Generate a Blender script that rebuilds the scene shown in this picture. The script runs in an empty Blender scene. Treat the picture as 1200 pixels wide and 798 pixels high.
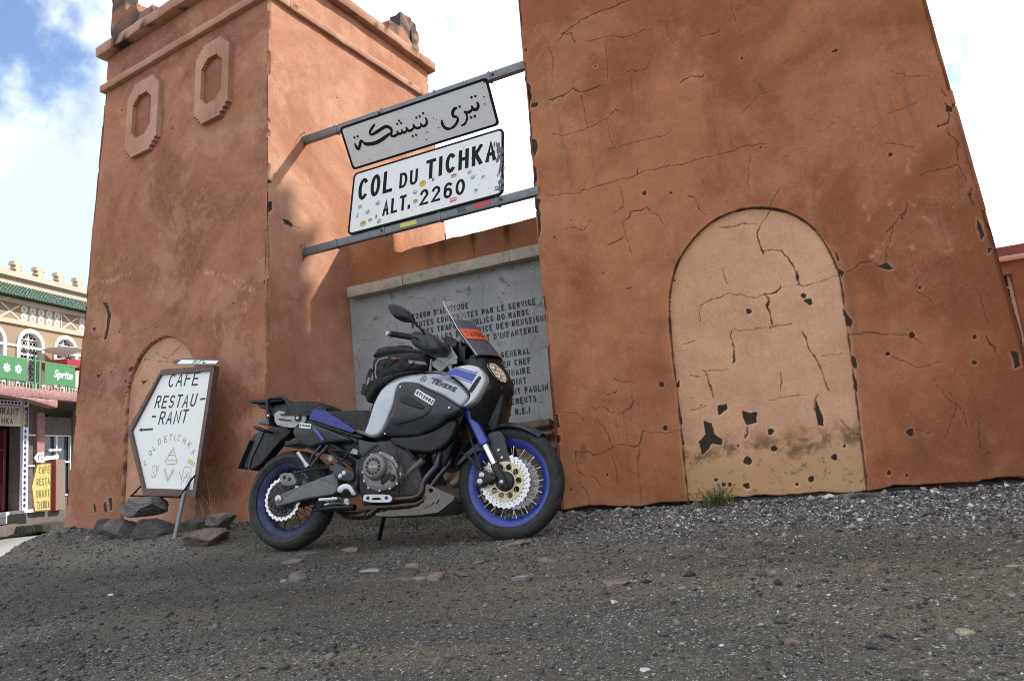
import bpy, bmesh, math, random
import numpy as np
from mathutils import Vector, Matrix
from mathutils.geometry import delaunay_2d_cdt
R = math.radians
random.seed(7)
rng = np.random.default_rng(11)
scene = bpy.context.scene
col = scene.collection

# ------------------------------------------------------------------ camera
CAMH = 0.48
RM = ((0.9096, -0.1592, -0.3838), (0.4024, 0.1097, 0.9088), (-0.1025, -0.9811, 0.1638))
def _basis():
    vx = Vector((-1900, 331, 800)); vz = Vector((-500, -4800, 800)).normalized()
    x = -vx; x = (x - vz*x.dot(vz)).normalized(); y = vz.cross(x)
    if y.z < 0: y = -y
    return x, y, vz                      # world axes seen from the camera (right, down, forward)
_x, _y, _z = _basis()
cam = bpy.data.cameras.new('camera'); camo = bpy.data.objects.new('camera', cam); col.objects.link(camo)
camo.matrix_world = Matrix(((_x.x, -_x.y, -_x.z, 0), (_y.x, -_y.y, -_y.z, 0), (_z.x, -_z.y, -_z.z, CAMH), (0, 0, 0, 1)))
cam.sensor_fit = 'HORIZONTAL'; cam.sensor_width = 36; cam.lens = 24.0; cam.clip_start = 0.05; cam.clip_end = 3000
scene.camera = camo

# ------------------------------------------------------------------ light
SUN = Vector((1.10, 1.00, 1.35)).normalized()
EXPOSURE = 1.05
SUN_STRENGTH = 3.6
SKY_STRENGTH = 0.10
CLOUD = (9.6, 10.0, 10.6)
scene.view_settings.view_transform = 'Standard'; scene.view_settings.look = 'None'
scene.render.engine = 'CYCLES'; scene.cycles.pixel_filter_type = 'BLACKMAN_HARRIS'; scene.cycles.filter_width = 1.0
scene.view_settings.exposure = EXPOSURE; scene.view_settings.gamma = 1.0
el = math.asin(SUN.z)
sl = bpy.data.lights.new('sun', 'SUN'); slo = bpy.data.objects.new('sun', sl); col.objects.link(slo)
sl.energy = SUN_STRENGTH; sl.angle = R(1.8); sl.color = (1.0, 0.93, 0.82)
slo.rotation_euler = SUN.to_track_quat('Z', 'Y').to_euler(); slo.location = (6, 6, 9)
w = bpy.data.worlds.new('World'); scene.world = w; w.use_nodes = True
def world():
    nt = w.node_tree; N = nt.nodes; Lk = nt.links; N.clear()
    out = N.new('ShaderNodeOutputWorld'); bg = N.new('ShaderNodeBackground'); bg.inputs['Strength'].default_value = SKY_STRENGTH
    sky = N.new('ShaderNodeTexSky'); sky.sky_type = 'NISHITA'; sky.sun_disc = False
    sky.sun_elevation = el; sky.sun_rotation = math.atan2(SUN.x, SUN.y); sky.altitude = 2200; sky.air_density = 1.0; sky.dust_density = 0.6
    tc = N.new('ShaderNodeTexCoord')
    n1 = N.new('ShaderNodeTexNoise'); n1.inputs['Scale'].default_value = 7.5; n1.inputs['Detail'].default_value = 10; n1.inputs['Roughness'].default_value = .58
    Lk.new(tc.outputs['Generated'], n1.inputs['Vector'])
    # clear patch of sky: the direction of the hole in the cloud cover
    def hole(d, a, b):
        dn = N.new('ShaderNodeVectorMath'); dn.operation = 'DOT_PRODUCT'; dn.inputs[1].default_value = Vector(d).normalized()
        Lk.new(tc.outputs['Generated'], dn.inputs[0])
        mr = N.new('ShaderNodeMapRange'); mr.inputs['From Min'].default_value = math.cos(a); mr.inputs['From Max'].default_value = math.cos(b)
        mr.inputs['To Min'].default_value = 0; mr.inputs['To Max'].default_value = 1; mr.interpolation_type = 'SMOOTHSTEP'
        Lk.new(dn.outputs['Value'], mr.inputs['Value']); return mr.outputs['Result']
    h1 = hole(HOLE1, R(9.5), R(0)); h2 = hole(HOLE2, R(6), R(1))
    mx = N.new('ShaderNodeMath'); mx.operation = 'MAXIMUM'; Lk.new(h1, mx.inputs[0])
    m2 = N.new('ShaderNodeMath'); m2.operation = 'MULTIPLY'; m2.inputs[1].default_value = .55; Lk.new(h2, m2.inputs[0]); Lk.new(m2.outputs[0], mx.inputs[1])
    ad = N.new('ShaderNodeMath'); ad.operation = 'MULTIPLY_ADD'; ad.inputs[1].default_value = 3.4; ad.inputs[2].default_value = -1.92; Lk.new(n1.outputs['Fac'], ad.inputs[0])
    su = N.new('ShaderNodeMath'); su.operation = 'ADD'; Lk.new(mx.outputs[0], su.inputs[0]); Lk.new(ad.outputs[0], su.inputs[1])
    mr = N.new('ShaderNodeMapRange'); mr.interpolation_type = 'SMOOTHSTEP'
    mr.inputs['From Min'].default_value = .18; mr.inputs['From Max'].default_value = .95; Lk.new(su.outputs[0], mr.inputs['Value'])
    n2 = N.new('ShaderNodeTexNoise'); n2.inputs['Scale'].default_value = 2.6; n2.inputs['Detail'].default_value = 7; Lk.new(tc.outputs['Generated'], n2.inputs['Vector'])
    cr = N.new('ShaderNodeValToRGB'); cr.color_ramp.elements[0].position = .38; cr.color_ramp.elements[1].position = .66
    cr.color_ramp.elements[0].color = (CLOUD[0]*.44/12, CLOUD[1]*.475/12, CLOUD[2]*.53/12, 1); cr.color_ramp.elements[1].color = (CLOUD[0]/12, CLOUD[1]/12, CLOUD[2]/12, 1)
    Lk.new(n2.outputs['Fac'], cr.inputs['Fac'])
    sc = N.new('ShaderNodeVectorMath'); sc.operation = 'SCALE'; sc.inputs['Scale'].default_value = 12; Lk.new(cr.outputs['Color'], sc.inputs[0])
    ss_ = N.new('ShaderNodeVectorMath'); ss_.operation = 'SCALE'; ss_.inputs['Scale'].default_value = SKY_GAIN; Lk.new(sky.outputs['Color'], ss_.inputs[0])
    mix = N.new('ShaderNodeMix'); mix.data_type = 'RGBA'; Lk.new(mr.outputs['Result'], mix.inputs['Factor']); Lk.new(sc.outputs[0], mix.inputs['A']); Lk.new(ss_.outputs[0], mix.inputs['B'])
    Lk.new(mix.outputs['Result'], bg.inputs['Color']); Lk.new(bg.outputs[0], out.inputs['Surface'])
SKY_GAIN = 1.5
def raydir(u, v):
    d = Vector((u-600, v-399, 800)); return Vector((_x.dot(d), _y.dot(d), _z.dot(d))).normalized()
HOLE1 = raydir(75, 92); HOLE2 = raydir(1185, 70)
world()

# ------------------------------------------------------------------ helpers
def link(name, me, parent=None, mats=()):
    o = bpy.data.objects.new(name, me); col.objects.link(o)
    for m in mats: me.materials.append(m)
    if parent is not None: o.parent = parent
    return o
def tag(o, label=None, cat=None, group=None, kind=None):
    if label: o['label'] = label
    if cat: o['category'] = cat
    if group: o['group'] = group
    if kind: o['kind'] = kind
    return o
def empty(name, mat4, label, cat, group=None):
    o = bpy.data.objects.new(name, None); col.objects.link(o); o.empty_display_size = .1
    o.matrix_world = mat4 if isinstance(mat4, Matrix) else Matrix.Translation(mat4)
    return tag(o, label, cat, group)
class MB:
    def __init__(s): s.v = []; s.f = []; s.mi = []; s.cur = 0
    def add(s, V, F):
        b = len(s.v); s.v.extend([tuple(p) for p in V]); s.f.extend([tuple(b+i for i in f) for f in F]); s.mi.extend([s.cur]*len(F)); return s
    def box(s, lo, hi, m=None):
        x0, y0, z0 = lo; x1, y1, z1 = hi
        V = [(x0,y0,z0),(x1,y0,z0),(x1,y1,z0),(x0,y1,z0),(x0,y0,z1),(x1,y0,z1),(x1,y1,z1),(x0,y1,z1)]
        if m is not None: V = [m @ Vector(p) for p in V]
        return s.add(V, [(0,3,2,1),(4,5,6,7),(0,1,5,4),(1,2,6,5),(2,3,7,6),(3,0,4,7)])
    def tube(s, P, r, n=10, caps=True, flat=1.0):
        P = [Vector(p) for p in P]; k = len(P); rr = r if isinstance(r, (list, tuple)) else [r]*k
        up = None; V = []; F = []
        for i in range(k):
            t = (P[min(i+1, k-1)]-P[max(i-1, 0)]).normalized()
            if up is None:
                up = Vector((0,0,1)) if abs(t.z) < .9 else Vector((0,1,0))
            a = (up - t*up.dot(t)).normalized(); b = t.cross(a); up = a
            for j in range(n):
                q = 2*math.pi*j/n; V.append(P[i]+(a*math.cos(q)+b*math.sin(q)*flat)*rr[i])
        for i in range(k-1):
            for j in range(n):
                F.append((i*n+j, i*n+(j+1)%n, (i+1)*n+(j+1)%n, (i+1)*n+j))
        if caps: F.append(tuple(range(n-1, -1, -1))); F.append(tuple((k-1)*n+j for j in range(n)))
        return s.add(V, F)
    def lathe(s, prof, c, n=48, ax=1, closed=False):
        # prof: (radius, offset along axis 'y'); c centre; revolves in the x-z plane about y
        V = []; F = []; k = len(prof); c = Vector(c)
        for i in range(n):
            q = 2*math.pi*i/n
            for r_, a in prof: V.append(c+Vector((r_*math.cos(q), a, r_*math.sin(q))))
        m = k if closed else k-1
        for i in range(n):
            for j in range(m):
                F.append((i*k+j, i*k+(j+1)%k, ((i+1)%n)*k+(j+1)%k, ((i+1)%n)*k+j))
        return s.add(V, F)
    def prism(s, poly, f0, f1):
        # f0/f1 map a 2d point to 3d at the two faces
        n = len(poly); V = [f0(*p) for p in poly]+[f1(*p) for p in poly]
        F = [tuple(range(n)), tuple(range(2*n-1, n-1, -1))]+[(i, n+i, n+(i+1)%n, (i+1)%n) for i in range(n)]
        return s.add(V, F)
    def build(s, name, mats, parent=None, smooth=40, bevel=0, seg=2, weld=False):
        me = bpy.data.meshes.new(name); me.from_pydata([tuple(p) for p in s.v], [], s.f)
        bm = bmesh.new(); bm.from_mesh(me)
        if weld: bmesh.ops.remove_doubles(bm, verts=bm.verts, dist=1e-5)
        bmesh.ops.recalc_face_normals(bm, faces=bm.faces)
        if bevel > 0:
            ed = [e for e in bm.edges if len(e.link_faces) == 2 and e.calc_face_angle(0) > R(35)]
            try: bmesh.ops.bevel(bm, geom=ed, offset=bevel, segments=seg, affect='EDGES', profile=.5, clamp_overlap=True)
            except Exception: pass
        bm.to_mesh(me); bm.free()
        if not isinstance(mats, (list, tuple)): mats = [mats]
        if len(mats) > 1 and bevel == 0 and len(me.polygons) == len(s.mi):
            me.polygons.foreach_set('material_index', s.mi)
        if smooth:
            me.shade_smooth(); me.set_sharp_from_angle(angle=R(smooth))
        return link(name, me, parent, mats)
def npmesh(name, V, F, mats, parent=None, attrs=None, smooth=True, mi=None):
    me = bpy.data.meshes.new(name); V = np.asarray(V, np.float32); F = np.asarray(F, np.int32)
    k = F.shape[1]
    me.vertices.add(len(V)); me.vertices.foreach_set('co', V.ravel())
    me.loops.add(F.size); me.loops.foreach_set('vertex_index', F.ravel())
    me.polygons.add(len(F)); me.polygons.foreach_set('loop_start', np.arange(0, F.size, k, dtype=np.int32)); me.polygons.foreach_set('loop_total', np.full(len(F), k, np.int32))
    if mi is not None: me.polygons.foreach_set('material_index', np.asarray(mi, np.int32))
    for a, (dom, arr) in (attrs or {}).items():
        t = me.attributes.new(a, 'FLOAT', dom); t.data.foreach_set('value', np.asarray(arr, np.float32).ravel())
    me.update(calc_edges=True)
    if smooth: me.shade_smooth()
    return link(name, me, parent, mats if isinstance(mats, (list, tuple)) else [mats])
def chaikin(P, it=2, closed=True):
    for _ in range(it):
        Q = []; n = len(P)
        if not closed: Q.append(P[0])
        for i in range(n if closed else n-1):
            a = P[i]; b = P[(i+1) % n]
            Q.append((a[0]*.75+b[0]*.25, a[1]*.75+b[1]*.25)); Q.append((a[0]*.25+b[0]*.75, a[1]*.25+b[1]*.75))
        if not closed: Q.append(P[-1])
        P = Q
    return P
def area2(P): return sum(P[i][0]*P[(i+1)%len(P)][1]-P[(i+1)%len(P)][0]*P[i][1] for i in range(len(P)))/2
def inpoly(X, Y, P):
    X = np.asarray(X); r = np.zeros(X.shape, bool); n = len(P)
    for i in range(n):
        x0, y0 = P[i]; x1, y1 = P[(i+1) % n]
        if y0 == y1: continue
        c = ((y0 > Y) != (y1 > Y)) & (X < (x1-x0)*(Y-y0)/(y1-y0)+x0); r ^= c
    return r
def dline(X, Y, P, closed=False):
    d = np.full(np.shape(X), 1e9); n = len(P)
    for i in range(n if closed else n-1):
        ax, ay = P[i]; bx, by = P[(i+1) % n]; vx, vy = bx-ax, by-ay; L = vx*vx+vy*vy+1e-12
        t = np.clip(((X-ax)*vx+(Y-ay)*vy)/L, 0, 1); d = np.minimum(d, np.hypot(X-ax-t*vx, Y-ay-t*vy))
    return d
_tab = rng.random((256, 256))
def vnoise(X, Y, f, oct=4, seed=0, gain=.5):
    o = np.zeros(np.shape(X)); a = 1; s = 0
    for k in range(oct):
        x = X*f+seed*17.3+k*31.7; y = Y*f+seed*9.1+k*11.3
        xi = np.floor(x).astype(int); yi = np.floor(y).astype(int); fx = x-xi; fy = y-yi; fx = fx*fx*(3-2*fx); fy = fy*fy*(3-2*fy)
        g = lambda i, j: _tab[(xi+i) & 255, (yi+j) & 255]
        o += a*((g(0,0)*(1-fx)+g(1,0)*fx)*(1-fy)+(g(0,1)*(1-fx)+g(1,1)*fx)*fy); s += a; a *= gain; f *= 2.03
    return o/s
def sstep(a, b, x): t = np.clip((x-a)/(b-a), 0, 1); return t*t*(3-2*t)
def cdt(outer, holes=(), inner=()):
    if area2(outer) < 0: outer = outer[::-1]
    pts = [Vector(p) for p in outer]; E = []; n = len(outer); E += [(i, (i+1) % n) for i in range(n)]
    for h in holes:
        b = len(pts); pts += [Vector(p) for p in h]; E += [(b+i, b+(i+1) % len(h)) for i in range(len(h))]
    pts += [Vector(p) for p in inner]
    v, e, f, *_ = delaunay_2d_cdt(pts, E, [], 0, 1e-6)
    C = np.array([[(v[a].x+v[b].x+v[c].x)/3, (v[a].y+v[b].y+v[c].y)/3] for a, b, c in f])
    ok = inpoly(C[:,0], C[:,1], outer)
    for h in holes: ok &= ~inpoly(C[:,0], C[:,1], h)
    return [(p.x, p.y) for p in v], [f[i] for i in range(len(f)) if ok[i]]
def plate(mb, outer, holes, f0, f1):
    v, F = cdt(outer, holes); n = len(v)
    mb.add([f0(*p) for p in v], F); mb.add([f1(*p) for p in v], [t[::-1] for t in F])
    for L in [outer]+list(holes):
        k = len(L); mb.add([f0(*p) for p in L]+[f1(*p) for p in L], [(i, (i+1) % k, k+(i+1) % k, k+i) for i in range(k)])
    return mb
def circ(cx, cy, r, n=20, ry=None, a0=0): return [(cx+r*math.cos(a0+2*math.pi*i/n), cy+(ry or r)*math.sin(a0+2*math.pi*i/n)) for i in range(n)]
def rrect(x0, y0, x1, y1, r, n=5):
    P = []
    for cx, cy, a in ((x1-r,y1-r,0),(x0+r,y1-r,90),(x0+r,y0+r,180),(x1-r,y0+r,270)):
        for i in range(n+1): q = R(a+90*i/n); P.append((cx+r*math.cos(q), cy+r*math.sin(q)))
    return P
def ribbon(mb, P, w, f, dz=0, taper=False):
    # a flat stroke of width w along 2d points, mitred; f(x, y, lift) -> 3d
    P = [P[0]]+[p for a, p in zip(P, P[1:]) if math.hypot(p[0]-a[0], p[1]-a[1]) > 1e-5]; n = len(P)
    if n < 2: return
    closed = n > 3 and math.hypot(P[0][0]-P[-1][0], P[0][1]-P[-1][1]) < 1e-5
    V = []
    for i in range(n):
        if closed and i in (0, n-1): a = P[n-2]; b = P[1]
        else: a = P[max(i-1, 0)]; b = P[min(i+1, n-1)]
        def nm(p, q): l = math.hypot(q[0]-p[0], q[1]-p[1]) or 1; return (-(q[1]-p[1])/l, (q[0]-p[0])/l)
        n1 = nm(a, P[i]) if a != P[i] else nm(P[i], b); n2 = nm(P[i], b) if b != P[i] else n1
        mx, my = n1[0]+n2[0], n1[1]+n2[1]; l = math.hypot(mx, my)
        if l < .3: mx, my = n1; k = 1
        else: mx /= l; my /= l; k = min(1.7, 1/max(.35, mx*n1[0]+my*n1[1]))
        ww = w/2*k
        if taper: ww *= .35+.65*min(1, 3.2*min(i, n-1-i)/(n-1)+.15)
        V.append(f(P[i][0]+mx*ww, P[i][1]+my*ww, dz)); V.append(f(P[i][0]-mx*ww, P[i][1]-my*ww, dz))
    mb.add(V, [(2*i, 2*i+1, 2*i+3, 2*i+2) for i in range(n-1)])
def arcp(cx, cy, rx, ry, a0, a1, n=9): return [(cx+rx*math.cos(R(a0+(a1-a0)*i/n)), cy+ry*math.sin(R(a0+(a1-a0)*i/n))) for i in range(n+1)]
# single-stroke capitals in a box 0..1 wide, 0..1 high
G = {
'A':[[(0,0),(.5,1),(1,0)],[(.18,.33),(.82,.33)]],
'B':[[(0,0),(0,1)],[(0,1)]+arcp(.55,.76,.36,.24,90,-90,6)+[(0,.52)],[(0,.52)]+arcp(.6,.26,.4,.26,90,-90,6)+[(0,0)]],
'C':[arcp(.55,.5,.52,.5,50,310,12)],
'D':[[(0,0),(0,1),(.4,1)]+arcp(.4,.5,.6,.5,80,-80,10)+[(.4,0),(0,0)]],
'E':[[(1,1),(0,1),(0,0),(1,0)],[(0,.52),(.8,.52)]],
'F':[[(1,1),(0,1),(0,0)],[(0,.52),(.8,.52)]],
'G':[arcp(.52,.5,.5,.5,50,315,12)+[(1,.42),(.6,.42)]],
'H':[[(0,0),(0,1)],[(1,0),(1,1)],[(0,.52),(1,.52)]],
'I':[[(.5,0),(.5,1)]],
'J':[[(.8,1),(.8,.25)]+arcp(.45,.22,.35,.22,0,-170,6)],
'K':[[(0,0),(0,1)],[(1,1),(0,.42)],[(.3,.6),(1,0)]],
'L':[[(0,1),(0,0),(.95,0)]],
'M':[[(0,0),(.05,1),(.5,.25),(.95,1),(1,0)]],
'N':[[(0,0),(0,1),(1,0),(1,1)]],
'O':[arcp(.5,.5,.5,.5,90,450,18)],
'P':[[(0,0),(0,1),(.5,1)]+arcp(.55,.74,.42,.26,80,-80,7)+[(0,.48)]],
'Q':[arcp(.5,.5,.5,.5,90,450,18),[(.6,.25),(1,-.05)]],
'R':[[(0,0),(0,1),(.5,1)]+arcp(.55,.74,.42,.26,80,-80,7)+[(0,.48)],[(.45,.48),(1,0)]],
'S':[arcp(.5,.74,.46,.26,40,270,9)+arcp(.5,.25,.48,.25,90,-140,9)],
'T':[[(0,1),(1,1)],[(.5,1),(.5,0)]],
'U':[[(0,1),(0,.3)]+arcp(.5,.3,.5,.3,180,360,9)+[(1,1)]],
'V':[[(0,1),(.5,0),(1,1)]],
'W':[[(0,1),(.25,0),(.5,.8),(.75,0),(1,1)]],
'X':[[(0,0),(1,1)],[(0,1),(1,0)]],
'Y':[[(0,1),(.5,.5),(1,1)],[(.5,.5),(.5,0)]],
'Z':[[(0,1),(1,1),(0,0),(1,0)]],
'0':[arcp(.5,.5,.5,.5,90,450,18)],
'1':[[(.2,.8),(.55,1),(.55,0)]],
'2':[arcp(.5,.72,.46,.28,160,-20,8)+[(0,0),(1,0)]],
'4':[[(.75,0),(.75,1),(0,.3),(1,.3)]],
'6':[arcp(.55,.62,.5,.38,50,180,6)+arcp(.5,.3,.45,.3,180,-180,14)],
'/':[[(0,0),(1,1)]],"'":[[(.5,1),(.4,.75)]],'.':[[(.42,.0),(.42,.13)]],'-':[[(.1,.5),(.9,.5)]],
}
NARROW = {'I':.35, '.':.35, "'":.3, ' ':.55, '1':.6, '/':.8}
def stroke_text(mb, text, x0, y0, x1, h, sw, f, gap=.28, shear=0, jit=0, ang=0, font=None):
    """text from x0 to x1 on baseline y0, capital height h, stroke width sw"""
    ws = [NARROW.get(c, 1.0) for c in text]; tot = sum(ws)+gap*(len(text)-1)
    cw = (x1-x0)/tot; x = x0; ca, sa = math.cos(ang), math.sin(ang)
    for i, (c, wd) in enumerate(zip(text, ws)):
        jx = random.uniform(-jit, jit)*h; jy = random.uniform(-jit, jit)*h
        for k, st in enumerate(G.get(c, [])):
            Q = []; st = list(st)
            if math.hypot(st[0][0]-st[-1][0], st[0][1]-st[-1][1]) > 1e-4:
                bw, bh = max(1e-3, cw*wd-sw), max(1e-3, h-sw)
                for e_ in (0, -1):
                    p_, q_ = st[e_], st[1 if e_ == 0 else -2]; dx_, dy_ = (p_[0]-q_[0])*bw, (p_[1]-q_[1])*bh; l_ = math.hypot(dx_, dy_) or 1; st[e_] = (p_[0]+dx_/l_*sw*.5/bw, p_[1]+dy_/l_*sw*.5/bh)
            for px, py in st:
                gx = x+jx+sw/2+px*max(1e-4, cw*wd-sw) if wd >= .8 else x+px*cw*wd
                gy = sw/2+py*(h-sw)
                gx += shear*gy; dx = gx-x0
                Q.append((x0+dx*ca-(gy+jy)*sa, y0+dx*sa+(gy+jy)*ca))
            ribbon(mb, Q, sw, f, dz=.00012*(k+1)+.00005*(i % 2))
        x += cw*(wd+gap)
def text_mesh(body, size, f, name, m, parent, shear=0, ext=.0004, bold=0, scale=(1,1), loc=(0,0)):
    cu = bpy.data.curves.new('lettering', 'FONT'); cu.body = body; cu.size = size; cu.shear = shear; cu.offset = bold
    o = bpy.data.objects.new('lettering', cu); col.objects.link(o)
    dg = bpy.context.evaluated_depsgraph_get(); me = bpy.data.meshes.new_from_object(o.evaluated_get(dg))
    bpy.data.objects.remove(o); bpy.data.curves.remove(cu); me.name = name
    me.materials.clear()
    xs = [v.co.x for v in me.vertices] or [0]; x0 = min(xs)
    for v in me.vertices: v.co = f(loc[0]+(v.co.x-x0)*scale[0], loc[1]+v.co.y*scale[1], ext)
    return link(name, me, parent, [m])

# ------------------------------------------------------------------ materials
def nodes(name):
    m = bpy.data.materials.new(name); m.use_nodes = True; nt = m.node_tree
    return m, nt, nt.nodes['Principled BSDF']
def nd(nt, t, **k):
    n = nt.nodes.new(t)
    for a, b in k.items():
        if a in ('op',): n.operation = b
        elif a == 'dt': n.data_type = b
        elif a == 'bt': n.blend_type = b
        else: n.inputs[a.replace('_', ' ')].default_value = b
    return n
def noise(nt, vec, scale, detail=5, rough=.55, dist=0):
    n = nt.nodes.new('ShaderNodeTexNoise'); n.inputs['Scale'].default_value = scale; n.inputs['Detail'].default_value = detail; n.inputs['Roughness'].default_value = rough; n.inputs['Distortion'].default_value = dist
    nt.links.new(vec, n.inputs['Vector']); return n.outputs['Fac']
def mrange(nt, v, a, b, c=0., d=1.):
    n = nt.nodes.new('ShaderNodeMapRange'); n.interpolation_type = 'SMOOTHSTEP'
    for k, x in zip(('From Min','From Max','To Min','To Max'), (a, b, c, d)): n.inputs[k].default_value = x
    nt.links.new(v, n.inputs['Value']); return n.outputs['Result']
def mixc(nt, fac, a, b, bt='MIX'):
    n = nt.nodes.new('ShaderNodeMix'); n.data_type = 'RGBA'; n.blend_type = bt
    for s, x in (('Factor', fac), ('A', a), ('B', b)):
        if isinstance(x, (int, float)): n.inputs[s].default_value = x
        elif isinstance(x, (tuple, list)): n.inputs[s].default_value = (*x[:3], 1)
        else: nt.links.new(x, n.inputs[s])
    return n.outputs['Result']
def mth(nt, op, a, b=None, c=None):
    n = nt.nodes.new('ShaderNodeMath'); n.operation = op
    for i, x in enumerate((a, b, c)):
        if x is None: continue
        if isinstance(x, (int, float)): n.inputs[i].default_value = x
        else: nt.links.new(x, n.inputs[i])
    return n.outputs[0]
def attr(nt, name):
    n = nt.nodes.new('ShaderNodeAttribute'); n.attribute_name = name; return n.outputs['Fac']
def coords(nt, kind='Object', scale=None):
    n = nt.nodes.new('ShaderNodeTexCoord'); o = n.outputs[kind]
    if scale:
        mp = nt.nodes.new('ShaderNodeMapping'); mp.inputs['Scale'].default_value = scale; nt.links.new(o, mp.inputs['Vector']); o = mp.outputs['Vector']
    return o
def bump(nt, b, h, strength=.3, dist=.01, prev=None):
    n = nt.nodes.new('ShaderNodeBump'); n.inputs['Strength'].default_value = strength; n.inputs['Distance'].default_value = dist
    nt.links.new(h, n.inputs['Height'])
    if prev is not None: nt.links.new(prev, n.inputs['Normal'])
    nt.links.new(n.outputs['Normal'], b.inputs['Normal']); return n.outputs['Normal']
def pmat(name, c, rough=.5, metal=0., var=.15, scale=9, bmp=0., bscale=200, coat=0., dust=0., dustc=(.22,.17,.13), rvar=.15, spec=.5):
    m, nt, b = nodes(name); v = coords(nt)
    n = noise(nt, v, scale, 6)
    lo = tuple(x*(1-var) for x in c); hi = tuple(min(1, x*(1+var)) for x in c)
    cc = mixc(nt, n, lo, hi)
    if dust:
        cc = mixc(nt, mth(nt, 'MULTIPLY', mrange(nt, noise(nt, v, 14, 8, .65), .42, .75), dust), cc, dustc)
    nt.links.new(cc, b.inputs['Base Color'])
    nt.links.new(mrange(nt, noise(nt, v, scale*4, 4), .3, .7, max(.02, rough-rvar), min(1, rough+rvar)), b.inputs['Roughness'])
    b.inputs['Metallic'].default_value = metal; b.inputs['Coat Weight'].default_value = coat; b.inputs['Coat Roughness'].default_value = .22
    b.inputs['Specular IOR Level'].default_value = spec
    if bmp: bump(nt, b, noise(nt, v, bscale, 4), bmp, .002)
    return m
def glass(name, c=(1,1,1), rough=.02, alpha=.18, metal=0, spec=.5):
    m, nt, b = nodes(name); b.inputs['Base Color'].default_value = (*c, 1); b.inputs['Roughness'].default_value = rough
    b.inputs['Alpha'].default_value = alpha; b.inputs['IOR'].default_value = 1.49; b.inputs['Specular IOR Level'].default_value = spec
    n = noise(nt, coords(nt), 25, 4); nt.links.new(mrange(nt, n, .3, .8, rough, rough+.1), b.inputs['Roughness'])
    return m
def stucco(name, A, B, pale, crack=1.0, cscale=4.5, dark=(.040,.027,.019), seed=0., palek=.5, grime=.5, lowc=None, lowz=0, band=None):
    m, nt, b = nodes(name); v0 = coords(nt)
    ofs = nt.nodes.new('ShaderNodeVectorMath'); ofs.inputs[1].default_value = (seed, seed*.7, seed*1.3); nt.links.new(v0, ofs.inputs[0]); v = ofs.outputs[0]
    c = mixc(nt, mrange(nt, noise(nt, v, .8, 9, .64, .8), .38, .62), A, B)
    c = mixc(nt, mth(nt, 'MULTIPLY', mrange(nt, noise(nt, v, 1.25, 12, .70, .25), .50, .60), palek), c, pale)
    # trowel-sized tone changes and fine speckle
    c = mixc(nt, .8, c, mixc(nt, noise(nt, v, 7, 6, .7), (.34,.34,.34), (.66,.66,.66)), 'OVERLAY')
    c = mixc(nt, .5, c, mixc(nt, mrange(nt, noise(nt, v, 85, 4, .75), .25, .75), (.33,.32,.32), (.67,.67,.67)), 'OVERLAY')
    # rain streaks
    mp = nt.nodes.new('ShaderNodeMapping'); mp.inputs['Scale'].default_value = (5, 5, .45); nt.links.new(v, mp.inputs['Vector'])
    c = mixc(nt, mth(nt, 'MULTIPLY', mrange(nt, noise(nt, mp.outputs[0], 1.4, 6, .6), .54, .74), grime*.55), c, mixc(nt, .75, c, (.07,.055,.05)))
    # dirt freckles
    c = mixc(nt, mth(nt, 'MULTIPLY', mrange(nt, noise(nt, v, 3.1, 12, .78, .4), .60, .70), grime), c, mixc(nt, .6, c, (.06,.05,.045)))
    c = mixc(nt, mrange(nt, noise(nt, v, 26, 5, .72), .705, .735), c, dark)
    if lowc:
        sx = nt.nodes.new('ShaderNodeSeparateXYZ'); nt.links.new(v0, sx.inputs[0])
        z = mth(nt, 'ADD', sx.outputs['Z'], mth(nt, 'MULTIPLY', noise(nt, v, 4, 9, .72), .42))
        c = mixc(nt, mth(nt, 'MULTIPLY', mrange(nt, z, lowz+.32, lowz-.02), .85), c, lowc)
    if band:
        sx = nt.nodes.new('ShaderNodeSeparateXYZ'); nt.links.new(v0, sx.inputs[0])
        z = mth(nt, 'ADD', sx.outputs['Z'], mth(nt, 'MULTIPLY', noise(nt, v, 3.2, 9, .7), .30))
        tide = mth(nt, 'MULTIPLY', mrange(nt, z, band+.14, band+.19), mrange(nt, z, band+.36, band+.20)); tide = mth(nt, 'MULTIPLY', tide, mrange(nt, noise(nt, v, 8, 10, .75, .5), .42, .58))
        c = mixc(nt, mth(nt, 'MULTIPLY', tide, .75), c, (.10,.062,.036))
        low = mth(nt, 'MULTIPLY', mrange(nt, z, band+.26, band+.16), mrange(nt, noise(nt, v, 15, 12, .8, .4), .54, .62)); c = mixc(nt, mth(nt, 'MULTIPLY', low, .7), c, (.105,.068,.042))
    # hairline craquelure
    dv = nt.nodes.new('ShaderNodeTexNoise'); dv.inputs['Scale'].default_value = 5; dv.inputs['Detail'].default_value = 5; nt.links.new(v, dv.inputs['Vector'])
    dd = nt.nodes.new('ShaderNodeVectorMath'); dd.operation = 'MULTIPLY_ADD'; dd.inputs[1].default_value = (.32,)*3; nt.links.new(dv.outputs['Color'], dd.inputs[0]); nt.links.new(v, dd.inputs[2])
    vo = nt.nodes.new('ShaderNodeTexVoronoi'); vo.feature = 'DISTANCE_TO_EDGE'; vo.inputs['Scale'].default_value = cscale; nt.links.new(dd.outputs[0], vo.inputs['Vector'])
    msk = mrange(nt, noise(nt, v, 1.3, 6, .62), .64-.2*min(crack, 1.6), .78-.2*min(crack, 1.6))
    ck = mth(nt, 'MULTIPLY', mrange(nt, vo.outputs['Distance'], .017, .003), mth(nt, 'MULTIPLY', msk, min(1, crack)))
    c = mixc(nt, mth(nt, 'MULTIPLY', ck, .8), c, mixc(nt, .82, c, dark))
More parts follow.
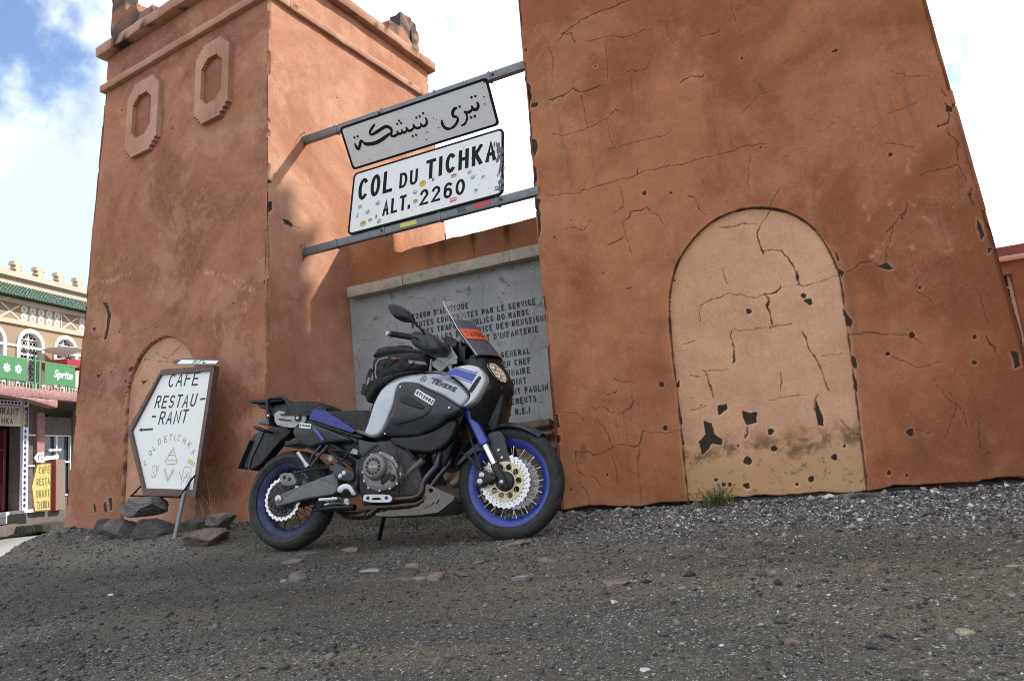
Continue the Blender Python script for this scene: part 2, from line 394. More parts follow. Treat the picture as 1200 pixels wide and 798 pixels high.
    lip = mth(nt, 'MULTIPLY', mrange(nt, vo.outputs['Distance'], .055, .022), mth(nt, 'MULTIPLY', msk, .30*min(1, crack))); c = mixc(nt, lip, c, pale)
    c = mixc(nt, mth(nt, 'MULTIPLY', mrange(nt, noise(nt, v, 34, 6, .75), .63, .70), .5), c, pale)
    rim = attr(nt, 'pale'); c = mixc(nt, rim, c, tuple(min(.85, x*1.12) for x in pale))
    wr = attr(nt, 'wear')
    dk = mixc(nt, noise(nt, v, 40, 5), tuple(x*.6 for x in dark), tuple(x*1.6 for x in dark))
    c = mixc(nt, wr, c, dk)
    nt.links.new(c, b.inputs['Base Color']); b.inputs['Roughness'].default_value = .92; b.inputs['Specular IOR Level'].default_value = .2
    h = mth(nt, 'ADD', mth(nt, 'MULTIPLY', noise(nt, v, 60, 6, .7), .35), mth(nt, 'MULTIPLY', noise(nt, v, 9, 6, .6), 1.0))
    h = mth(nt, 'SUBTRACT', h, mth(nt, 'MULTIPLY', ck, .5))
    bump(nt, b, h, .45, .007)
    return m
BT={
 'bag':[(0.669,1.213),(0.691,1.23),(0.769,1.238),(0.857,1.219),(0.987,1.179),(1.04,1.161),(1.072,1.127),(1.071,1.044),(0.88,1.042),(0.773,1.008),(0.675,0.962),(0.657,1.013),(0.695,1.048),(0.682,1.13),(0.665,1.173)],
 'bagflap':[(1.092,1.027),(0.903,1.025),(0.796,0.991),(0.699,0.941),(0.663,0.868),(0.646,0.889),(0.622,0.951),(0.637,1.008),(0.709,1.018),(0.903,1.049)],
 'bagpatch':[(0.945,1.114),(1.056,1.088),(1.076,1.065),(0.945,1.094)],
 'bagred':[(0.821,1.147),(0.88,1.138),(0.88,1.128),(0.821,1.137)],
 'bagstripe':[(0.713,1.039),(0.712,1.118),(0.733,1.145),(0.788,1.147)],
 'bagtop':[(0.67,1.202),(1.04,1.156)],
 'bars':[(1.156,1.168),(1.239,1.194)],
 'bracket':[(-0.075,0.901),(0.071,0.873),(0.16,0.865),(0.188,0.839),(0.182,0.795),(0.129,0.791),(0.095,0.765),(0.005,0.786),(-0.059,0.803)],
 'bracket_slot':[(-0.036,0.844),(0.082,0.82),(0.074,0.806),(-0.029,0.826)],
 'brakeped':[(0.418,0.248),(0.498,0.257),(0.555,0.248)],
 'cable1':[(1.128,0.543),(1.152,0.624),(1.176,0.705)],
 'calbolts':[(1.421,0.368),(1.409,0.332)],
 'calbr':[(1.274,0.525),(1.34,0.488),(1.435,0.395),(1.472,0.367),(1.457,0.354),(1.381,0.404),(1.339,0.468)],
 'caliper':[(1.381,0.395),(1.435,0.395),(1.472,0.367),(1.508,0.354),(1.502,0.33),(1.444,0.33),(1.405,0.295),(1.379,0.307),(1.369,0.347)],
 'cap':[(0.877,0.385)],
 'clutch':[(0.759,0.457)],
 'coolpipe':[(1.05,0.483),(0.996,0.445),(0.926,0.395)],
 'cover':[(0.802,0.421)],
 'coverpoly':[(0.673,0.475),(0.7,0.531),(0.761,0.549),(0.839,0.537),(0.894,0.488),(0.927,0.433),(0.933,0.386),(0.906,0.341),(0.853,0.318),(0.777,0.31),(0.71,0.329),(0.676,0.37),(0.661,0.429)],
 'cowl':[(1.237,0.989),(1.305,1.011),(1.368,1.015),(1.439,1.0),(1.47,0.963),(1.489,0.925),(1.491,0.896),(1.454,0.821),(1.417,0.772),(1.338,0.751),(1.39,0.791),(1.401,0.821),(1.391,0.845),(1.361,0.881),(1.307,0.934)],
 'fender_plate':[(1.428,0.614),(1.478,0.626),(1.522,0.624),(1.547,0.583),(1.553,0.542),(1.562,0.496),(1.581,0.439),(1.551,0.398),(1.529,0.375),(1.508,0.387),(1.488,0.428),(1.453,0.522)],
 'fender_rear':[(1.224,0.433),(1.236,0.457),(1.276,0.499),(1.332,0.544),(1.394,0.579),(1.432,0.544),(1.436,0.503),(1.376,0.515),(1.309,0.486),(1.263,0.45)],
 'flame':[(0.808,0.415),(0.841,0.407),(0.862,0.427),(0.868,0.395),(0.836,0.365),(0.804,0.344),(0.798,0.378)],
 'forkpts':[(1.336,0.735),(1.42,0.571),(1.49,0.415),(1.538,0.313)],
 'fplbolts':[(1.506,0.511),(1.526,0.466)],
 'frame_r':[(0.604,0.532),(0.636,0.529),(0.634,0.443),(0.571,0.417)],
 'framepl':[(0.597,0.651),(0.661,0.624),(0.769,0.608),(0.685,0.567),(0.635,0.523),(0.611,0.565)],
 'grab':[(-0.122,0.868),(-0.146,0.979),(-0.1,0.985),(-0.017,0.973),(0.119,0.818)],
 'grip':[(0.978,1.201)],
 'gripin':[(1.037,1.202)],
 'guard':[(1.043,1.235),(1.124,1.241),(1.164,1.225),(1.233,1.153),(1.247,1.105),(1.203,1.079),(1.124,1.105),(1.054,1.158)],
 'header1':[(1.14,0.494),(1.129,0.439),(1.076,0.387),(1.034,0.344),(1.044,0.297)],
 'header1b':[(1.044,0.286),(1.012,0.27),(0.97,0.264),(0.852,0.262)],
 'header2':[(1.182,0.518),(1.182,0.462),(1.129,0.383),(1.076,0.331)],
 'header2b':[(1.039,0.251),(0.996,0.227),(0.747,0.227),(0.693,0.183),(0.649,0.177)],
 'headlight':[(1.452,1.026),(1.469,1.043),(1.494,1.036),(1.526,0.996),(1.541,0.956),(1.54,0.926),(1.521,0.913),(1.493,0.937),(1.468,0.984)],
 'headlightL':[(1.513,1.008),(1.53,0.989),(1.529,0.958),(1.51,0.93),(1.492,0.929)],
 'heel':[(0.441,0.5),(0.464,0.508),(0.523,0.473),(0.593,0.447),(0.592,0.379),(0.462,0.405),(0.44,0.441)],
 'heel_holes':[(0.52,0.441),(0.494,0.424)],
 'hook':[(0.478,0.33),(0.494,0.363),(0.539,0.378),(0.579,0.365),(0.603,0.33),(0.621,0.3),(0.593,0.297),(0.575,0.327),(0.552,0.343),(0.529,0.336),(0.513,0.318)],
 'hose':[(1.443,0.684),(1.474,0.712),(1.465,0.745)],
 'indicator':[(-0.23,0.805),(-0.199,0.807),(-0.118,0.772),(-0.109,0.754),(-0.187,0.773)],
 'logo_t':[(1.064,0.987)],
 'lower_panel':[(0.794,0.642),(1.028,0.621),(1.154,0.658),(1.222,0.712),(1.289,0.704),(1.243,0.577),(1.164,0.525),(1.097,0.508),(0.925,0.545)],
 'lowtube':[(0.222,0.229),(0.391,0.238),(0.555,0.226)],
 'mapcase':[(1.118,1.1),(1.248,1.178),(1.268,1.131),(1.308,1.091),(1.164,1.021),(1.102,1.025),(1.071,1.098)],
 'mirror':[(0.932,1.394),(0.968,1.406),(1.014,1.393),(1.066,1.351),(1.101,1.297),(1.106,1.263),(1.086,1.281),(1.005,1.295),(0.969,1.33)],
 'mirror_stalk':[(1.09,1.286),(1.13,1.233),(1.185,1.159)],
 'nose_side':[(1.352,1.076),(1.406,1.089),(1.445,1.082),(1.479,1.098),(1.509,1.058),(1.545,1.007),(1.564,0.958),(1.564,0.905),(1.541,0.856),(1.521,0.788),(1.473,0.689),(1.444,0.616),(1.384,0.63),(1.37,0.732),(1.409,0.794),(1.457,0.916),(1.455,0.958),(1.423,1.024),(1.353,1.032)],
 'panel_crease':[(0.916,0.866),(0.965,0.86),(1.077,0.795),(1.102,0.774),(1.086,0.744),(1.034,0.724),(0.888,0.706)],
 'panel_crease2':[(0.94,0.92),(0.987,0.909),(1.114,0.813),(1.148,0.784),(1.124,0.733),(1.041,0.715),(0.875,0.702)],
 'peg_hang':[(0.245,0.517),(0.332,0.63),(0.299,0.626),(0.221,0.541)],
 'peg_hang2':[(0.245,0.517),(0.4,0.618),(0.357,0.631),(0.277,0.543)],
 'peg_p':[(0.173,0.594),(0.19,0.595),(0.254,0.506),(0.23,0.498)],
 'pillion':[(-0.041,0.944),(-0.015,0.961),(0.237,0.936),(0.308,0.909),(0.352,0.878),(0.248,0.886),(0.216,0.83),(0.136,0.847),(0.063,0.878)],
 'plate_edge':[(-0.327,0.541),(-0.292,0.681),(-0.26,0.739),(-0.226,0.782),(-0.189,0.785),(-0.286,0.605),(-0.302,0.531)],
 'plate_flap':[(-0.383,0.552),(-0.354,0.643),(-0.314,0.723),(-0.281,0.781),(-0.143,0.805),(0.013,0.806),(0.012,0.734),(-0.071,0.698),(-0.244,0.515)],
 'rack':[(-0.303,0.988),(-0.275,0.997),(-0.161,0.978),(-0.049,0.972),(-0.028,0.923),(-0.137,0.909),(-0.241,0.93)],
 'rear_caliper':[(-0.02,0.473),(0.018,0.484),(0.088,0.478),(0.108,0.448),(0.131,0.403),(0.059,0.392),(0.006,0.406)],
 'screen_edge':[(1.193,1.423),(1.223,1.354),(1.273,1.296),(1.333,1.208),(1.4,1.112),(1.429,1.079)],
 'screen_mid':[(1.155,1.517),(1.209,1.507),(1.261,1.451),(1.353,1.323),(1.442,1.199),(1.547,1.047)],
 'seat':[(0.253,0.877),(0.415,0.866),(0.548,0.85),(0.657,0.844),(0.658,0.807),(0.639,0.731),(0.604,0.701),(0.566,0.692),(0.499,0.758),(0.349,0.851)],
 'seat_blue':[(0.26,0.872),(0.356,0.849),(0.572,0.706),(0.551,0.692),(0.225,0.811)],
 'shield':[(0.678,0.296),(0.7,0.3),(0.853,0.29),(0.873,0.274),(0.87,0.252),(0.848,0.244),(0.679,0.257)],
 'shield_slot':[(0.735,0.278),(0.802,0.275),(0.802,0.262),(0.735,0.265)],
 'side_panel':[(0.909,0.94),(0.945,0.956),(1.056,0.933),(1.087,0.904),(1.215,0.839),(1.29,0.786),(1.333,0.753),(1.292,0.723),(1.23,0.71),(1.19,0.676),(1.153,0.658),(1.088,0.643),(1.022,0.623),(0.861,0.635),(0.792,0.647),(0.785,0.67),(0.851,0.738),(0.893,0.822),(0.901,0.9)],
 'silverbox':[(0.528,0.584),(0.546,0.598),(0.593,0.577),(0.585,0.55),(0.533,0.563)],
 'skid':[(0.975,0.364),(1.018,0.363),(1.092,0.331),(1.16,0.295),(1.252,0.258),(1.236,0.227),(1.174,0.209),(1.132,0.162),(0.727,0.164),(0.742,0.206),(1.002,0.199),(1.033,0.243),(1.023,0.28),(0.975,0.331)],
 'skid_face':[(0.986,0.361),(1.028,0.361),(1.169,0.295),(1.166,0.241),(1.133,0.234),(1.049,0.259),(1.034,0.283),(0.986,0.327)],
 'skid_hole':[(1.083,0.306),(1.104,0.309),(1.123,0.294),(1.104,0.284),(1.089,0.292)],
 'skid_slots':[(1.031,0.217),(1.073,0.235),(1.083,0.202),(1.125,0.222),(1.094,0.183),(1.135,0.205)],
 'slot':[(1.45,0.93),(1.464,0.931),(1.467,0.916),(1.416,0.836),(1.401,0.833),(1.39,0.842)],
 'sticker':[(1.316,1.245),(1.432,1.235),(1.46,1.164),(1.35,1.171)],
 'stripe':[(1.3,0.998),(1.442,0.941),(1.414,0.9),(1.246,0.977)],
 'swingarm':[(-0.032,0.309),(-0.008,0.336),(0.035,0.354),(0.204,0.403),(0.42,0.448),(0.461,0.441),(0.461,0.32),(0.359,0.312),(0.209,0.305),(0.091,0.286),(0.014,0.273),(-0.024,0.273)],
 'swingline':[(0.012,0.284),(0.215,0.339),(0.282,0.336),(0.416,0.312)],
 'tail_blue':[(0.262,0.745),(0.288,0.742),(0.359,0.662),(0.338,0.661)],
 'tail_light':[(-0.26,0.881),(-0.175,0.875),(-0.152,0.815),(-0.247,0.833)],
 'tail_panel':[(0.102,0.748),(0.135,0.771),(0.239,0.784),(0.378,0.725),(0.547,0.65),(0.482,0.643),(0.382,0.646),(0.298,0.637),(0.23,0.624),(0.169,0.651),(0.123,0.695)],
 'tail_text':[(0.157,0.756),(0.254,0.734),(0.255,0.713),(0.159,0.733)],
 'tank':[(0.624,0.673),(0.659,0.744),(0.693,0.86),(0.756,0.969),(0.834,1.017),(0.888,1.029),(1.012,1.022),(1.141,1.012),(1.237,0.966),(1.326,0.9),(1.371,0.846),(1.381,0.814),(1.347,0.772),(1.325,0.76),(1.287,0.785),(1.209,0.842),(1.075,0.91),(1.042,0.938),(0.917,0.967),(0.881,0.954),(0.876,0.911),(0.867,0.831),(0.826,0.758),(0.791,0.695),(0.75,0.653),(0.686,0.645)],
 'text_t':[(1.126,0.936),(1.29,0.856),(1.124,0.968)],
 'tinttop':[(1.258,1.313)],
 'torque':[(0.071,0.472),(0.192,0.476),(0.395,0.468)],
 'underseat':[(0.228,0.815),(0.527,0.699),(0.618,0.665),(0.593,0.649),(0.488,0.683),(0.408,0.714),(0.132,0.803)],
 'wire1':[(0.898,0.523),(0.937,0.434),(0.933,0.285)],
 'xt_t':[(1.035,0.87),(1.147,0.796),(1.042,0.882)],
}
RT={
 'cr':[(9,[(-1.471,3.878),(-1.406,3.946),(-1.274,3.973),(-1.157,4.004),(-1.003,4.02),(-0.787,4.009)]),(6,[(-1.435,3.942),(-1.338,3.905),(-1.312,3.804)]),(5,[(-1.224,3.786),(-1.033,3.761),(-0.918,3.703),(-0.744,3.711),(-0.668,3.697)]),(13,[(-1.587,3.366),(-1.452,3.366),(-1.377,3.407),(-1.328,3.346),(-1.148,3.351)]),(4,[(-1.316,3.327),(-1.314,3.167),(-1.291,3.044)]),(4,[(-1.613,3.055),(-1.504,3.008),(-1.267,3.022),(-1.117,3.033),(-1.056,3.099),(-0.994,3.065)]),(3,[(-1.131,3.023),(-1.112,2.848),(-1.08,2.783)]),(4,[(-1.147,2.775),(-0.886,2.782),(-0.685,2.776),(-0.632,2.801)]),(5,[(-1.694,2.531),(-1.475,2.489),(-1.284,2.508),(-1.1,2.5),(-0.918,2.519),(-0.718,2.517),(-0.526,2.503),(-0.337,2.502),(-0.12,2.504),(0.018,2.489)]),(6,[(-0.93,2.522),(-0.916,2.578)]),(3,[(-1.083,2.428),(-1.089,2.268),(-1.208,2.244)]),(8,[(-1.076,2.159),(-1.019,2.211),(-0.903,2.235),(-0.877,2.203)]),(5,[(-1.573,2.21),(-1.477,2.215),(-1.401,2.17),(-1.355,2.226)]),(10,[(-1.237,1.998),(-1.116,2.042)]),(6,[(-0.523,3.157),(-0.432,3.195),(-0.34,3.156)]),(4,[(-0.33,3.499),(-0.235,3.477)]),(13,[(-0.235,3.483),(-0.171,3.476)]),(4,[(-0.635,3.757),(-0.514,3.702),(-0.437,3.71)]),(3,[(-0.563,3.715),(-0.552,3.51)]),(3,[(-0.069,3.721),(-0.062,3.606),(-0.049,3.532)]),(3,[(-0.12,2.427),(-0.157,2.21),(-0.149,2.158)]),(5,[(-0.596,2.249),(-0.552,2.225),(-0.51,2.099),(-0.48,2.061)]),(3,[(-0.891,3.373),(-0.904,3.22)]),(4,[(-0.996,3.38),(-0.761,3.371),(-0.687,3.445)]),(3,[(-0.823,3.179),(-0.785,3.181)]),(3,[(-0.112,2.786),(-0.007,2.883),(0.078,2.881)]),(3,[(-1.578,3.98),(-1.52,3.681),(-1.575,3.428)]),(4,[(-1.067,3.699),(-1.061,3.519),(-1.088,3.354)]),(3,[(-1.089,2.162),(-1.092,2.031),(-1.06,1.873)]),(3,[(-0.884,2.191),(-0.798,2.092),(-0.764,1.981)]),(4,[(0.039,2.146),(-0.025,2.025),(-0.133,1.915)]),(9,[(-0.133,1.915),(-0.158,1.853),(-0.145,1.698)]),(5,[(-0.408,1.963),(-0.268,1.947),(-0.147,1.925)]),(6,[(-0.148,1.716),(-0.002,1.693)]),(10,[(-0.002,1.693),(0.041,1.592),(0.052,1.475),(0.059,1.426)]),(8,[(0.045,1.428),(0.116,1.424)]),(4,[(0.116,1.424),(0.302,1.441)]),(6,[(-0.404,1.653),(-0.417,1.52)]),(5,[(-0.614,1.406),(-0.498,1.435),(-0.418,1.446),(-0.212,1.387)]),(12,[(-0.211,1.397),(-0.131,1.395),(-0.052,1.425)]),(12,[(-0.159,1.403),(-0.156,1.305),(-0.155,1.176)]),(6,[(-0.172,1.163),(-0.027,1.16)]),(10,[(-0.441,1.176),(-0.43,1.044),(-0.438,0.949)]),(9,[(0.023,1.114),(0.057,0.968),(0.105,0.838),(0.116,0.685)]),(7,[(-0.647,0.931),(-0.632,0.816),(-0.63,0.72)]),(4,[(-0.763,0.899),(-0.686,0.882)]),(4,[(-0.634,0.913),(-0.493,0.925)]),(6,[(-0.162,0.846),(-0.175,0.724)]),(6,[(0.057,0.663),(0.027,0.577)]),(6,[(-0.433,0.508),(-0.438,0.432)]),(4,[(0.17,0.486),(0.199,0.424),(0.254,0.389)]),(4,[(-0.616,1.39),(-0.638,1.276)]),(3,[(-0.441,1.176),(-0.201,1.168)]),(3,[(0.131,0.91),(0.239,0.903)]),(4,[(-0.247,0.671),(-0.02,0.667)]),(3,[(-0.797,0.644),(-0.665,0.692)]),(4,[(-0.696,1.153),(-0.78,1.133)]),(5,[(0.331,1.451),(0.447,1.489),(0.528,1.488),(0.563,1.459)]),(5,[(0.287,1.023),(0.445,1.012),(0.644,0.964),(0.71,0.909)]),(4,[(0.791,1.853),(0.762,1.765),(0.683,1.689),(0.623,1.577),(0.592,1.474)]),(8,[(1.063,0.895),(1.087,0.801)]),(3,[(0.747,1.395),(0.745,1.244),(0.827,1.139)]),(3,[(0.914,0.387),(0.906,0.225),(0.952,0.167)]),(3,[(0.733,0.632),(0.826,0.48),(0.72,0.298)]),(4,[(0.584,0.354),(0.65,0.341)]),(3,[(0.797,0.581),(0.844,0.45),(0.851,0.366)]),(4,[(0.204,0.066),(0.265,0.117)]),(5,[(0.966,0.008),(1.077,0.051)]),(3,[(0.996,1.254),(1.073,1.151),(1.086,0.976)]),(3,[(0.524,0.865),(0.657,0.757),(0.783,0.768)]),(5,[(-1.332,0.961),(-1.277,0.934),(-1.23,0.915),(-1.205,0.919)]),(3,[(-1.562,0.952),(-1.516,0.896),(-1.339,0.833),(-1.302,0.868)]),(5,[(-1.514,0.766),(-1.467,0.736),(-1.431,0.755),(-1.308,0.677),(-1.231,0.707),(-1.192,0.758),(-1.195,0.806)]),(5,[(-1.481,0.681),(-1.432,0.596),(-1.382,0.464),(-1.469,0.417),(-1.537,0.408),(-1.592,0.445),(-1.668,0.444),(-1.683,0.302),(-1.603,0.264)]),(5,[(-1.382,0.464),(-1.316,0.473),(-1.174,0.451),(-1.146,0.549)]),(3,[(-1.175,0.444),(-1.2,0.308),(-1.225,0.038)]),(4,[(-1.406,0.396),(-1.366,0.322),(-1.382,0.185)]),(3,[(-1.668,0.285),(-1.677,0.207),(-1.602,0.124),(-1.596,0.031)]),(3,[(-1.163,0.543),(-1.009,0.522),(-0.872,0.512)]),(3,[(-1.738,0.76),(-1.637,0.731),(-1.592,0.677)]),(3,[(-1.553,0.268),(-1.495,0.194),(-1.461,0.206)]),(6,[(1.117,2.574),(1.135,2.521),(1.141,2.507)]),(9,[(1.056,2.312),(1.106,2.32),(1.134,2.369),(1.13,2.417)]),(5,[(1.109,2.285),(1.135,2.185),(1.124,2.03)]),(4,[(0.751,2.275),(0.893,2.215)]),(4,[(0.903,2.011),(1.041,2.019),(1.112,2.011),(1.138,1.914)]),(7,[(1.145,1.857),(1.148,1.735)]),(3,[(0.789,2.49),(0.886,2.495),(0.988,2.534)]),(3,[(0.878,2.776),(0.981,2.704),(1.07,2.673)]),(5,[(0.646,1.679),(0.708,1.71)]),(4,[(0.785,1.826),(0.765,1.764),(0.748,1.723)])],
 'ch':[[(-0.893,2.347),(-0.899,2.335),(-0.911,2.333),(-0.919,2.34),(-0.928,2.355),(-0.92,2.367),(-0.906,2.369),(-0.892,2.359)],[(-0.702,2.302),(-0.702,2.295),(-0.711,2.294),(-0.716,2.298),(-0.721,2.307),(-0.714,2.313),(-0.708,2.314),(-0.701,2.309)],[(-0.056,3.212),(-0.061,3.206),(-0.067,3.204),(-0.072,3.209),(-0.074,3.218),(-0.072,3.225),(-0.064,3.225),(-0.057,3.22)],[(-1.157,3.53),(-1.157,3.523),(-1.164,3.523),(-1.168,3.527),(-1.173,3.535),(-1.167,3.539),(-1.162,3.54),(-1.155,3.535)],[(-1.779,3.602),(-1.738,3.558),(-1.745,3.424),(-1.78,3.374),(-1.791,3.469)],[(-1.755,3.381),(-1.682,3.373),(-1.701,3.334),(-1.774,3.342)],[(-1.784,3.077),(-1.735,3.047),(-1.73,2.973),(-1.775,2.869),(-1.801,2.964)],[(-1.806,2.848),(-1.758,2.806),(-1.772,2.666),(-1.801,2.659)],[(-1.791,2.557),(-1.75,2.532),(-1.771,2.466),(-1.773,2.243),(-1.803,2.139),(-1.807,2.306)],[(-1.78,3.913),(-1.735,3.912),(-1.753,3.872)],[(-1.79,3.332),(-1.771,3.311),(-1.773,3.192),(-1.801,3.216)],[(0.044,0.634),(0.057,0.573),(0.071,0.512),(0.049,0.44),(0.019,0.458),(0.027,0.577)],[(-0.451,0.628),(-0.39,0.596),(-0.332,0.595),(-0.35,0.514),(-0.442,0.509),(-0.45,0.572)],[(0.085,1.34),(0.079,1.326),(0.065,1.322),(0.056,1.33),(0.046,1.348),(0.056,1.362),(0.072,1.365),(0.088,1.356)],[(0.117,1.29),(0.117,1.272),(0.096,1.268),(0.083,1.278),(0.073,1.298),(0.091,1.312),(0.104,1.317),(0.12,1.307)],[(0.093,1.301),(0.091,1.29),(0.08,1.287),(0.073,1.293),(0.065,1.306),(0.075,1.315),(0.084,1.318),(0.096,1.311)],[(-0.27,1.293),(-0.287,1.28),(-0.299,1.276),(-0.313,1.285),(-0.311,1.301),(-0.311,1.317),(-0.292,1.32),(-0.279,1.311)],[(-0.247,0.448),(-0.265,0.433),(-0.278,0.428),(-0.296,0.437),(-0.292,0.453),(-0.292,0.47),(-0.271,0.475),(-0.258,0.467)],[(-0.247,0.337),(-0.264,0.322),(-0.278,0.316),(-0.296,0.325),(-0.292,0.342),(-0.291,0.358),(-0.271,0.364),(-0.259,0.355)],[(-0.421,0.269),(-0.43,0.247),(-0.458,0.24),(-0.483,0.251),(-0.484,0.275),(-0.469,0.297),(-0.448,0.305),(-0.431,0.294)],[(0.1,0.246),(0.099,0.229),(0.081,0.224),(0.07,0.232),(0.058,0.249),(0.074,0.264),(0.088,0.27),(0.105,0.262)],[(-0.057,0.115),(-0.063,0.099),(-0.079,0.093),(-0.089,0.101),(-0.1,0.118),(-0.088,0.134),(-0.071,0.139),(-0.053,0.131)],[(-0.468,0.103),(-0.47,0.088),(-0.487,0.083),(-0.497,0.09),(-0.509,0.106),(-0.495,0.119),(-0.481,0.124),(-0.464,0.117)],[(-0.581,0.126),(-0.583,0.116),(-0.595,0.112),(-0.602,0.117),(-0.61,0.128),(-0.601,0.138),(-0.591,0.142),(-0.578,0.137)],[(-0.619,0.129),(-0.63,0.119),(-0.639,0.115),(-0.651,0.121),(-0.648,0.131),(-0.648,0.142),(-0.635,0.145),(-0.627,0.14)],[(-0.673,0.163),(-0.677,0.155),(-0.685,0.152),(-0.691,0.156),(-0.697,0.165),(-0.692,0.174),(-0.682,0.176),(-0.672,0.172)],[(-0.156,0.094),(-0.161,0.086),(-0.168,0.083),(-0.174,0.087),(-0.178,0.095),(-0.174,0.103),(-0.165,0.106),(-0.156,0.102)],[(0.164,0.312),(0.158,0.306),(0.153,0.304),(0.146,0.307),(0.148,0.313),(0.149,0.319),(0.155,0.321),(0.159,0.318)],[(-0.49,0.376),(-0.49,0.37),(-0.498,0.368),(-0.504,0.371),(-0.508,0.378),(-0.501,0.384),(-0.496,0.386),(-0.489,0.383)],[(-0.711,0.587),(-0.652,0.564),(-0.638,0.484),(-0.579,0.431),(-0.591,0.386),(-0.674,0.404),(-0.772,0.32),(-0.784,0.437),(-0.71,0.476)],[(-0.606,0.669),(-0.529,0.675),(-0.525,0.637),(-0.568,0.617),(-0.6,0.602)],[(0.548,1.452),(0.605,1.472),(0.635,1.419),(0.608,1.415)],[(0.559,0.357),(0.558,0.339),(0.538,0.333),(0.526,0.342),(0.515,0.361),(0.533,0.377),(0.547,0.383),(0.563,0.374)],[(0.526,0.865),(0.518,0.856),(0.509,0.853),(0.498,0.859),(0.501,0.869),(0.504,0.879),(0.514,0.881),(0.52,0.876)],[(0.68,0.964),(0.669,0.949),(0.653,0.945),(0.637,0.954),(0.641,0.971),(0.647,0.986),(0.661,0.991),(0.671,0.982)],[(0.771,1.263),(0.765,1.258),(0.76,1.256),(0.755,1.26),(0.756,1.266),(0.757,1.272),(0.763,1.274),(0.767,1.27)],[(1.002,0.896),(0.993,0.888),(0.986,0.885),(0.979,0.89),(0.979,0.9),(0.98,0.91),(0.991,0.912),(0.999,0.907)],[(0.395,0.121),(0.387,0.112),(0.378,0.108),(0.367,0.113),(0.37,0.123),(0.373,0.132),(0.382,0.136),(0.388,0.131)],[(0.483,0.1),(0.48,0.094),(0.475,0.092),(0.471,0.095),(0.469,0.101),(0.471,0.106),(0.478,0.108),(0.483,0.105)],[(0.972,0.74),(0.963,0.731),(0.956,0.728),(0.949,0.733),(0.949,0.743),(0.95,0.753),(0.961,0.755),(0.969,0.75)],[(-0.944,0.865),(-0.957,0.85),(-0.971,0.845),(-0.984,0.854),(-0.989,0.871),(-0.985,0.887),(-0.965,0.891),(-0.948,0.882)],[(0.298,1.222),(0.317,1.156),(0.346,1.105),(0.327,1.071),(0.3,1.088)],[(0.293,0.901),(0.319,0.867),(0.312,0.793),(0.291,0.811)],[(0.286,0.782),(0.297,0.72),(0.29,0.633),(0.277,0.664)],[(0.309,1.487),(0.337,1.456),(0.32,1.421)],[(0.316,1.613),(0.33,1.53),(0.314,1.55)],[(-0.944,0.865),(-0.954,0.852),(-0.97,0.848),(-0.987,0.856),(-0.985,0.87),(-0.979,0.884),(-0.965,0.888),(-0.955,0.881)],[(-1.724,0.172),(-1.726,0.166),(-1.732,0.165),(-1.736,0.167),(-1.74,0.173),(-1.737,0.178),(-1.73,0.18),(-1.723,0.177)],[(-1.44,0.256),(-1.44,0.25),(-1.448,0.249),(-1.453,0.251),(-1.457,0.257),(-1.451,0.262),(-1.446,0.264),(-1.44,0.261)],[(-0.967,0.553),(-0.967,0.54),(-0.984,0.536),(-0.994,0.543),(-1.004,0.557),(-0.99,0.568),(-0.979,0.572),(-0.965,0.565)],[(-1.801,0.751),(-1.778,0.748),(-1.787,0.626),(-1.812,0.637)],[(-1.816,0.596),(-1.783,0.585),(-1.784,0.52),(-1.818,0.531)],[(-0.838,0.885),(-0.857,0.856),(-0.853,0.825),(-0.841,0.838)],[(-0.864,0.625),(-0.862,0.564),(-0.869,0.557)],[(-0.864,0.458),(-0.859,0.427),(-0.869,0.421)],[(1.124,2.466),(1.134,2.439),(1.161,2.419),(1.158,2.38),(1.129,2.394)],[(1.144,1.645),(1.157,1.603),(1.163,1.516),(1.148,1.487),(1.138,1.575)],[(1.162,1.452),(1.186,1.442),(1.167,1.409)],[(1.156,0.796),(1.189,0.781),(1.183,0.693),(1.152,0.678)],[(0.768,2.188),(0.757,2.179),(0.749,2.177),(0.74,2.184),(0.742,2.195),(0.743,2.206),(0.755,2.208),(0.762,2.201)]],
 'pale':[(9,[(0.72,1.992),(0.835,1.791),(0.93,1.613),(0.953,1.499)]),(26,[(0.933,1.579),(0.964,1.507)]),(22,[(0.84,2.132),(0.917,2.191)]),(14,[(0.842,2.039),(0.84,2.132)]),(10,[(0.882,1.949),(0.889,1.935)]),(8,[(0.703,1.893),(0.685,1.738)]),(20,[(0.53,1.503),(0.628,1.607)]),(14,[(0.769,1.514),(0.761,1.546)]),(10,[(0.542,1.883),(0.546,1.753)]),(9,[(0.715,1.872),(0.681,1.753)]),(18,[(0.946,1.581),(0.956,1.502)])],
}
RARCH=[(-0.887,0.026),(-0.879,0.273),(-0.864,0.717),(-0.861,1.012),(-0.852,1.279),(-0.834,1.464),(-0.801,1.596),(-0.741,1.741),(-0.649,1.861),(-0.501,1.985),(-0.348,2.043),(-0.19,2.053),(-0.042,2.016),(0.096,1.941),(0.208,1.817),(0.27,1.672),(0.303,1.536),(0.32,1.421),(0.307,1.143),(0.291,0.811),(0.271,0.46),(0.242,0.03)]
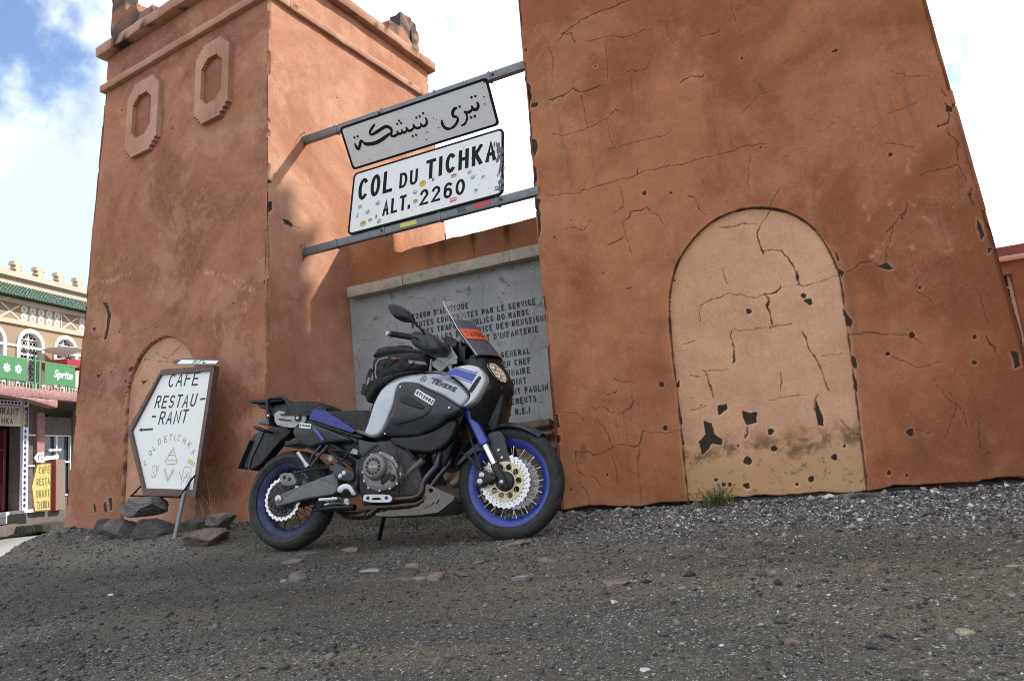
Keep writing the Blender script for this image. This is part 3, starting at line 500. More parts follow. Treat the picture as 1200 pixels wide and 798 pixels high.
LW=[[(-1.768,4.952),(-1.724,4.284),(-1.793,4.295),(-1.793,4.206),(-1.893,4.124),(-2.225,4.143),(-2.318,4.278),(-2.319,4.923),(-2.206,5.016),(-1.869,5.019),(-1.767,4.947)],[(-1.869,4.779),(-1.876,4.389),(-2.144,4.338),(-2.212,4.427),(-2.204,4.771),(-2.129,4.837),(-1.953,4.851)],[(-0.579,4.889),(-0.603,4.203),(-0.713,4.112),(-1.012,4.117),(-1.121,4.234),(-1.105,4.894),(-1.073,4.953),(-0.971,5.005),(-0.692,4.987)],[(-0.689,4.736),(-0.69,4.356),(-0.77,4.314),(-0.92,4.308),(-1.019,4.382),(-1.003,4.738),(-0.928,4.821),(-0.758,4.814)]]
LARCH=[(-2.067,0.422),(-2.075,0.74),(-2.088,1.126),(-2.105,1.339),(-2.103,1.522),(-2.073,1.642),(-1.997,1.754),(-1.882,1.876),(-1.715,1.956),(-1.546,1.982),(-1.426,1.967),(-1.306,1.921),(-1.186,1.841),(-1.09,1.745),(-1.064,1.698)]
LCH=[[(-2.675,2.616),(-2.559,2.574),(-2.452,2.407),(-2.465,2.256),(-2.519,2.092),(-2.576,2.08),(-2.536,2.248),(-2.527,2.421)],[(-3.114,2.605),(-3.022,2.623),(-2.902,2.54),(-3.019,2.486),(-3.09,2.486)],[(-2.559,0.433),(-2.525,0.439),(-2.464,0.339),(-2.511,0.326)],[(-2.369,0.403),(-2.332,0.44),(-2.291,0.315),(-2.361,0.334)],[(-2.308,0.469),(-2.221,0.479),(-2.212,0.338),(-2.252,0.329),(-2.266,0.398)],[(-2.447,0.253),(-2.396,0.282),(-2.359,0.204)],[(-2.687,1.775),(-2.524,1.759),(-2.643,1.717)],[(-2.826,2.301),(-2.713,2.302),(-2.743,2.241)],[(-2.109,1.741),(-2.02,1.772),(-2.017,1.738),(-2.086,1.693)],[(-1.931,1.593),(-1.796,1.595),(-1.858,1.572),(-1.873,1.541),(-1.901,1.578)],[(-2.146,1.635),(-2.097,1.617),(-2.143,1.601)],[(-2.142,1.524),(-2.097,1.507),(-2.124,1.488)]]
LCR=[(5,[(-2.152,2.828),(-2.199,2.728),(-1.993,2.617)]),(5,[(-1.663,1.76),(-1.454,1.716),(-1.321,1.716)]),(4,[(-2.926,2.185),(-2.297,2.161),(-2.08,2.08),(-1.493,2.158)]),(4,[(-0.226,2.309),(-0.384,2.249),(-0.434,2.107)]),(5,[(-2.07,1.61),(-1.875,1.797),(-1.68,1.827),(-1.482,1.765),(-1.255,1.847)])]
LP=[(10,[(-0.767,2.078),(-0.726,1.803)]),(16,[(-0.353,2.091),(-0.296,1.967)]),(7,[(-0.649,1.959),(-0.589,1.854)]),(22,[(-1.024,2.548),(-0.554,2.382),(-0.222,2.176)]),(18,[(-2.657,2.784),(-2.147,2.783)])]
SCH=[[(0.228,3.238),(0.252,3.228),(0.28,3.195),(0.239,3.173)],[(0.198,2.994),(0.259,3.019),(0.253,2.926),(0.2,2.879)],[(0.36,2.879),(0.422,2.887),(0.504,2.856),(0.491,2.819),(0.388,2.835)]]
SCR=[(5,[(0.253,2.934),(0.37,2.873),(0.576,2.823)]),(4,[(0.241,3.208),(0.291,3.206)])]
AR=[([(1.4497,0.246),(1.4615,0.2227),(1.451,0.1957),(1.4309,0.1848),(1.4064,0.1917),(1.395,0.2117),(1.3958,0.2315)],0.022),([(1.3968,0.1978),(1.3619,0.1842),(1.3318,0.186),(1.3063,0.2033)],0.0207),([(1.315,0.1941),(1.3285,0.1633),(1.3188,0.1323),(1.2948,0.1051),(1.2675,0.0923),(1.2444,0.0932)],0.0155),([(1.2536,0.2519),(1.2288,0.2522),(1.2039,0.2356),(1.1913,0.2087),(1.1997,0.186),(1.2294,0.181)],0.0233),([(1.2248,0.1789),(1.2342,0.1593),(1.2125,0.128),(1.1736,0.1046),(1.1313,0.0957)],0.0194),([(1.1353,0.0959),(1.1018,0.1024),(1.0771,0.1243),(1.0672,0.1546),(1.0722,0.1943)],0.022),([(0.9196,0.2591),(0.9268,0.2256),(0.9128,0.1979),(0.8812,0.1868),(0.8581,0.2011),(0.8553,0.2257)],0.0192),([(0.8569,0.1975),(0.8251,0.1864),(0.7951,0.1946),(0.7787,0.2151),(0.7819,0.2381)],0.0192),([(0.7805,0.2066),(0.7458,0.1882),(0.713,0.1891),(0.7004,0.2127),(0.7016,0.2324)],0.0192),([(0.6983,0.2012),(0.6688,0.1851),(0.6484,0.1948),(0.647,0.2233)],0.0185),([(0.644,0.1959),(0.617,0.1872),(0.5977,0.2005),(0.5968,0.225)],0.0185),([(0.6013,0.1971),(0.5635,0.1855),(0.5313,0.1902),(0.5158,0.2066)],0.02),([(0.5163,0.2024),(0.5402,0.2284),(0.5419,0.2602),(0.5235,0.2815),(0.4913,0.2944),(0.4389,0.2845),(0.3745,0.2696),(0.3267,0.2605),(0.3002,0.2694)],0.0236),([(0.3071,0.2691),(0.3086,0.2917),(0.3435,0.3189),(0.3904,0.3442)],0.0192),([(0.5243,0.2246),(0.4693,0.207),(0.4036,0.188),(0.331,0.1788),(0.2643,0.1867),(0.2239,0.1992),(0.2068,0.2204)],0.0266),([(0.2131,0.2104),(0.1988,0.2391),(0.1822,0.2353),(0.1587,0.2),(0.1361,0.1727),(0.1224,0.1846),(0.1146,0.2118),(0.1159,0.2365)],0.0222)]
DOT=[((1.4166,0.2986),0.0123),((1.4548,0.2969),0.0123),((1.2807,0.2543),0.0123),((1.362,0.1351),0.0123),((1.3993,0.1367),0.0123),((0.9102,0.2995),0.0118),((0.8675,0.2831),0.0118),((0.8315,0.2814),0.0118),((0.74,0.136),0.0118),((0.7778,0.1361),0.0118),((0.6485,0.3031),0.0118),((0.62,0.2822),0.0118),((0.6609,0.2788),0.0118),((0.1295,0.2877),0.0118),((0.1677,0.2872),0.0118)]
ACHIP=[((1.5706,0.3882),0.0091),((1.5395,0.3471),0.0045),((1.5326,0.2704),0.0078),((1.5239,0.2095),0.0078),((0.9992,0.2319),0.0052),((1.0252,0.2088),0.0039),((1.0212,0.1363),0.0065),((0.8954,0.1292),0.0058),((0.8685,0.0667),0.0081),((0.897,0.1292),0.0067),((0.7137,0.3881),0.0052),((0.2762,0.3644),0.0037),((0.7768,0.345),0.003),((1.4503,0.3582),0.0026)]
FTXT=[('COL',[(0.0677,0.3259),(0.46,0.3246),(0.0477,0.5725)]),('DU',[(0.5334,0.3332),(0.7302,0.3261),(0.5289,0.5023)]),('TICHKA',[(0.8151,0.3422),(1.5229,0.3431),(0.7853,0.5549)]),('ALT.',[(0.3681,0.0786),(0.6689,0.0826),(0.3887,0.247)]),('2260',[(0.7627,0.0798),(1.2245,0.0805),(0.7705,0.2458)])]
FST=[('oy',(0.7623,0.3168),(0.8123,0.3138)),('ob',(0.6949,0.2428),(0.7278,0.2435)),('oy2',(0.7051,0.1444),(0.7377,0.1468)),('om',(0.2903,0.2388),(0.3249,0.2396)),('og',(0.1828,0.1705),(0.2175,0.1729)),('og2',(1.2485,0.2936),(1.2793,0.2943)),('og3',(1.2808,0.2299),(1.3114,0.2306)),('oy3',(0.1376,0.0547),(0.1825,0.0605)),('sq',(0.2923,0.0943),(0.3146,0.0957)),('ow',(0.2222,0.072),(0.252,0.0759)),('gn',(0.0763,0.1635),(0.0962,0.1641)),('bl',(1.512,0.0465),(1.5668,0.0484)),('rd',(1.0778,0.0492),(1.145,0.0542)),('pk',(1.0783,0.3032),(1.1372,0.3043)),('lb',(1.317,0.0819),(1.3497,0.0864)),('gr',(0.3197,0.0364),(0.3564,0.0412)),('gl',(0.0874,0.2528),(0.1258,0.2543)),('pk2',(1.3806,0.2029),(1.4199,0.2052)),('g2',(0.8827,0.3222),(0.9079,0.325))]
FSC=[(1.5415,0.5094),(1.5747,0.3552),(1.5818,0.1429),(1.5758,0.0213)]
CAFE={'outer':[(0.0652,1.2387),(0.8271,1.1536),(0.7598,0.0475),(0.0446,0.1099),(-0.3335,0.7171)],'inner':[(0.0612,1.1937),(0.785,1.1199),(0.7257,0.1101),(0.0449,0.1664),(-0.2798,0.7058)],'CAFE':[(0.1555,1.0561),(0.5976,1.0158),(0.1761,1.1708)],'RESTAU':[(-0.0028,0.885),(0.5908,0.8247),(0.0133,0.9972)],'dash':[(0.6527,0.8855),(0.7212,0.8818)],'dash2':[(-0.0136,0.8116),(0.0455,0.8047)],'RANT':[(0.0879,0.7289),(0.5008,0.6932),(0.1035,0.8416)],'arrow':[(-0.19,0.7078),(-0.1438,0.7245),(-0.1413,0.7134),(0.0243,0.7029),(0.0283,0.6843),(-0.1368,0.6934),(-0.1348,0.6846)],'arc':[(0.0108,0.3859),(0.0609,0.4701),(0.1028,0.5132),(0.1608,0.5598),(0.2363,0.5763),(0.3056,0.5869),(0.356,0.5818),(0.4142,0.5759),(0.4921,0.5475),(0.5627,0.5102),(0.6288,0.4488)],'taj':[[(0.3401,0.496),(0.3651,0.4936),(0.3659,0.4731),(0.337,0.4707),(0.3476,0.483)],[(0.337,0.4707),(0.2784,0.3943)],[(0.3663,0.4711),(0.4275,0.3816)],[(0.2706,0.3919),(0.433,0.3781),(0.4396,0.3605),(0.4017,0.3486),(0.2941,0.3574),(0.2698,0.3798),(0.2706,0.3919)],[(0.3035,0.4329),(0.3525,0.4336),(0.3872,0.4224)],[(0.315,0.4574),(0.3646,0.4549)]],'cup':[[(0.0948,0.3532),(0.1147,0.3004),(0.1385,0.2681),(0.1618,0.2765),(0.1549,0.3484),(0.0936,0.3585)],[(0.1549,0.3484),(0.1804,0.3463),(0.1785,0.3159),(0.1637,0.3069)],[(0.0848,0.2823),(0.1151,0.2596),(0.1577,0.2565)]],'knife':[[(0.2597,0.3247),(0.3335,0.2038)],[(0.2764,0.3234),(0.3479,0.2127)],[(0.3923,0.3142),(0.3314,0.2139)],[(0.4097,0.3078),(0.3541,0.2222)],[(0.3727,0.2907),(0.3983,0.2837)]],'fries':[[(0.5433,0.3171),(0.5283,0.2294),(0.5316,0.1705)],[(0.5433,0.3171),(0.6245,0.3007),(0.6438,0.2796),(0.6232,0.2225),(0.5852,0.1765)],[(0.4786,0.2825),(0.5241,0.2101)],[(0.5667,0.2757),(0.5918,0.2248),(0.5601,0.2271),(0.5517,0.1886)],[(0.6142,0.2721),(0.5978,0.2341)]],'yel':[[(0.5775,0.344),(0.5944,0.3802),(0.6076,0.3761),(0.5896,0.338)],[(0.6023,0.337),(0.6197,0.3701),(0.6332,0.364),(0.6152,0.326)],[(0.6278,0.325),(0.642,0.3583),(0.6557,0.3512),(0.6412,0.3111)],[(0.651,0.3084),(0.663,0.3447),(0.6798,0.3374),(0.6644,0.3024)]],'stick1':[(0.7377,0.2257),(0.5682,0.0596)],'stick2':[(-0.045,0.2507),(-0.1536,0.1193)],'bl':[(-0.1524,0.1141),(0.576,0.0591)],'WC':[(0.2477,1.2604),(0.3014,1.3063),(0.8945,1.1926),(0.8691,1.1536)],'WCt':[(0.4813,1.2181),(0.7177,1.1835),(0.4872,1.26)],'WCtip':[(0.1411,1.302),(0.2477,1.2604),(0.3014,1.3063)]}
# ------------------------------------------------------------------ ground
def ss1(a, b, x): t = min(1, max(0, (x-a)/(b-a))); return t*t*(3-2*t)
def ghgt(x, y):
    x = np.asarray(x, float); y = np.asarray(y, float)
    z = .13*sstep(-3.3, -4.6, x)*sstep(3.2, 4.3, y)+.02*sstep(-2.4, -3.4, x)*sstep(2.8, 3.6, y)
    sd = (x+7.45)*-.697+(y-4.75)*-.717
    z = z*(1-sstep(-.1, .5, sd))-.20*sstep(-.05, .55, sd)+.05*np.exp(-((sd+.25)/.22)**2)*sstep(-4.0, -5.2, x)
    near = sstep(14, 7, np.hypot(x, y))
    z = z+near*((vnoise(x, y, .9, 3, 3)-.5)*.045*sstep(4.3, 2.6, y)+(vnoise(x, y, 5, 4, 5)-.5)*.018+(vnoise(x, y, 22, 3, 8)-.5)*.010)
    # tyre rut with lug marks pressed in the soft soil
    rx = (x-.05)*1.0; ry = y-(2.33+.10*rx)
    rut = np.exp(-(ry/.05)**2)*sstep(-.62, -.4, rx)*sstep(.75, .45, rx)
    z = z-rut*.016+rut*.013*(np.sin(rx*62+ry*25) > .1)+.014*np.exp(-((np.abs(ry)-.075)/.025)**2)*sstep(-.62, -.4, rx)*sstep(.75, .45, rx)
    return z
def gz(x, y): return float(ghgt(np.array([x]), np.array([y]))[0])
def fgrav(x, y):
    f = np.maximum(sstep(3.0, 4.2, y+.25*(x+1))*sstep(-2.6, -.9, x), .9*sstep(-2.6, -1.0, x)*sstep(2.6, 3.5, y)*.5)
    f = f*(.55+.95*vnoise(x, y, 2.2, 4, 21)); f = np.maximum(f, .42*sstep(-2.2, .2, x)*vnoise(x, y, 2.6, 4, 27)); f = np.maximum(f, .30*sstep(.52, .70, vnoise(x, y, 1.3, 5, 33)))
    sd = (x+7.45)*-.697+(y-4.75)*-.717
    f = np.maximum(f, .55*sstep(3.4, 4.3, y)*sstep(-4, -5.5, x)*vnoise(x, y, 3, 3, 2))
    return np.clip(f, 0, 1)
def fdamp(x, y): return sstep(-.6, -2.6, x+.8*(vnoise(x, y, 1.2, 4, 71)-.5))*sstep(3.7, 2.7, y)*(.35+.9*vnoise(x*.6, y*1.8, 1.4, 4, 73))
def ftrack(x, y):
    # paler trodden bands and damp dark hollows of the yard
    return (1-.75*fdamp(x, y))*sstep(.42, .66, vnoise(x*.55+y*.1, y*2.1-x*.35, 1.15, 5, 61))*sstep(4.2, 3.2, y)
def froad(x, y):
    sd = (x+7.45)*-.697+(y-4.75)*-.717
    return sstep(.05, .3, sd+.12*(vnoise(x, y, 3, 4, 4)-.5))*(.55+.45*sstep(2.6, 1.5, sd))*sstep(40, 20, np.hypot(x, y))
def soil():
    m, nt, b = nodes('packed dirt and gravel'); v = coords(nt)
    n1 = noise(nt, v, .9, 8, .62); n2 = noise(nt, v, 6, 8, .7); n3 = noise(nt, v, 60, 5, .7); n4 = noise(nt, v, 190, 3, .6)
    c = mixc(nt, mrange(nt, n1, .35, .68), (.058,.054,.044), (.120,.106,.076))
    c = mixc(nt, mth(nt, 'MULTIPLY', attr(nt, 'track'), .8), c, (.150,.120,.075))
    c = mixc(nt, mth(nt, 'MULTIPLY', attr(nt, 'gravel'), .5), c, (.12,.115,.11))
    c = mixc(nt, .8, c, mixc(nt, n2, (.25,.25,.25), (.75,.75,.75)), 'OVERLAY')
    c = mixc(nt, .8, c, mixc(nt, mrange(nt, n3, .3, .7), (.22,.22,.22), (.78,.78,.78)), 'OVERLAY')
    def chips(scale, lo, hi, a):
        vo = nt.nodes.new('ShaderNodeTexVoronoi'); vo.inputs['Scale'].default_value = scale; vo.inputs['Randomness'].default_value = 1; nt.links.new(v, vo.inputs['Vector'])
        sp = nt.nodes.new('ShaderNodeSeparateColor'); nt.links.new(vo.outputs['Color'], sp.inputs[0])
        k = mrange(nt, vo.outputs['Distance'], .42, .30)
        on = mrange(nt, mth(nt, 'ADD', sp.outputs['Red'], a), lo, lo+.04)
        cc = mixc(nt, sp.outputs['Green'], (.05,.05,.052), hi); return mth(nt, 'MULTIPLY', k, on), cc
    c = mixc(nt, mth(nt, 'MULTIPLY', attr(nt, 'damp'), .92), c, mixc(nt, n2, (.012,.0105,.009), (.040,.034,.027)))
    g = attr(nt, 'gravel'); rd = attr(nt, 'road')
    gg = mth(nt, 'MULTIPLY', g, .70)
    hs = []
    for sc, lo, hi in ((150, .80, (.50,.49,.47)), (75, .90, (.46,.45,.43)), (260, .74, (.46,.45,.43))):
        k, cc = chips(sc, lo, hi, gg); c = mixc(nt, k, c, cc); hs.append(k)
    c = mixc(nt, mth(nt, 'MULTIPLY', rd, .93), c, mixc(nt, mrange(nt, n3, .35, .7), (.19,.185,.18), (.50,.49,.475)))
    nt.links.new(c, b.inputs['Base Color'])
    nt.links.new(mrange(nt, n2, .3, .7, .62, .95), b.inputs['Roughness']); b.inputs['Specular IOR Level'].default_value = .35
    h = mth(nt, 'ADD', mth(nt, 'MULTIPLY', n3, .8), mth(nt, 'MULTIPLY', n4, .35))
    for k in hs: h = mth(nt, 'ADD', h, mth(nt, 'MULTIPLY', k, .3))
    bump(nt, b, h, .9, .012)
    return m
M_soil = soil()
def make_ground():
    far = [400, 200, 100, 60, 40, 28]
    xs = np.concatenate([[-v for v in far], np.arange(-22, -9.5, .4), np.arange(-9.4, 1.9, .022), np.arange(2.0, 6, .25), [8, 12, 20, 40, 100, 200, 400]])
    ys = np.concatenate([[-400, -100, -40, -15, -6, -3, -1.5, -.5, 0, .4, .7], np.arange(.9, 5.3, .02), np.arange(5.4, 9, .12), np.arange(9, 22, .5), [26, 34, 50, 100, 200, 400]])
    X, Y = np.meshgrid(xs, ys); Z = ghgt(X, Y); n, k = X.shape
    i = np.arange(n*k).reshape(n, k); F = np.stack([i[:-1,:-1], i[:-1,1:], i[1:,1:], i[1:,:-1]], -1).reshape(-1, 4)
    o = npmesh('ground', np.stack([X, Y, Z], -1).reshape(-1, 3), F, M_soil, attrs={'gravel': ('POINT', fgrav(X, Y)), 'road': ('POINT', froad(X, Y)), 'track': ('POINT', ftrack(X, Y)), 'damp': ('POINT', np.clip(fdamp(X, Y), 0, 1))})
    tag(o, kind='structure')
make_ground()
def stone_mat(name='loose gravel chips'):
    m, nt, b = nodes(name); t = attr(nt, 'tone'); v = coords(nt)
    cr = nt.nodes.new('ShaderNodeValToRGB'); e = cr.color_ramp.elements
    e[0].position = 0; e[0].color = (.028,.028,.029,1); e[1].position = 1; e[1].color = (.62,.61,.59,1)
    for p, c in ((.30, (.085,.082,.076)), (.50, (.150,.144,.134)), (.68, (.21,.185,.155)), (.82, (.28,.27,.255)), (.95, (.38,.37,.36))): x = e.new(p); x.color = (*c, 1)
    nt.links.new(t, cr.inputs['Fac'])
    nt.links.new(mixc(nt, .6, cr.outputs['Color'], mixc(nt, noise(nt, v, 120, 3), (.35,.35,.35), (.65,.65,.65)), 'OVERLAY'), b.inputs['Base Color']); b.inputs['Roughness'].default_value = .8
    b.inputs['Specular IOR Level'].default_value = .35
    return m
M_grav = stone_mat()
def make_gravel():
    # broken stone strewn over the yard: thick in the bank by the tower, thin on the trodden soil
    n = 330000
    x = rng.uniform(-10.5, 1.9, n); y = rng.uniform(.95, 5.35, n); d = np.hypot(x, y)
    p = (.48+.80*fgrav(x, y))*np.clip((4.6/np.maximum(d, 1.2))**.5, .4, 1.7)*.55+.5*froad(x, y)
    k = rng.random(n) < p; k &= rng.random(len(x)) < .38+.62*np.maximum(sstep(-3.6, -1.2, x), np.maximum(sstep(3.3, 4.3, y), froad(x, y)))
    x = x[k]; y = y[k]; fx_ = np.concatenate([rng.uniform(-1.85, 1.2, 520), rng.uniform(-7.2, -4.3, 420)]); fy_ = np.concatenate([4.93-np.abs(rng.normal(0, .09, 520)), np.zeros(420)]); fy_[520:] = 4.47+(-4.24-fx_[520:])*.105-np.abs(rng.normal(0, .12, 420)); x = np.concatenate([x, fx_]); y = np.concatenate([y, fy_])
    n = len(x); d = np.hypot(x, y); g = fgrav(x, y); r = froad(x, y)
    s = np.exp(rng.normal(math.log(.0040), .50, n))*(1+.25*g)*np.clip(.55+.12*d, .7, 1.3); s = np.clip(s, .002, .022); s[-940:] = np.exp(rng.normal(math.log(.014), .5, 940)); s = np.minimum(s, .05)
    z = ghgt(x, y)+s*.15
    T = np.array([(1,0,0),(-1,0,0),(0,1,0),(0,-1,0),(0,0,1),(0,0,-1)], float)
    TF = np.array([(0,2,4),(2,1,4),(1,3,4),(3,0,4),(2,0,5),(1,2,5),(3,1,5),(0,3,5)])
    V = T[None]*(1+rng.uniform(-.35, .35, (n, 6, 1)))+rng.uniform(-.22, .22, (n, 6, 3))
    V = V*np.stack([rng.uniform(.8, 1.5, n), rng.uniform(.7, 1.1, n), rng.uniform(.45, .8, n)], -1)[:, None]
    a = rng.uniform(0, 6.28, n); b = rng.normal(0, .5, n); ca, sa, cb, sb = np.cos(a)[:,None], np.sin(a)[:,None], np.cos(b)[:,None], np.sin(b)[:,None]
    vx, vy, vz = V[...,0], V[...,1]*cb-V[...,2]*sb, V[...,1]*sb+V[...,2]*cb
    V = np.stack([vx*ca-vy*sa, vx*sa+vy*ca, vz], -1)*s[:,None,None]+np.stack([x, y, z], -1)[:,None]
    F = (TF[None]+6*np.arange(n)[:,None,None]).reshape(-1, 3)
    tone = np.clip(rng.beta(1.2, 1.5, n)*(.72+.45*g)+.05+.42*r-.10*(rng.random(n) < .4)+(rng.random(n) < .11*np.clip(d/3, .35, 1))*.36*(s < .0085), 0, 1)*(1-.62*np.clip(fdamp(x, y), 0, 1))
    o = npmesh('gravel', V.reshape(-1, 3), F, M_grav, attrs={'tone': ('FACE', np.repeat(tone, 8))}, smooth=False)
    tag(o, kind='stuff', label='crushed grey gravel scattered over the dark soil', cat='gravel')
make_gravel()

# ------------------------------------------------------------------ gate towers
OR_A, OR_B, OR_P = (.40,.160,.075), (.255,.094,.045), (.46,.225,.13)
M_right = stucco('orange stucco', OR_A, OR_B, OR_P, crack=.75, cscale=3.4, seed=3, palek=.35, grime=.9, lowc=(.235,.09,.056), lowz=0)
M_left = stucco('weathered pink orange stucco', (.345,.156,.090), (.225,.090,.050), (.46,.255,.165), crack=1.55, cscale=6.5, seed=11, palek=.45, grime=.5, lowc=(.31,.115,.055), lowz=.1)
M_inner = stucco('smooth salmon stucco', (.47,.245,.155), (.37,.170,.10), (.54,.33,.225), crack=.3, cscale=3, seed=23, palek=.4, grime=.25)
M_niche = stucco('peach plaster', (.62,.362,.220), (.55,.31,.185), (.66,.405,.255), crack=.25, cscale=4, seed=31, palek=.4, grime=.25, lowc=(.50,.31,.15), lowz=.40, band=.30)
M_niche2 = stucco('peach plaster of small arch', (.46,.265,.165), (.39,.205,.125), (.50,.31,.20), crack=1.2, cscale=6, seed=37, palek=.4, grime=.35)
M_trim = stucco('pale plaster trim', (.42,.245,.165), (.33,.175,.112), (.46,.30,.215), crack=.5, cscale=6, seed=41, palek=.4, grime=.5)
M_ochre = stucco('ochre stucco', (.42,.19,.095), (.33,.14,.07), (.48,.245,.14), crack=.6, cscale=4, seed=47, palek=.4, grime=.35)
M_found = pmat('dark footing rubble', (.045,.038,.034), .95, var=.5, scale=14, bmp=.8, bscale=30)

def face_grid(parent, name, f3, xl, xr, z0, z1, dx, dz, mat, cracks=(), chips=(), pales=(), arch=None, nmat=None, ndep=.03, ragged=.03, edge=.4, seed=0, nname='arch_niche', rim=.03):
    nz = int((z1-z0)/dz)+1; nx = int((xr(z0)-xl(z0))/dx)+1
    zz = np.linspace(z0, z1, nz); A = np.linspace(0, 1, nx)
    XL = np.array([xl(z) for z in zz])[:,None]; XR = np.array([xr(z) for z in zz])[:,None]
    X = XL+(XR-XL)*A[None]; Z = np.repeat(zz[:,None], nx, 1)
    jx = X+(vnoise(X, Z, 11, 6, seed, .62)-.5)*.062; jz = Z+(vnoise(X, Z, 11, 6, seed+5, .62)-.5)*.062
    wear = np.zeros_like(X); pale = np.zeros_like(X); dep = (vnoise(X, Z, 1.1, 3, seed+9)-.5)*.022+(vnoise(X, Z, 7, 4, seed+2)-.5)*.008
    def sub(P, m):
        xs_ = [p[0] for p in P]; zs_ = [p[1] for p in P]
        return np.where((X > min(xs_)-m) & (X < max(xs_)+m) & (Z > min(zs_)-m) & (Z < max(zs_)+m))
    for wd, P in cracks:
        I = sub(P, .08)
        if not len(I[0]): continue
        wv = wd*.00040*(.0+1.9*vnoise(X[I], Z[I], 16, 3, seed+13))
        d = dline(jx[I], jz[I], P); k = sstep(wv+.0034, wv*.5, d)*min(1, .55+wd*.06); wear[I] = np.maximum(wear[I], k); 
        pale[I] = np.maximum(pale[I], .12*sstep(.035, .005, d)*vnoise(X[I], Z[I], 9, 3, seed+4))
    for P in chips:
        mx_ = sum(p[0] for p in P)/len(P); mz_ = sum(p[1] for p in P)/len(P); P = [(mx_+(p[0]-mx_)*.80, mz_+(p[1]-mz_)*.84) for p in P]
        I = sub(P, .05)
        if not len(I[0]): continue
        cx_, cz_ = (X[I]+jx[I])/2, (Z[I]+jz[I])/2; d = dline(cx_, cz_, P, True); s = inpoly(cx_, cz_, P); wear[I] = np.maximum(wear[I], np.where(s, 1., sstep(.006, .001, d))); pale[I] = np.maximum(pale[I], np.where(s, 0, .55*sstep(.022, .004, d+.02*(vnoise(X[I], Z[I], 25, 4, seed+6)-.4))))
    for wd, P in pales:
        I = sub(P, .12)
        if not len(I[0]): continue
        d = dline(jx[I], jz[I], P); pale[I] = np.maximum(pale[I], sstep(wd*.0022, 0, d)*sstep(.44, .60, vnoise(X[I], Z[I], 28, 6, seed+7, .7))*.75)
    # scattered pits
    pit = vnoise(X, Z, 19, 2, seed+17); wear = np.maximum(wear, sstep(.905, .925, pit)*(vnoise(X, Z, 1.3, 3, seed+3) > .52))
    # arrises knocked off along both edges
    de = np.minimum(X-XL, XR-X); ev = vnoise(X*0+seed, Z, 3.2, 5, seed+21)
    wear = np.maximum(wear, sstep(.012, .0, de-edge*.10*np.clip(ev-.62, 0, 1)+.006)*(ev > .60)); dep += .02*sstep(.03, 0, de-edge*.06*np.clip(ev-.5, 0, 1))*(ev > .5)
    # crumbling foot
    foot = Z-z0-ragged*1.6*vnoise(X, X*0+seed, 3.5, 5, seed+25); wear = np.maximum(wear, sstep(.012, -.004, foot)*(ragged > 0)); dep += .07*sstep(.012, -.004, foot)*(ragged > 0)
    ins = np.zeros(X.shape, bool)
    if arch is not None:
        ins = inpoly(X+(jx-X)*.07, Z+(jz-Z)*.07, arch); da = dline(X, Z, arch[:-1] if False else arch)
        pale = np.maximum(pale, (~ins)*sstep(rim*(1.4*vnoise(X, Z, 6, 4, seed+30)), 0, da)*.75)
        en = vnoise(X, Z, 9, 4, seed+31)
        wear = np.maximum(wear, sstep(.014*np.clip(en-.45, 0, 1)*3+.0022, .0005, da)*.9)
    dep = dep+.0035*wear+ins*ndep
    V = np.array(f3(X, Z, dep)).transpose(1, 2, 0).reshape(-1, 3)
    i = np.arange(nz*nx).reshape(nz, nx); F = np.stack([i[:-1,:-1], i[:-1,1:], i[1:,1:], i[1:,:-1]], -1).reshape(-1, 4)
    at = {'wear': wear.ravel(), 'pale': pale.ravel()}
    def emit(nm, F_, mt):
        u, inv = np.unique(F_, return_inverse=True)
        return npmesh(nm, V[u], inv.reshape(F_.shape), mt, parent, attrs={k: ('POINT', a[u]) for k, a in at.items()})
    if arch is not None:
        fi = ins.ravel()[F].all(1); emit(name, F[~fi], mat); emit(nname, F[fi], nmat)
    else: emit(name, F, mat)

# right tower -------------------------------------------------------
rt = empty('gate_tower', Matrix.Translation((-.3, 4.95, 0)), 'orange plastered gate tower with a peach blind arch behind the motorcycle front wheel', 'gate tower', 'gate towers')
sh = lambda P: [(p[0]+.3, p[1]) for p in P]
RX0 = lambda z: -1.535+.012*z; RX1 = lambda z: 1.555-.030*z
arch = sh(chaikin(RARCH, 1, False)); arch = arch+[(arch[-1][0]+.002, -.3), (arch[0][0], -.3)]
RB = lambda z: 2.55-.03*z
face_grid(rt, 'wall', lambda x, z, d: (x, .05*z+d, z), RX0, RX1, -.015, 5.6, .0055, .0055, M_right, [(w_, sh(P)) for w_, P in RT['cr']], [sh(P) for P in RT['ch']], [(w_, sh(P)) for w_, P in RT['pale']], arch, M_niche, .032, ragged=.05, seed=3)
def plain_side(parent, mat, xf, y0f, y1f, z0, z1, name='wall', step=.05, seed=0):
    face_grid(parent, name, lambda y, z, d: (np.vectorize(xf)(z)*np.ones_like(y)-d*(1 if xf(0) > 0 else -1), y, z), y0f, y1f, z0, z1, step, step, mat, ragged=0, seed=seed)
plain_side(rt, M_right, RX1, lambda z: .05*z, RB, -.3, 5.6, seed=51)
def left_face(parent, mat, xf, y0f, y1f, z0, z1, seed):
    face_grid(parent, 'wall', lambda y, z, d: (np.vectorize(xf)(z)+d, -y, z), lambda z: -y1f(z), lambda z: -y0f(z), z0, z1, .05, .05, mat, ragged=0, seed=seed)
left_face(rt, M_right, RX0, lambda z: .05*z, RB, -.3, 5.6, 53)
face_grid(rt, 'wall', lambda x, z, d: (-x, 2.55-.03*z-d, z), lambda z: -RX1(z), lambda z: -RX0(z), -.3, 5.6, .08, .08, M_right, ragged=0, seed=57)
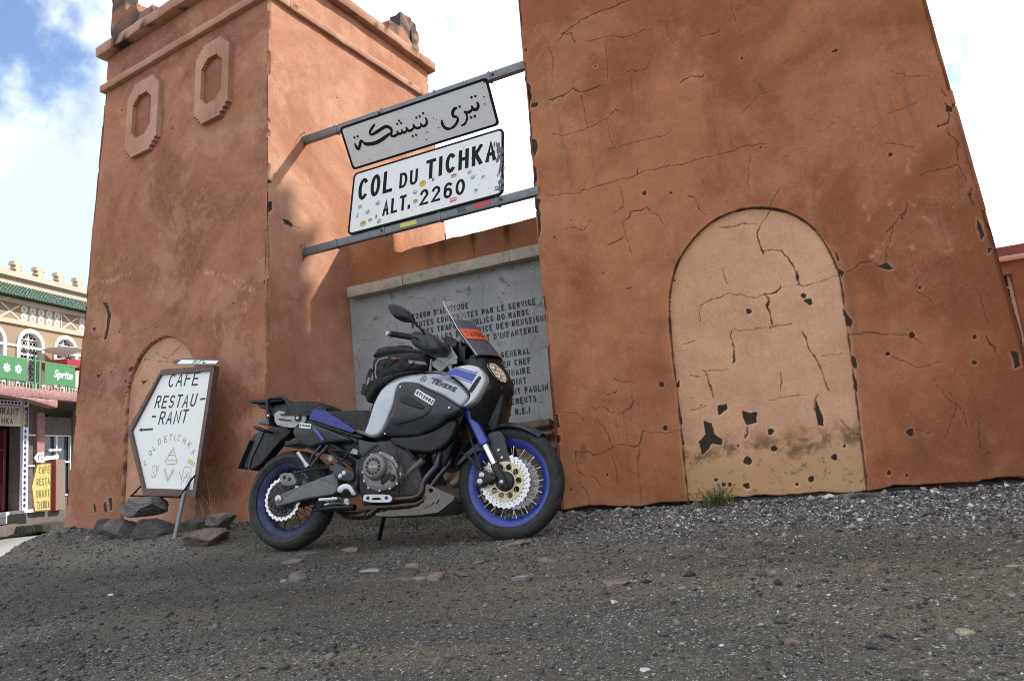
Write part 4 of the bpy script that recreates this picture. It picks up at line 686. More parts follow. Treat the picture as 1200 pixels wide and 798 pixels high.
def ring(parent, name, mat, xl, xr, yf, yb, z0, z1, out, bev=.012):
    mb = MB(); T = .25
    mb.box((xl-out, yf-out, z0), (xr+out, yf+T, z1)); mb.box((xl-out, yb-T, z0), (xr+out, yb+out, z1))
    mb.box((xl-out, yf+T, z0), (xl+T, yb-T, z1)); mb.box((xr-T, yf+T, z0), (xr+out, yb-T, z1))
    return rough(mb.build(name, mat, parent, bevel=bev), .045, .010 if name == 'cornice' else .006, 2, .66 if name == 'cornice' else .76)
def rough(o, step=.05, amp=.01, seed=0, wear=None):
    me = o.data; bm = bmesh.new(); bm.from_mesh(me)
    for _ in range(7):
        E = [e for e in bm.edges if e.calc_length() > step*2.2]
        if not E or len(bm.verts) > 60000: break
        bmesh.ops.subdivide_edges(bm, edges=E, cuts=1, use_grid_fill=True)
    bmesh.ops.triangulate(bm, faces=[f for f in bm.faces if len(f.verts) > 4])
    P = np.array([v.co for v in bm.verts])
    if len(P):
        for k in range(3):
            a, b_ = (k+1) % 3, (k+2) % 3
            nn = (vnoise(P[:,a]*1.0+P[:,k]*.7, P[:,b_]+P[:,k]*.4, 7, 4, seed+k*7)-.5)*2*amp
            for v, q in zip(bm.verts, nn): v.co[k] += q
        wv_ = sstep(wear, wear+.03, vnoise(P[:,0]+P[:,2]*1.7, P[:,1]-P[:,2]*1.3, 5, 5, seed+40, .6)) if wear else None
    bm.normal_update(); bm.to_mesh(me); bm.free()
    if wear is not None and len(P): t_ = me.attributes.new('wear', 'FLOAT', 'POINT'); t_.data.foreach_set('value', wv_.astype(np.float32))
    me.shade_smooth(); me.set_sharp_from_angle(angle=R(38)); return o
def merlon(parent, prof, f0, f1, mat, seed=0):
    mb = MB(); mb.prism(prof, f0, f1); return rough(mb.build('merlon', mat, parent), .05, .03, seed, .50)
M_merlon = stucco('broken merlon plaster', (.34,.165,.10), (.25,.105,.062), (.40,.22,.145), crack=1.2, cscale=7, seed=61, palek=.4, grime=1.6, dark=(.05,.045,.042))
def crown(parent, xl, xr, yf, yb, zs, zc):
    """string course, cornice slab, roof and stepped corner merlons"""
    ring(parent, 'string_course', M_trim, xl, xr, yf-.02, yb, zs+.01, zs+.095, .045)
    o = ring(parent, 'cornice', M_trim, xl, xr, yf, yb, zc+.025, zc+.150, .088, .016)
    mb = MB(); mb.box((xl+.2, yf+.2, zc+.05), (xr-.2, yb-.2, zc+.12)); mb.build('roof', M_ochre, parent)
    zt = zc+.148; st = [(0,0),(.86,0),(.80,.19),(.55,.185),(.50,.36),(.30,.35),(.26,.60),(0,.62)]
    for sx, x in ((1, xl+.10), (-1, xr-.10)):
        for sy, y in ((1, yf), (-1, yb)):
            mb = MB()
            merlon(parent, st, lambda a, h: (x+sx*a, y, zt+h), lambda a, h: (x+sx*a, y+sy*.16, zt+h), M_merlon, seed=int(10*x+y))
            merlon(parent, [(p[0]+.161 if p[0] < .1 else p[0]+.1, p[1]) for p in st], lambda a, h: (x, y+sy*a, zt+h), lambda a, h: (x+sx*.16, y+sy*a, zt+h), M_merlon, seed=int(7*x-y))
crown(rt, RX0(5.2), RX1(5.2), .05*5.4, RB(5.4), 5.18, 5.62)
mb = MB(); mb.box((-1.52, .045, -.35), (1.54, 2.5, .02)); rough(mb.build('footing', M_found, rt), .06, .03)

# left tower --------------------------------------------------------
a6 = R(6); LTM = Matrix.Translation((-4.24, 4.47, 0)) @ Matrix.Rotation(-a6, 4, 'Z')
lt = empty('gate_tower', LTM, 'square pinkish tower with two blind windows and stepped merlons behind the café sign', 'gate tower', 'gate towers')
LX0 = lambda z: -3.06+.034*z; LX1 = lambda z: -.01*z-.02; LB_ = lambda z: 3.22-.03*z
la = chaikin(LARCH, 1, False); la = la+[(-.99, 1.5), (-.96, 1.2), (-.95, .6), (-.95, -.2), (-2.06, -.2)]
face_grid(lt, 'wall', lambda x, z, d: (x, .07*z+d, z), LX0, LX1, .09, 5.66, .0095, .0095, M_left, LCR, LCH, LP, la, M_niche2, .035, ragged=.04, seed=71, rim=.02)
face_grid(lt, 'wall', lambda y, z, d: (-.01*z-.02-d, y, z), lambda z: .07*z, LB_, -.05, 5.66, .012, .012, M_inner, SCR, SCH, (), ragged=0, seed=77)
left_face(lt, M_left, LX0, lambda z: .07*z, LB_, -.4, 5.66, 81)
face_grid(lt, 'wall', lambda x, z, d: (-x, 3.22-.03*z-d, z), lambda z: -LX1(z), lambda z: -LX0(z), -.3, 5.66, .08, .08, M_left, ragged=0, seed=83)
crown(lt, LX0(5.5), LX1(5.5), .07*5.4, LB_(5.5), 5.19, 5.64)
mb = MB(); mb.box((-3.04, .05, -.5), (-.05, 3.1, .13)); rough(mb.build('footing', M_found, lt), .06, .03)
def stepped(x0, x1, z0, z1, cx, cz, n=4):
    """rectangle whose corners are cut in small steps"""
    P = []
    for (X, Z, sx, sz, order) in ((x1, z1, -1, -1, 0), (x0, z1, 1, -1, 1), (x0, z0, 1, 1, 0), (x1, z0, -1, 1, 1)):
        Q = []
        for i in range(n+1):
            Q.append((X+sx*cx*i/n, Z+sz*cz*(n-i)/n))
            if i < n: Q.append((X+sx*cx*i/n, Z+sz*cz*(n-i-1)/n) if False else (X+sx*cx*(i+1)/n, Z+sz*cz*(n-i)/n))
        if order: Q = Q[::-1]
        P += Q
    return P
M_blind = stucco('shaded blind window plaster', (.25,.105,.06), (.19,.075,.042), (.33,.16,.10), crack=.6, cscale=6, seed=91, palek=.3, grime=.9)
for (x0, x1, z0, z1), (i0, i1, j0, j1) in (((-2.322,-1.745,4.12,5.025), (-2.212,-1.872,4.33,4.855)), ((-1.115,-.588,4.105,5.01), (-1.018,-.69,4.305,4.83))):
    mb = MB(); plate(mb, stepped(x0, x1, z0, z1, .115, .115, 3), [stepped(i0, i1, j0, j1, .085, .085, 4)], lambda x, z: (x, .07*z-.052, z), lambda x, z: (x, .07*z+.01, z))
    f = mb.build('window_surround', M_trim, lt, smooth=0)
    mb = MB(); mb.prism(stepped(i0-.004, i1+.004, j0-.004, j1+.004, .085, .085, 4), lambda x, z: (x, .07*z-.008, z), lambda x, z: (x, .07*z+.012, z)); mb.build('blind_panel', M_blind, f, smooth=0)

# ------------------------------------------------------------------ memorial wall between the towers
M_cement = None
def cement():
    m, nt, b = nodes('grey cement plaque'); v = coords(nt)
    c = mixc(nt, mrange(nt, noise(nt, v, 2.2, 8, .65), .3, .7), (.25,.257,.26), (.34,.345,.343))
    c = mixc(nt, mth(nt, 'MULTIPLY', mrange(nt, noise(nt, v, 9, 10, .75, .6), .56, .66), .8), c, (.085,.083,.08))
    c = mixc(nt, mth(nt, 'MULTIPLY', mrange(nt, noise(nt, v, 3.5, 8, .7), .62, .72), .5), c, (.33,.31,.27))
    vo = nt.nodes.new('ShaderNodeTexVoronoi'); vo.feature = 'DISTANCE_TO_EDGE'; vo.inputs['Scale'].default_value = 1.6
    dv = nt.nodes.new('ShaderNodeTexNoise'); dv.inputs['Scale'].default_value = 3; nt.links.new(v, dv.inputs['Vector'])
    dd = nt.nodes.new('ShaderNodeVectorMath'); dd.operation = 'MULTIPLY_ADD'; dd.inputs[1].default_value = (.3,)*3; nt.links.new(dv.outputs['Color'], dd.inputs[0]); nt.links.new(v, dd.inputs[2]); nt.links.new(dd.outputs[0], vo.inputs['Vector'])
    c = mixc(nt, mth(nt, 'MULTIPLY', mrange(nt, vo.outputs['Distance'], .006, .001), .55), c, (.06,.06,.06))
    nt.links.new(c, b.inputs['Base Color']); b.inputs['Roughness'].default_value = .9; b.inputs['Specular IOR Level'].default_value = .25
    bump(nt, b, mth(nt, 'ADD', noise(nt, v, 40, 6, .7), noise(nt, v, 8, 6)), .4, .006); return m
M_cement = cement()
M_coping = pmat('weathered limestone coping', (.42,.37,.30), .9, var=.22, scale=5, bmp=.5, bscale=50, dust=.6, dustc=(.16,.14,.12))
M_ink = pmat('black engraved lettering', (.016,.016,.017), .75, var=.4, scale=30)
M_rubble = pmat('brown field stone masonry', (.15,.095,.070), .95, var=.45, scale=5, bmp=.9, bscale=28, dust=.7, dustc=(.26,.19,.15))
mw = empty('memorial_wall', Matrix.Translation((-3.0, 5.70, 0)), 'low wall with an engraved grey cement plaque between the two towers', 'memorial wall')
X0, X1 = -1.16, 1.30
top = [(-1.16,2.895),(-1.00,2.89),(-.82,2.885),(-.70,2.88),(-.60,2.87),(-.585,2.80),(-.582,2.61),(-.50,2.585),(-.44,2.60),(-.35,2.605),(-.2,2.60),(-.03,2.605),(.1,2.608),(.17,2.60),(.30,2.605),(.42,2.60),(.55,2.605),(.66,2.602),(.8,2.605),(.95,2.61),(1.1,2.607),(1.3,2.61)]
mb = MB(); mb.prism([(X0,2.30)]+[(X1,2.30)]+top[::-1], lambda x, z: (x, 0, z), lambda x, z: (x, .26, z)); rough(mb.build('parapet', M_ochre, mw), .04, .006, 5, .66)
mb = MB(); mb.box((X0, .03, .70), (X1, .26, 2.30)); mb.build('wall', M_ochre, mw)
pq = rough((lambda mb: (mb.box((X0+.02, -.04, .735), (X1, .03, 2.215)), mb.build('plaque', M_cement, mw))[1])(MB()), .06, .0022, 3)
for a, b_ in ((-1.075, -.42), (-.412, .72), (.725, 1.3)):
    mb = MB(); mb.box((a, -.165, 2.195), (b_, -.001, 2.30)); mb.prism([(-.165,2.30),(-.001,2.30),(-.001,2.352)], lambda y, z: (a, y, z), lambda y, z: (b_, y, z)); rough(mb.build('coping', M_coping, mw, bevel=.006), .05, .006, int(a*10)+40)
LINES = [("2260m D'ALTITUDE", -2.795, 1.873), ("ROUTES CONSTRUITES PAR LE SERVICE", -2.118, 1.786), ("DES TRAVAUX PUBLICS DU MAROC", -2.191, 1.705), ("ET CELLES DU SERVICE DES RENSEIGNEMENTS", -1.80, 1.623), ("PAR LE REGIMENT D'INFANTERIE", -2.121, 1.534),
 ("LE GENERAL", -2.22, 1.353), ("EN CHEF", -2.226, 1.264), ("LEGIONNAIRE", -2.241, 1.179), ("ADJOINT", -2.288, 1.092), ("LIEUTENANT PAULIN", -2.087, 1.004), ("DES RENSEIGNEMENTS", -2.209, .92), ("DU 4E R.E.I", -2.282, .824)]
mb = MB(); random.seed(3)
for t, x1, z in LINES:
    t = t.replace('m', 'M'); wd = sum(NARROW.get(c, 1.) for c in t)+.42*(len(t)-1)
    stroke_text(mb, t, x1+3.0-wd*.0302, z, x1+3.0, 0.056, .0098, lambda x, y, d: (x, -.0436-d, y), gap=.42, jit=.02)
mb.build('inscription', M_ink, pq, smooth=0)
def masonry(parent, x0, x1, z0, z1, y, seed):
    xs = np.arange(x0, x1, .012); zs = np.arange(z0, z1, .012); X, Z = np.meshgrid(xs, zs)
    c = np.stack([rng.uniform(x0, x1, 70), rng.uniform(z0, z1, 70)], -1); d = np.sort(np.hypot((X[...,None]-c[:,0])*.8, (Z[...,None]-c[:,1])*1.25), -1)
    e = sstep(0, .045, d[...,1]-d[...,0]); Y = y-.07*e-.03*vnoise(X, Z, 9, 5, seed)*e+.02*vnoise(X, Z, 3, 2, seed)
    n, k = X.shape; i = np.arange(n*k).reshape(n, k); F = np.stack([i[:-1,:-1], i[:-1,1:], i[1:,1:], i[1:,:-1]], -1).reshape(-1, 4)
    return npmesh('stone_base', np.stack([X, Y, Z], -1).reshape(-1, 3), F, M_rubble, parent)
masonry(mw, X0, X1, -.1, .76, .02, 9)

# ------------------------------------------------------------------ bars and road signs hung between the towers
M_galv = pmat('galvanised steel', (.17,.18,.195), .5, metal=.35, var=.25, scale=12, dust=.35, dustc=(.16,.12,.09))
M_white = pmat('enamelled white sign paint', (.66,.67,.66), .38, var=.05, scale=6, dust=.16, dustc=(.42,.40,.37))
M_black = pmat('black sign paint', (.010,.011,.013), .75, var=.3, scale=30, spec=.15)
M_rust = pmat('rusty bare metal chips', (.045,.035,.032), .8, var=.5, scale=60)
def bar(z0, z1, y, label):
    t = empty('sign_bar', Matrix.Translation((-3.0, y, z0)), label, 'metal bar', 'bars across the gate')
    mb = MB(); mb.box((-1.42, -.028, 0), (1.24, .028, z1-z0)); mb.build('bar', M_galv, t, bevel=.006)
    for x in (-.82, -.28, .30, .86):
        mb = MB(); mb.box((x-.012, -.034, -.006), (x+.012, .034, z1-z0+.006)); mb.build('clamp', M_galv, t, bevel=.003)
    for x in (-.3, .9):
        mb = MB(); mb.tube([(x, -.027, .04), (x, -.038, .04)], .014, 6); mb.build('bolt', M_rust, t)
    mb = MB(); mb.tube([(-1.21+.05*math.sin(q*1.1), -.045+.02*math.cos(2*q), .035+.075*math.cos(q)) for q in np.linspace(0, 6.0, 16)], .0028, 5); mb.build('wire', M_rust, t)
bar(3.757, 3.832, 5.20, 'galvanised bar carrying the Arabic sign, uppermost between the towers')
bar(2.556, 2.630, 5.09, 'galvanised bar under the French sign, lower one between the towers')
def sign_frame(origin, tilt, name, label, W, H, rad, top_w, cat='road sign'):
    t = R(tilt); u = Vector((0, -math.sin(t), math.cos(t))); n = Vector((0, math.cos(t), math.sin(t)))   # n points away from the viewer
    M4 = Matrix(((1,0,0,origin[0]),(0,n.y,u.y,origin[1]),(0,n.z,u.z,origin[2]),(0,0,0,1)))
    root = empty(name, M4, label, cat, 'road signs on the gate')
    outer = rrect(0, 0, W, H, rad); inner = rrect(top_w, top_w, W-top_w, H-top_w, rad*.75)
    mb = MB(); mb.prism(inner, lambda x, y: (x, -.001, y), lambda x, y: (x, .012, y)); p = mb.build('panel', M_white, root, smooth=0)
    mb = MB(); plate(mb, outer, [inner], lambda x, y: (x, -.0035, y), lambda x, y: (x, .013, y)); mb.build('border', M_black, root, smooth=30)
    mb = MB(); mb.prism(rrect(.005, .005, W-.005, H-.005, rad), lambda x, y: (x, .0131, y), lambda x, y: (x, .018, y)); mb.build('backing', M_galv, root)
    return root
SF = lambda x, y, d: (x, -.0022-d, y)
asg = sign_frame((-3.755, 5.328, 3.398), 25, 'road_sign', 'white enamel sign lettered in Arabic, hanging from the upper bar', 1.605, .418, .035, .021)
mb = MB()
for i, (P, wd) in enumerate(AR): ribbon(mb, chaikin(P, 2, False), wd*1.28, SF, dz=.0001*(i+1), taper=True)
for i, (c, r_) in enumerate(DOT): mb.add([SF(*p, .0024) for p in circ(*c, r_*1.15, 4, a0=.35)], [(0,1,2,3)])
mb.build('lettering', M_black, asg, smooth=0)
mb = MB()
for i, (c, r_) in enumerate(ACHIP): mb.add([SF(c[0]+(p[0]-c[0])*random.uniform(.6, 1.3), c[1]+(p[1]-c[1])*random.uniform(.6, 1.3), .003) for p in circ(*c, r_, 7)], [tuple(range(7))])
for i in range(60):
    c = (random.uniform(.05, 1.55), random.uniform(.04, .39)); mb.add([SF(*p, .0031) for p in circ(*c, random.uniform(.0012, .0035), 5)], [tuple(range(5))])
mb.build('paint_chips', M_rust, asg, smooth=0)
fsg = sign_frame((-3.668, 5.048, 2.630), -14, 'road_sign', 'white enamel sign with large French lettering and stickers on the lower bar', 1.60, .69, .05, .019)
F2 = lambda x, y, d: (x+.007, -.0022-d, y+.028)
mb = MB()
for (t, b), (h, sw) in zip([(q[0], q[1]) for q in FTXT], ((.245,.037),(.168,.027),(.212,.036),(.165,.027),(.165,.027))):
    stroke_text(mb, t, b[0][0]-.0, (b[0][1]+b[1][1])/2, b[1][0], h, sw, F2, gap=.30)
mb.build('lettering', M_black, fsg, smooth=0)
SC = {'oy':(.62,.50,.03),'ob':(.05,.08,.25),'oy2':(.50,.36,.05),'om':(.20,.08,.16),'og':(.17,.19,.22),'og2':(.16,.19,.25),'og3':(.14,.13,.13),'oy3':(.55,.40,.06),'sq':(.30,.22,.04),'ow':(.50,.54,.58),'gn':(.05,.22,.12),'bl':(.07,.09,.42),'rd':(.52,.04,.07),'pk':(.60,.28,.33),'lb':(.30,.50,.66),'gr':(.13,.13,.15),'gl':(.42,.42,.43),'pk2':(.60,.50,.47),'g2':(.25,.25,.25)}
KIND = {'o': 'round', 'r': 'flat'}
for n, c, c2 in FST:
    wd = max(.02, c2[0]-c[0]); k = SC[n]; m = pmat('sticker '+n, k, .4, var=.35, scale=70); cx = (c[0]+c2[0])/2; cy = (c[1]+c2[1])/2
    mb = MB()
    P = circ(cx, cy, wd*.74, 16, wd*.66) if n[0] == 'o' else [(c[0],cy-.022),(c2[0],cy-.018),(c2[0]-.002,cy+.018),(c[0]+.003,cy+.020)]
    mb.add([F2(*p, .0011) for p in P], [tuple(range(len(P)))]); s_ = mb.build('sticker', m, fsg, smooth=0)
    mb = MB()
    if n[0] == 'o':
        ribbon(mb, circ(cx, cy, wd*.58, 16, wd*.50)+[circ(cx, cy, wd*.58, 16, wd*.50)[0]], .004, F2, .0014); ribbon(mb, [(cx-wd*.28, cy-.006), (cx-.002, cy+.010), (cx+wd*.28, cy-.004)], .006, F2, .0015)
    else: ribbon(mb, [(c[0]+.006, cy-.004), ((cx), cy+.005), (c2[0]-.006, cy-.003)], .008, F2, .0015)
    mb.build('sticker_print', M_white if k[0] < .25 or n in ('rd', 'bl') else M_rust, s_, smooth=0)
mb = MB(); P = [(p[0]-.01, p[1]) for p in FSC]
for k in range(46):
    t = random.random()*(len(P)-1); i = int(t); q = t-i; c = (P[i][0]*(1-q)+P[i+1][0]*q+random.gauss(0, .014), P[i][1]*(1-q)+P[i+1][1]*q)
    mb.add([F2(p[0], p[1], .0016+.00001*k) for p in circ(*c, random.uniform(.004, .016), 6, random.uniform(.01, .035))], [tuple(range(6))])
for i in range(50):
    c = (random.uniform(.04, 1.55), random.uniform(.0, .63)); mb.add([F2(*p, .0019) for p in circ(*c, random.uniform(.0012, .0045), 5)], [tuple(range(5))])
mb.build('paint_chips', pmat('scuffed grey paint', (.11,.11,.115), .8, var=.6, scale=60), fsg, smooth=0)
# stickers stuck on the lower bar
for x, c, wd in ((-3.10, (.60,.52,.08), .17), (-2.52, (.05,.06,.07), .085), (-2.36, (.52,.04,.07), .16)):
    mb = MB(); mb.box((x, 5.0595, 2.575), (x+wd, 5.0612, 2.617)); tag(mb.build('bar_sticker', pmat('bar sticker print', c, .4, var=.3, scale=60), None), {-3.10: 'yellow sticker on the lower bar under the word ALT', -2.52: 'small dark sticker between the yellow and red ones on the lower bar', -2.36: 'red sticker on the lower bar under the number'}[x], 'sticker', 'stickers on the lower bar')
# ------------------------------------------------------------------ motorcycle
def lin(*c): return tuple(c)
M_tyre = pmat('dusty tyre rubber', (.016,.016,.017), .75, var=.3, scale=20, dust=.42, dustc=(.07,.065,.06), bmp=.2, bscale=120)
M_rim = pmat('blue anodised rim', (.018,.040,.26), .36, metal=.25, var=.12, dust=.22, dustc=(.10,.10,.15), coat=.3)
M_rimr = pmat('dusty blue rear rim', (.017,.023,.08), .55, metal=.2, var=.2, dust=.7, dustc=(.075,.075,.10))
M_dplas = pmat('dark grey moulded plastic', (.021,.025,.030), .45, var=.12, bmp=.12, bscale=700, dust=.10, dustc=(.10,.095,.09))
M_bplas = pmat('black plastic', (.0065,.007,.008), .40, var=.2, spec=.35, dust=.07, dustc=(.06,.055,.05))
M_silver = pmat('silver metallic paint', (.37,.385,.415), .30, metal=.35, var=.03, coat=.7, rvar=.06)
M_wpaint = pmat('white silver paint', (.50,.515,.54), .30, metal=.2, var=.03, coat=.7, rvar=.06)
M_blue = pmat('deep blue paint', (.017,.036,.29), .3, var=.06, coat=.6, rvar=.06)
M_bluevinyl = pmat('blue seat vinyl', (.030,.036,.21), .55, var=.12, bmp=.15, bscale=500)
M_seat = pmat('black seat vinyl', (.010,.0105,.012), .6, var=.2, bmp=.3, bscale=450, dust=.12, dustc=(.05,.046,.042), spec=.35)
M_alu = pmat('brushed aluminium', (.46,.46,.47), .36, metal=.85, var=.1, dust=.15)
M_disc = pmat('brake disc steel', (.72,.72,.73), .38, metal=.55, var=.06, dust=.1, dustc=(.45,.44,.42))
M_gold = pmat('champagne gold carrier', (.60,.50,.30), .42, metal=.5, var=.08)
M_chrome = pmat('polished fork chrome', (.72,.73,.75), .24, metal=1., var=.03, rvar=.05)
M_engine = pmat('grey cast engine cover', (.20,.19,.178), .55, metal=.45, var=.22, scale=18, dust=.4, dustc=(.16,.145,.13), bmp=.2, bscale=300)
M_cast = pmat('dark cast metal', (.022,.022,.023), .55, metal=.3, var=.35, dust=.30, dustc=(.09,.08,.072))
M_exh = pmat('heat tinted bronze exhaust pipe', (.085,.060,.043), .36, metal=.85, var=.45, scale=7, dust=.3, dustc=(.12,.10,.085))
M_exb = pmat('blued header pipe', (.055,.052,.075), .36, metal=.85, var=.5, scale=8, dust=.3)
M_skid = pmat('dusty skid plate aluminium', (.145,.130,.115), .55, metal=.55, var=.25, dust=.55, dustc=(.14,.12,.10))
M_arm = pmat('mud streaked swingarm', (.13,.132,.135), .6, metal=.3, var=.3, scale=6, dust=.8, dustc=(.15,.135,.12))
M_screen = glass('clear tinted windscreen', (.30,.29,.33), .22, .15, spec=.4)
M_tint = glass('dark smoked screen', (.014,.017,.030), .35, 1.0, spec=.2)
M_lens = glass('headlight lens', (.7,.7,.7), .2, .10)
M_amber = pmat('warm reflector bowl', (.86,.72,.48), .3, metal=.1, var=.3, scale=45)
M_orange = pmat('orange sticker', (.72,.085,.02), .45, var=.06)
M_fab = pmat('black woven nylon', (.0075,.0077,.0085), .8, var=.35, bmp=.5, bscale=400, dust=.2, dustc=(.04,.038,.036))
M_reflex = pmat('grey reflective piping', (.22,.22,.215), .6, var=.15)
M_spoke = pmat('steel spoke', (.50,.50,.50), .35, metal=.9, var=.1)
M_clear = glass('clear vinyl map pocket', (.55,.57,.58), .22, .34)

M_brk = pmat('cast silver bracket', (.30,.30,.305), .5, metal=.6, var=.2, dust=.4, dustc=(.12,.10,.09))
L8, H4 = R(8), R(4)
bed = (Vector((-1.68, 3.69, 0))-Vector((-3.216, 3.583, .025))).normalized()
_er = Vector((math.sin(H4), -math.cos(H4), 0))
bet = (math.cos(L8)*_er+math.sin(L8)*Vector((0,0,1))); beu = (math.cos(L8)*Vector((0,0,1))-math.sin(L8)*_er)
bet = (bet-bed*bet.dot(bed)).normalized(); beu = bet.cross(bed)*1.0
if beu.z < 0: beu = -beu
BM = Matrix(((bed.x,-bet.x,beu.x,-3.216),(bed.y,-bet.y,beu.y,3.583),(bed.z,-bet.z,beu.z,.025-.006),(0,0,0,1)))
bike = empty('motorcycle', BM, 'large silver, black and blue adventure motorcycle with spoked blue wheels, leaning on its side stand', 'motorcycle')
P3 = lambda s, t, h: (s, -t, h)
def ss(a, b, x): t = min(1., max(0., (x-a)/(b-a))); return t*t*(3-2*t)
def T_tank(s, h):
    w_ = .16+.06*ss(.68, 1.0, s); x = max(0., (h-.86)/.22); return w_*max(.12, 1-x*x)**.5
def T_side(s, h): return .232-.045*ss(.76, .60, h)-.05*max(0., s-1.2)
def T_cowl(s, h): return .25-.35*max(0., s-1.40)-.30*max(0., h-.94)
def T_nose(s, h): return max(.012, (.20-.10*ss(.86,.70,h))*(1-ss(1.36,1.60,s)**1.0)-.10*max(0., h-1.0))
def resamp(P, d):
    Q = []; n = len(P)
    for i in range(n):
        a, b = P[i], P[(i+1) % n]; k = max(1, int(math.hypot(b[0]-a[0], b[1]-a[1])/d))
        for j in range(k): Q.append((a[0]+(b[0]-a[0])*j/k, a[1]+(b[1]-a[1])*j/k))
    return Q
def panel(mb, poly, T, thick=.03, rnd=.012, sp=.012, it=2, lift=0., sides=(1,), ridge=None, rf=1.):
    P = resamp(chaikin(poly, it), sp) if it else resamp(poly, sp)
    if area2(P) < 0: P = P[::-1]
    xs = [p[0] for p in P]; ys = [p[1] for p in P]
    gx, gy = np.meshgrid(np.arange(min(xs), max(xs), sp), np.arange(min(ys), max(ys), sp)); gx = gx.ravel()+sp*.13; gy = gy.ravel()+sp*.17
    ok = inpoly(gx, gy, P); gx, gy = gx[ok], gy[ok]; d = dline(gx, gy, P, True) if len(gx) else np.array([]); ok = d > max(sp*.45, rnd*1.2); gx, gy = gx[ok], gy[ok]
    inn = list(zip(gx, gy)); n0 = len(P)
    for f_ in ((.18, .45, .75, 1.0) if rnd > .004 else ()):
        R_ = []
        for i in range(n0):
            a_, b_ = P[i-1], P[(i+1) % n0]; l_ = math.hypot(b_[0]-a_[0], b_[1]-a_[1]) or 1; R_.append((P[i][0]-(b_[1]-a_[1])/l_*rnd*f_, P[i][1]+(b_[0]-a_[0])/l_*rnd*f_))
        ra = np.array(R_); dd = dline(ra[:,0], ra[:,1], P, True); ok = inpoly(ra[:,0], ra[:,1], P) & (dd > rnd*f_*.93); inn += [tuple(q) for q in ra[ok]]
    v, F = cdt(P, (), inn); vv = np.array(v); d = dline(vv[:,0], vv[:,1], P, True)
    Tf = T if callable(T) else (lambda s, h: T)
    for sg in sides:
        V = []
        for (s, h), dd in zip(v, d):
            q = max(0., 1-dd/rnd) if rnd > 0 else 0; t = Tf(s, h)+lift-rnd*rf*(1-math.sqrt(max(0, 1-q*q)))
            if ridge: t += ridge(s, h, dd)
            V.append(P3(s, sg*t, h))
        mb.add(V, F)
        n = len(P); B = []
        for s, h in P: B.append(P3(s, sg*(Tf(s, h)+lift-rnd*rf+(ridge(s, h, 0) if ridge else 0)), h))
        for s, h in P: B.append(P3(s, sg*(Tf(s, h)+lift-rnd*rf-thick), h))
        mb.add(B, [(i, (i+1) % n, n+(i+1) % n, n+i) for i in range(n)])
    return mb
def flatpart(name, poly, t0, t1, mat, parent=None, bev=.004, it=1, holes=(), smooth=40):
    mb = MB(); P = chaikin(poly, it) if it else poly
    if holes: plate(mb, P, holes, lambda s, h: P3(s, t1, h), lambda s, h: P3(s, t0, h)); return mb.build(name, mat, parent or bike, smooth=smooth, weld=True)
    mb.prism(P, lambda s, h: P3(s, t1, h), lambda s, h: P3(s, t0, h)); return mb.build(name, mat, parent or bike, bevel=bev, smooth=smooth)
def bolt(mb, s, t, h, r=.006, d=.006): mb.lathe([(0,-d),(r*.8,-d),(r,-d*.6),(r,0)], P3(s, t, h), 10)

